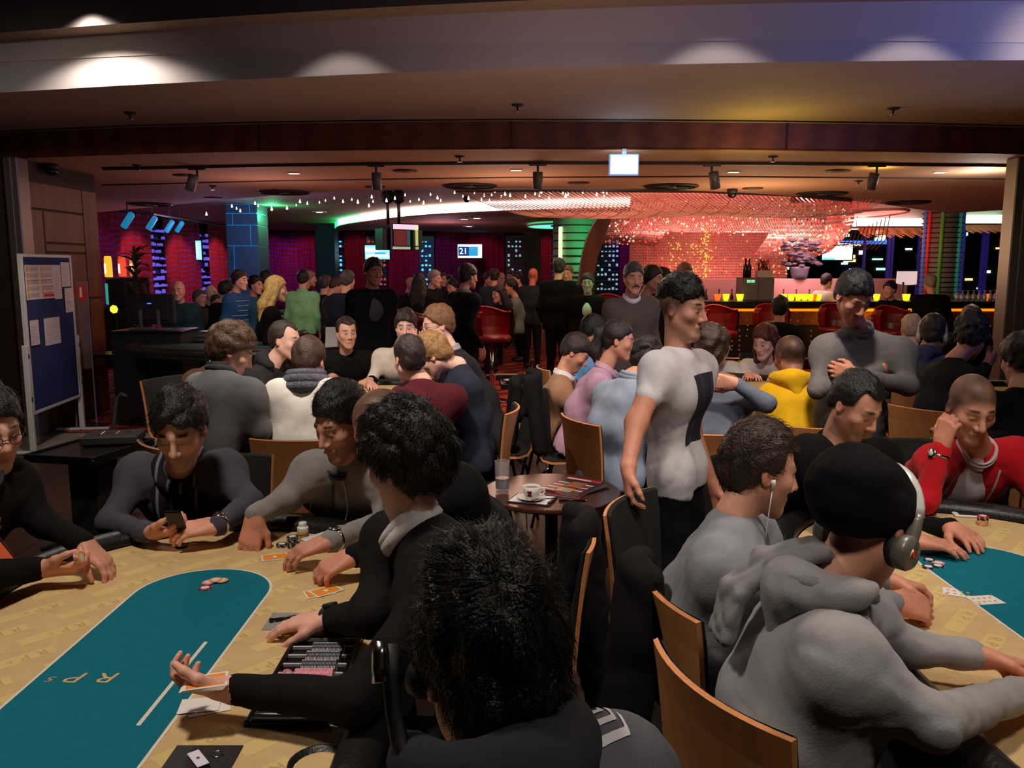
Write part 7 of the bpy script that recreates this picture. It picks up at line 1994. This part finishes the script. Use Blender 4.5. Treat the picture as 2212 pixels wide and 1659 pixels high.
# ---------------------------------------------------------------- things on the near left table
ZT = .7512
def chip(p, col, label, group=None, tilt=0):
    t = thing('poker_chip', label, 'poker chip', p, random.uniform(0, 6), group)
    c = mat('chip_%d_%d_%d' % col, col, .45)
    MB().lathe([(.0185, 0), (.0195, .0006), (.0195, .0027), (.0185, .0033)], 20).build('disc', c, t, True, 30)
    MB().lathe([(.0125, .0033), (.0125, .00355), (.002, .0036)], 16).build('inlay', mat('chip_white', (228, 220, 214), .5), t)
    m = MB()
    for k in range(6):
        a = 2 * math.pi * k / 6; m.box((.0165, -.003, .0008), (.0198, .003, .0025), 0, rot('Z', math.degrees(a)))
    tag(m.build('edge_spots', mat('chip_white', (228, 220, 214), .5), t), kind='stuff')
    return t
def stack(p, cols, label, group):
    first = {}
    for i, c in enumerate(cols):
        q_ = (p[0] + random.uniform(-.0008, .0008), p[1] + random.uniform(-.0008, .0008), p[2] + i * .0034)
        lab = label if i < len(cols) - 1 else 'top ' + label
        if c not in first: first[c] = chip(q_, c, lab, group)
        else: dup(first[c], q_, random.uniform(0, 6), lab)
PK, ORG, RDC, BLK = (226, 140, 150), (232, 160, 92), (176, 24, 40), (30, 30, 38)
chip(PZ(450, 1259, ZT + .002), PK, 'pink chip left in the overlapping row on the teal felt')
chip(PZ(465, 1257, ZT + .002) + (0, .004, .0034), ORG, 'orange chip in the middle of the overlapping row on the teal felt')
chip(PZ(479, 1256, ZT + .002) + (0, .002, .0012), ORG, 'orange chip right in the overlapping row on the teal felt')
chip(PZ(443, 1271, ZT + .001), RDC, 'single red chip below the overlapping row on the teal felt')
CARDW = mat('card_white', (236, 230, 224), .5); CARDO = mat('card_orange', (240, 150, 40), .5)
def card(p, rz, label, face=None, sc_=1.0):
    t = thing('playing_card', label, 'card', p, rz)
    MB().box((-.0315 * sc_, -.044 * sc_, 0), (.0315 * sc_, .044 * sc_, .0006)).build('card_stock', CARDW, t)
    if face is None:
        MB().box((-.026 * sc_, -.0385 * sc_, .0006), (.026 * sc_, .0385 * sc_, .0009)).build('back_print', CARDO, t)
        MB().box((-.008, -.006, .0009), (.008, .006, .0011)).build('back_logo', CARDW, t)
    else:
        mm = MB()
        for x in (-.012, .012) if face != ' ' else ():
            for k in range(4): mm.box((x - .004, -.028 + k * .018, .0006), (x + .004, -.020 + k * .018, .001))
        if mm.v: tag(mm.build('pips', mat('pip_gold', (214, 160, 40), .6), t), kind='stuff')
        for sx in (-1, 1) if face != ' ' else (): text_mesh('index', face, .012, Matrix.Translation((sx * -.024, sx * .035, .001)) @ Matrix.Rotation(0 if sx > 0 else math.pi, 4, 'Z'), mat('pip_dark', (60, 30, 30), .6), t)
    return t
card(PZ(690, 1280, ZT), math.radians(-62), 'orange backed card of the pair beside the teal end, lower one')
card(PZ(704, 1276, ZT + .0012), math.radians(-48), 'orange backed card of the pair beside the teal end, upper one')
card(PZ(594, 1203, ZT), math.radians(-70), 'orange backed card under the hand of the man in the grey jacket')
p = PZ(655, 1166, .7505)
t = thing('pill_bottle', 'white plastic pill bottle with a yellow label before the grey jacket man', 'bottle', p)
MB().lathe([(.019, 0), (.0205, .002), (.0205, .047), (.016, .052), (.0135, .053)], 22).build('body', mat('plastic_white', (232, 228, 224), .35), t, True, 40)
MB().lathe([(.0135, .053), (.0150, .054), (.0150, .064), (.0130, .066)], 22).build('neck', mat('plastic_white', (232, 228, 224), .35), t, True, 40)
MB().lathe([(.0208, .008), (.0208, .034)], 22, cap=False).build('label', mat('label_yellow', (206, 160, 60), .5, var=.4, scale=60), t, True)
MB().lathe([(.0210, .020), (.0210, .026)], 22, cap=False).build('label_band', mat('label_grey', (110, 104, 96), .5), t, True)
stack(PZ(633, 1182, .7505), [BLK] * 12, 'black chip of the tall stack by the pill bottle', 'tall black chip stack')
stack(PZ(609, 1180, .7505), [BLK] * 3, 'black chip of the low stack left of the tall one', 'low black chip stack')
stack(PZ(655, 1180, .7505), [ORG, ORG, RDC, RDC], 'chip of the red topped stack by the pill bottle', 'red topped chip stack')
p = PZ(688, 1165, .757)
t = thing('mobile_phone', 'white phone leaning on a dark case before the grey jacket man', 'phone', p, math.radians(-38))
MB().box((-.029, -.057, .004), (.029, .057, .012), .004).build('case', mat('phone_white', (236, 234, 236), .15), t)
MB().lathe([(.004, .0), (.004, .0124)], 10, (.0, .045, 0)).build('lens', MATTE, t)
MB().lathe([(.0055, .012), (.0052, .0124)], 12, (.0, .012, 0)).build('emblem', GREYMETAL, t)
MB().box((-.030, -.058, -.004), (.030, .058, .003), .003).build('bumper', MATTE, t)
p = PZ(735, 1138, .76)
t = thing('cigarette_pack', 'gold cigarette pack behind the white phone', 'packet', p, math.radians(-25))
MB().box((-.028, -.044, -.008), (.028, .044, .012), .002).build('carton', mat('pack_gold', (190, 152, 70), .3, .5), t); MB().box((-.024, .006, .012), (.024, .038, .0125)).build('label', mat('pack_cream', (222, 204, 150), .5), t)
MB().box((-.0285, .018, -.0085), (.0285, .0195, .0123)).build('lid_seam', MATTE, t)
# grey plate under the dealer's right hand with cut card
p = PZ(612, 1342, ZT)
t = thing('cut_plate', 'brushed steel plate inlaid in the felt under the right hand of the dealer', 'plate', p)
MB().box((-.045, -.055, -.0006), (.075, .055, .0012), .0005).build('plate', mat('plate_grey', (150, 146, 142), .45), t); MB().box((-.02, -.004, .0012), (.05, .004, .0030)).build('slot', MATTE, t)
t = thing('dealer_pen', 'black pen and card slip under the fingers of the dealer', 'pen', PZ(610, 1340, ZT + .002), .4)
MB().cyl((-.03, 0, .006), (.07, 0, .006), .004, 8).build('barrel', BLACK, t, True); MB().lathe([(.006, 0), (.006, .008)], 10, (-.03, 0, .002)).build('cap', BLACK, t)
# chip tray
x0, x1, y0, y1 = -.575, -.395, 1.655, 2.095
t = thing('chip_tray', 'black chip tray set in the table in front of the dealer', 'tray', ((x0 + x1) / 2, (y0 + y1) / 2, .7505))
hx, hy = (x1 - x0) / 2, (y1 - y0) / 2
TB = mat('tray_black', (10, 10, 11), .25)
MB().box((-hx, -hy, -.004), (hx, hy, .003)).build('floor_plate', TB, t)
for lo, hi in (((-hx, -hy, -.03), (-hx + .012, hy, .014)), ((hx - .012, -hy, -.03), (hx, hy, .014)), ((-hx + .012, -hy, -.03), (hx - .012, -hy + .03, .014)), ((-hx + .012, hy - .03, -.03), (hx - .012, hy, .014))): MB().box(lo, hi, .003).build('tray_wall', TB, t)
rows_ = 8
for k in range(rows_ + 1):
    y = -hy + .035 + (2 * hy - .07) * k / rows_
    MB().box((-hx + .012, y - .003, .003), (hx - .012, y + .003, .012), .001).build('divider', mat('divider_pale', (200, 196, 196), .35), t)
MB().box((-hx + .02, -hy + .008, .014), (hx - .02, -hy + .014, .0155)).build('trim_line', mat('trim_white', (225, 225, 225), .3), t)
cl = {}
for r_, (c_, n_, x_) in {6: ((44, 48, 70), 22, -.02), 5: ((44, 48, 70), 24, -.025), 4: ((44, 48, 70), 24, -.025), 3: ((232, 140, 160), 26, -.03), 2: ((232, 140, 160), 20, -.01)}.items():
    y = -hy + .035 + (2 * hy - .07) * (r_ + .5) / rows_
    for k in range(n_):
        lab = ('dark blue' if c_[0] < 100 else 'pink') + ' chip standing on edge in the chip tray, row %s from the dealer side' % ('one two three four five six seven'.split()[r_])
        xx = x_ + .0035 * k
        if c_ not in cl:
            q_ = chip((0, 0, 0), c_, lab, 'chips in the dealer tray'); cl[c_] = q_
        else: q_ = dup(cl[c_], None, None, lab, 'chips in the dealer tray')
        q_.location = (t.location[0] + xx, t.location[1] + y,   .763); q_.rotation_euler = (0, math.pi / 2, 0)
for k, (dx, dy) in enumerate(((-.045, .0),)):
    q_ = dup(cl[(232, 140, 160)], (t.location[0] - .045, t.location[1] - hy + .035 + (2 * hy - .07) * 3.4 / rows_, .765), None, 'loose pink chip lying tilted in the chip tray'); q_.rotation_euler = (.2, .9, 0)
# deck in the dealer's left hand, loose cards below it
q = NEAR['dealer']
p = PZ(440, 1478, .852)
dk = None
for k in range(8):
    if dk is None: dk = card(p, math.radians(-80), 'card of the orange backed deck held by the dealer'); dk['group'] = 'deck in the hand of the dealer'
    else: dup(dk, p + np.array((.0006 * k, .0004 * k, .0008 * k)), math.radians(-80 + k), 'card of the orange backed deck held by the dealer')
card(PZ(452, 1527, ZT), math.radians(-68), 'white burn card lying under the left hand of the dealer', face=' ')
card(PZ(432, 1523, ZT + .002), math.radians(-80), 'second burn card poking out left under the dealer hand', face=' ')
# drop slot plate with paddle
p = PZ(440, 1645, ZT)
t = thing('drop_box_plate', 'black drop slot plate with a chrome key hole at the bottom of the table', 'plate', p)
MB().box((-.075, -.06, -.0005), (.062, .055, .0015), .0006).build('plate', mat('plate_dark', (34, 32, 32), .5), t)
MB().tube([(.02 + .011 * math.cos(a), .022 + .011 * math.sin(a), .002) for a in np.linspace(0, 2 * math.pi, 17)[:-1]], .0018, 6, closed=True).build('lock_ring', CHROME, t, True)
MB().box((-.05, -.01, .0015), (.03, .002, .0022), 0, rot('Z', -48)).build('slot', BLACK, t)
t = thing('bill_paddle', 'white paddle lying in the drop slot plate', 'paddle', PZ(428, 1640, ZT + .004), math.radians(-50))
MB().box((-.03, -.012, 0), (.03, .012, .003), .001).build('blade', mat('paddle_white', (236, 232, 240), .4), t); MB().box((-.004, -.003, .003), (.004, .003, .0032)).build('mark', GREYMETAL, t)
p = PZ(690, 1650, .757)
t = thing('cup_holder', 'black round cup holder at the bottom edge of the near table', 'holder', p)
MB().lathe([(.05, -.02), (.062, -.004), (.062, .004), (.055, .006), (.05, -.015), (.003, -.016)], 26).build('ring', LEATHER, t, True)
# chips and phone in the hands of the man in glasses
for k in range(5):
    t = chip(PZ(165, 1203, .855) + np.array((.0036 * k, -.001 * k, .0)), PK if k < 3 else ORG, ('pink' if k < 3 else 'orange') + ' chip pinched in the fingers of the man in glasses', 'chips held by the man in glasses'); t.rotation_euler = (.15, 1.35, .2)
t = thing('card_protector', 'small silver oval token on the felt before the man in the scarf', 'token', PZ(392, 1181, ZT))
MB().lathe([(.02, 0), (.021, .004), (.016, .008), (.003, .009)], 18).build('token', BLACK, t, True); MB().tube([(.017 * math.cos(a), .017 * math.sin(a), .0075) for a in np.linspace(0, 2 * math.pi, 17)[:-1]], .0018, 5, closed=True).build('rim', SILVER, t, True)
# ---------------------------------------------------------------- near right table
for px, py, c_, lab in ((2007, 1210, BLK, 'dark chip at the top of the four on the right teal felt'), (2027, 1217, PK, 'pink chip right of the four on the right teal felt'), (2026, 1223, BLK, 'dark chip lower right of the four on the right teal felt'), (2005, 1225, BLK, 'dark chip lower left of the four on the right teal felt')):
    chip(PZ(px, py, ZT + .0012), c_, lab)
card(PZ(2072, 1281, ZT), math.radians(64), 'face up card half on the teal edge of the right table', face='10')
card(PZ(2128, 1296, ZT + .001), math.radians(98), 'face up card wholly on the teal of the right table', face='8')
t = thing('mobile_phone', 'white edged phone lying flat before the man in the red jacket', 'phone', PZ(2092, 1114, ZT), math.radians(78))
MB().box((-.029, -.057, 0), (.029, .057, .009), .003).build('case', mat('phone_white', (236, 234, 236), .15), t); MB().box((-.026, -.040, .009), (.026, .040, .0096)).build('display', BLACK, t)
stack(PZ(2122, 1134, .7505), [ORG] * 6 + [BLK] * 3 + [RDC] * 2, 'chip of the mixed stack before the man in the red jacket', 'mixed chip stack by the white phone')
stack(PZ(2112, 1512, .7505), [ORG] * 7 + [RDC] * 2, 'chip of the stack by the hands of the man in the beanie', 'chip stack by the beanie man')
chip(PZ(2095, 1518, .7505), ORG, 'loose orange chip left of the beanie man stack')
card(PZ(2085, 1535, ZT), math.radians(60), 'card edge sticking out beside the beanie man stack')
# ---------------------------------------------------------------- round table ware
zr = RZ
p = PZ(1085, 1062, zr)
t = thing('drinking_glass', 'tall clear glass half full of dark drink on the round table', 'glass', p)
MB().lathe([(.030, 0), (.033, .012), (.036, .15), (.0345, .15), (.031, .016), (.003, .014)], 24).build('glass', mat('glass_clear', (215, 215, 215), .04, spec=.8, alpha=.28), t, True, 40)
MB().lathe([(.003, .0165), (.0305, .018), (.0325, .068), (.003, .068)], 22).build('cola', mat('cola', (22, 10, 8), .1), t, True, 40)
p = PZ(1150, 1080, zr + .001)
t = thing('clipboard', 'white sheet on a black clipboard under the coffee cup', 'clipboard', p, math.radians(-20))
MB().box((-.10, -.075, 0), (.10, .075, .005), .002).build('board', MATTE, t); MB().box((-.092, -.068, .005), (.088, .068, .0058)).build('sheet', mat('sheet_white', (232, 226, 232), .7), t)
MB().box((.085, -.045, .005), (.1, .045, .010), .002).build('clip', BLACK, t)
t = thing('saucer', 'white saucer under the coffee cup', 'saucer', PZ(1148, 1079, zr + .007))
MB().lathe([(.028, 0), (.05, .006), (.066, .014), (.065, .016), (.045, .009), (.003, .006)], 30).build('dish', WHITE, t, True)
t = thing('coffee_cup', 'white coffee cup with a dark red emblem on the round table', 'cup', PZ(1148, 1078, zr + .014))
MB().lathe([(.020, 0), (.026, .004), (.036, .03), (.040, .062), (.0375, .062), (.033, .03), (.022, .008), (.003, .007)], 28).build('bowl', WHITE, t, True)
MB().tube([(.037, .0, .05), (.055, -.004, .052), (.060, -.005, .036), (.050, -.003, .020), (.033, 0, .018)], .005, 8, flat=1).build('handle', WHITE, t, True)
MB().lathe([(.003, .05), (.036, .052)], 20).build('coffee', mat('coffee_foam', (206, 190, 170), .5), t, True)
m = MB()
for k in range(5):
    for j in range(3): 
        if (k + j) % 2 == 0: m.box((-.0045 + .0, -.0385, .02 + j * .009), (.0035, -.0365, .028 + j * .009), 0, rot('Z', -24 + k * 5))
tag(m.build('emblem', mat('emblem_red', (110, 26, 34), .5), t), kind='stuff')
t = thing('teaspoon', 'small steel spoon lying across the saucer', 'spoon', PZ(1178, 1078, zr + .026), .3)
MB().tube([(-.05, 0, .003), (.05, 0, .0)], [.003, .002], 6).build('handle', SILVER, t, True); MB().lathe([(.004, -.003), (.010, 0), (.004, .002)], 10, (-.056, 0, .004)).build('bowl', SILVER, t, True)
mags = [('magazine with a red and black cover on top of the pile on the round table', .08, 1238, 1050, .012), ('magazine under the top one of the pile on the round table', -.1, 1246, 1054, .0065), ('lowest magazine of the pile on the round table', .2, 1232, 1058, .001)]
for k, (lab, a_, px, py, dz) in enumerate(mags):
    t = thing('magazine', lab, 'magazine', PZ(px, py, zr + dz), math.radians(-38) + a_, 'magazines on the round table')
    MB().box((-.10, -.132, 0), (.10, .132, .005), .001).build('pages', PAPER, t)
    MB().box((-.101, -.133, .005), (.101, .133, .0056)).build('cover', mat('mag_cover_%d' % k, ((34, 28, 30), (70, 50, 50), (130, 30, 34))[k], .25), t)
    if k == 0:
        MB().box((-.095, .09, .0056), (.095, .128, .0059)).build('masthead', mat('mag_red', (190, 34, 44), .3), t)
        MB().box((-.09, .098, .0059), (.04, .118, .0061)).build('title', mat('mag_white', (220, 214, 214), .3), t)
        MB().box((-.03, -.04, .0056), (.05, .06, .0059), 0).build('portrait', mat('mag_skin', (160, 96, 74), .3), t)
        for j in range(7): MB().box((-.095, -.125 + j * .024, .0056), (-.035, -.113 + j * .024, .0059)).build('cover_line', mat(('mag_white', 'mag_red')[j % 2], (220, 214, 214), .3), t)
        for j in range(6): MB().box((.055, -.12 + j * .028, .0056), (.095, -.104 + j * .028, .0059)).build('cover_line', mat(('mag_red', 'mag_white')[j % 2], (220, 214, 214), .3), t)
        MB().box((-.03, -.125, .0056), (.05, -.06, .0059)).build('cover_photo', mat('mag_orange', (206, 150, 60), .3), t); MB().box((.0, -.11, .0059), (.04, -.08, .0061)).build('cover_photo', mat('mag_blue', (120, 160, 190), .3), t)
t = thing('ballpoint_pen', 'black ballpoint pen before the magazines on the round table', 'pen', PZ(1238, 1081, zr + .004), -.05)
MB().cyl((-.065, 0, 0), (.055, 0, 0), .0045, 8).build('barrel', BLACK, t, True); MB().cyl((.055, 0, 0), (.07, 0, 0), .004, 8, .001).build('tip', SILVER, t, True); MB().box((-.06, -.001, .004), (-.03, .001, .007)).build('clip', SILVER, t)
# ---------------------------------------------------------------- empty chairs and coats on chairs
def chair_f(x, y, fx, fy, label): return chair(x, y, math.atan2(-fx, fy), label)
t = thing('stool', 'black round stool under the dealer', 'stool', (.10, 1.80, 0))
MB().lathe([(.02, .43), (.17, .435), (.18, .46), (.16, .475), (.02, .48)], 24).build('seat', LEATHER, t, True); MB().cyl((0, 0, .03), (0, 0, .43), .03, 10).build('stem', MATTE, t, True); MB().lathe([(.2, 0), (.2, .015), (.05, .035)], 24).build('base', MATTE, t, True)
chair_f(.64, 2.81, .85, -.52, 'plywood chair with black pad under the hand of the man in the white tee shirt')
chair_f(2.72, 5.9, -.9, .4, 'plywood chair seen edge on between the folded arms man and the leather jacket')
chair_f(2.35, 4.2, .25, .95, 'plywood chair with bare wooden back behind the man in the red jacket')
def drape(x, y, fx, fy, label, col, ln=.5, w_=.2, top=.885, bulk=.026, seed=1, off=0.0):
    f = nrm(np.array((fx, fy, 0.0))); r_ = np.array((f[1], -f[0], 0.0)); b = np.array((x, y, 0)) - f * .285 + r_ * off
    F = Fld()
    for i in range(7):
        u = -w_ + 2 * w_ * i / 6
        tp_ = b + r_ * u + f * .04 * (u / w_) ** 2 + np.array((0, 0, top + .012))
        rn = random.Random(seed * 10 + i)
        F.c(tp_, tp_ - f * .055 - np.array((0, 0, ln * rn.uniform(.85, 1.1))), bulk, bulk * 1.25, .04)
        F.c(tp_, tp_ + f * .05 - np.array((0, 0, ln * .45)), bulk * .8, bulk * .6, .04)
    v, q_ = F.run(.011, lambda P: wob(seed, 26, .007, 5, True, (1, 1, .35))(P))
    o = mesh_np('coat', v, None, cloth(col), None, True, None, q_)
    return tag(o, label, 'coat')
drape(-.03, 2.58, -.997, -.07, 'black coat draped over the chair of the balding man behind the dealer', (20, 19, 20), .60, .09, seed=3, off=.03)
drape(.62, 2.12, 1, .05, 'dark coat hung on the chair of the man with white earbuds', (22, 21, 22), .62, .07, seed=4, off=-.08)
drape(.30, 5.95, .98, -.1, 'black jacket hung on the chair of the man in the beige sweater', (19, 19, 20), .5, .2, seed=5)
drape(-.12, 5.55, -1, .05, 'black jacket on the chair behind the navy sweater man', (20, 20, 21), .5, .2, .98, seed=6)
drape(2.35, 4.2, .25, .95, 'black coat hung over the left half of the wooden chair behind the red jacket', (18, 17, 18), .5, .1, seed=7)
# white table card behind the black sweater man, game table bits
p = W(715, 742, 8.3)
t = thing('table_card', 'white tent card on the dark roulette table behind the black sweater man', 'card', (p[0], 8.35, .90))
MB().add([(-.06, -.05, 0), (.06, -.05, 0), (.06, 0, .22), (-.06, 0, .22), (-.06, .05, 0), (.06, .05, 0)], [[0, 1, 2, 3], [3, 2, 5, 4], [0, 3, 4], [1, 5, 2]]).build('card_stock', PAPER, t)
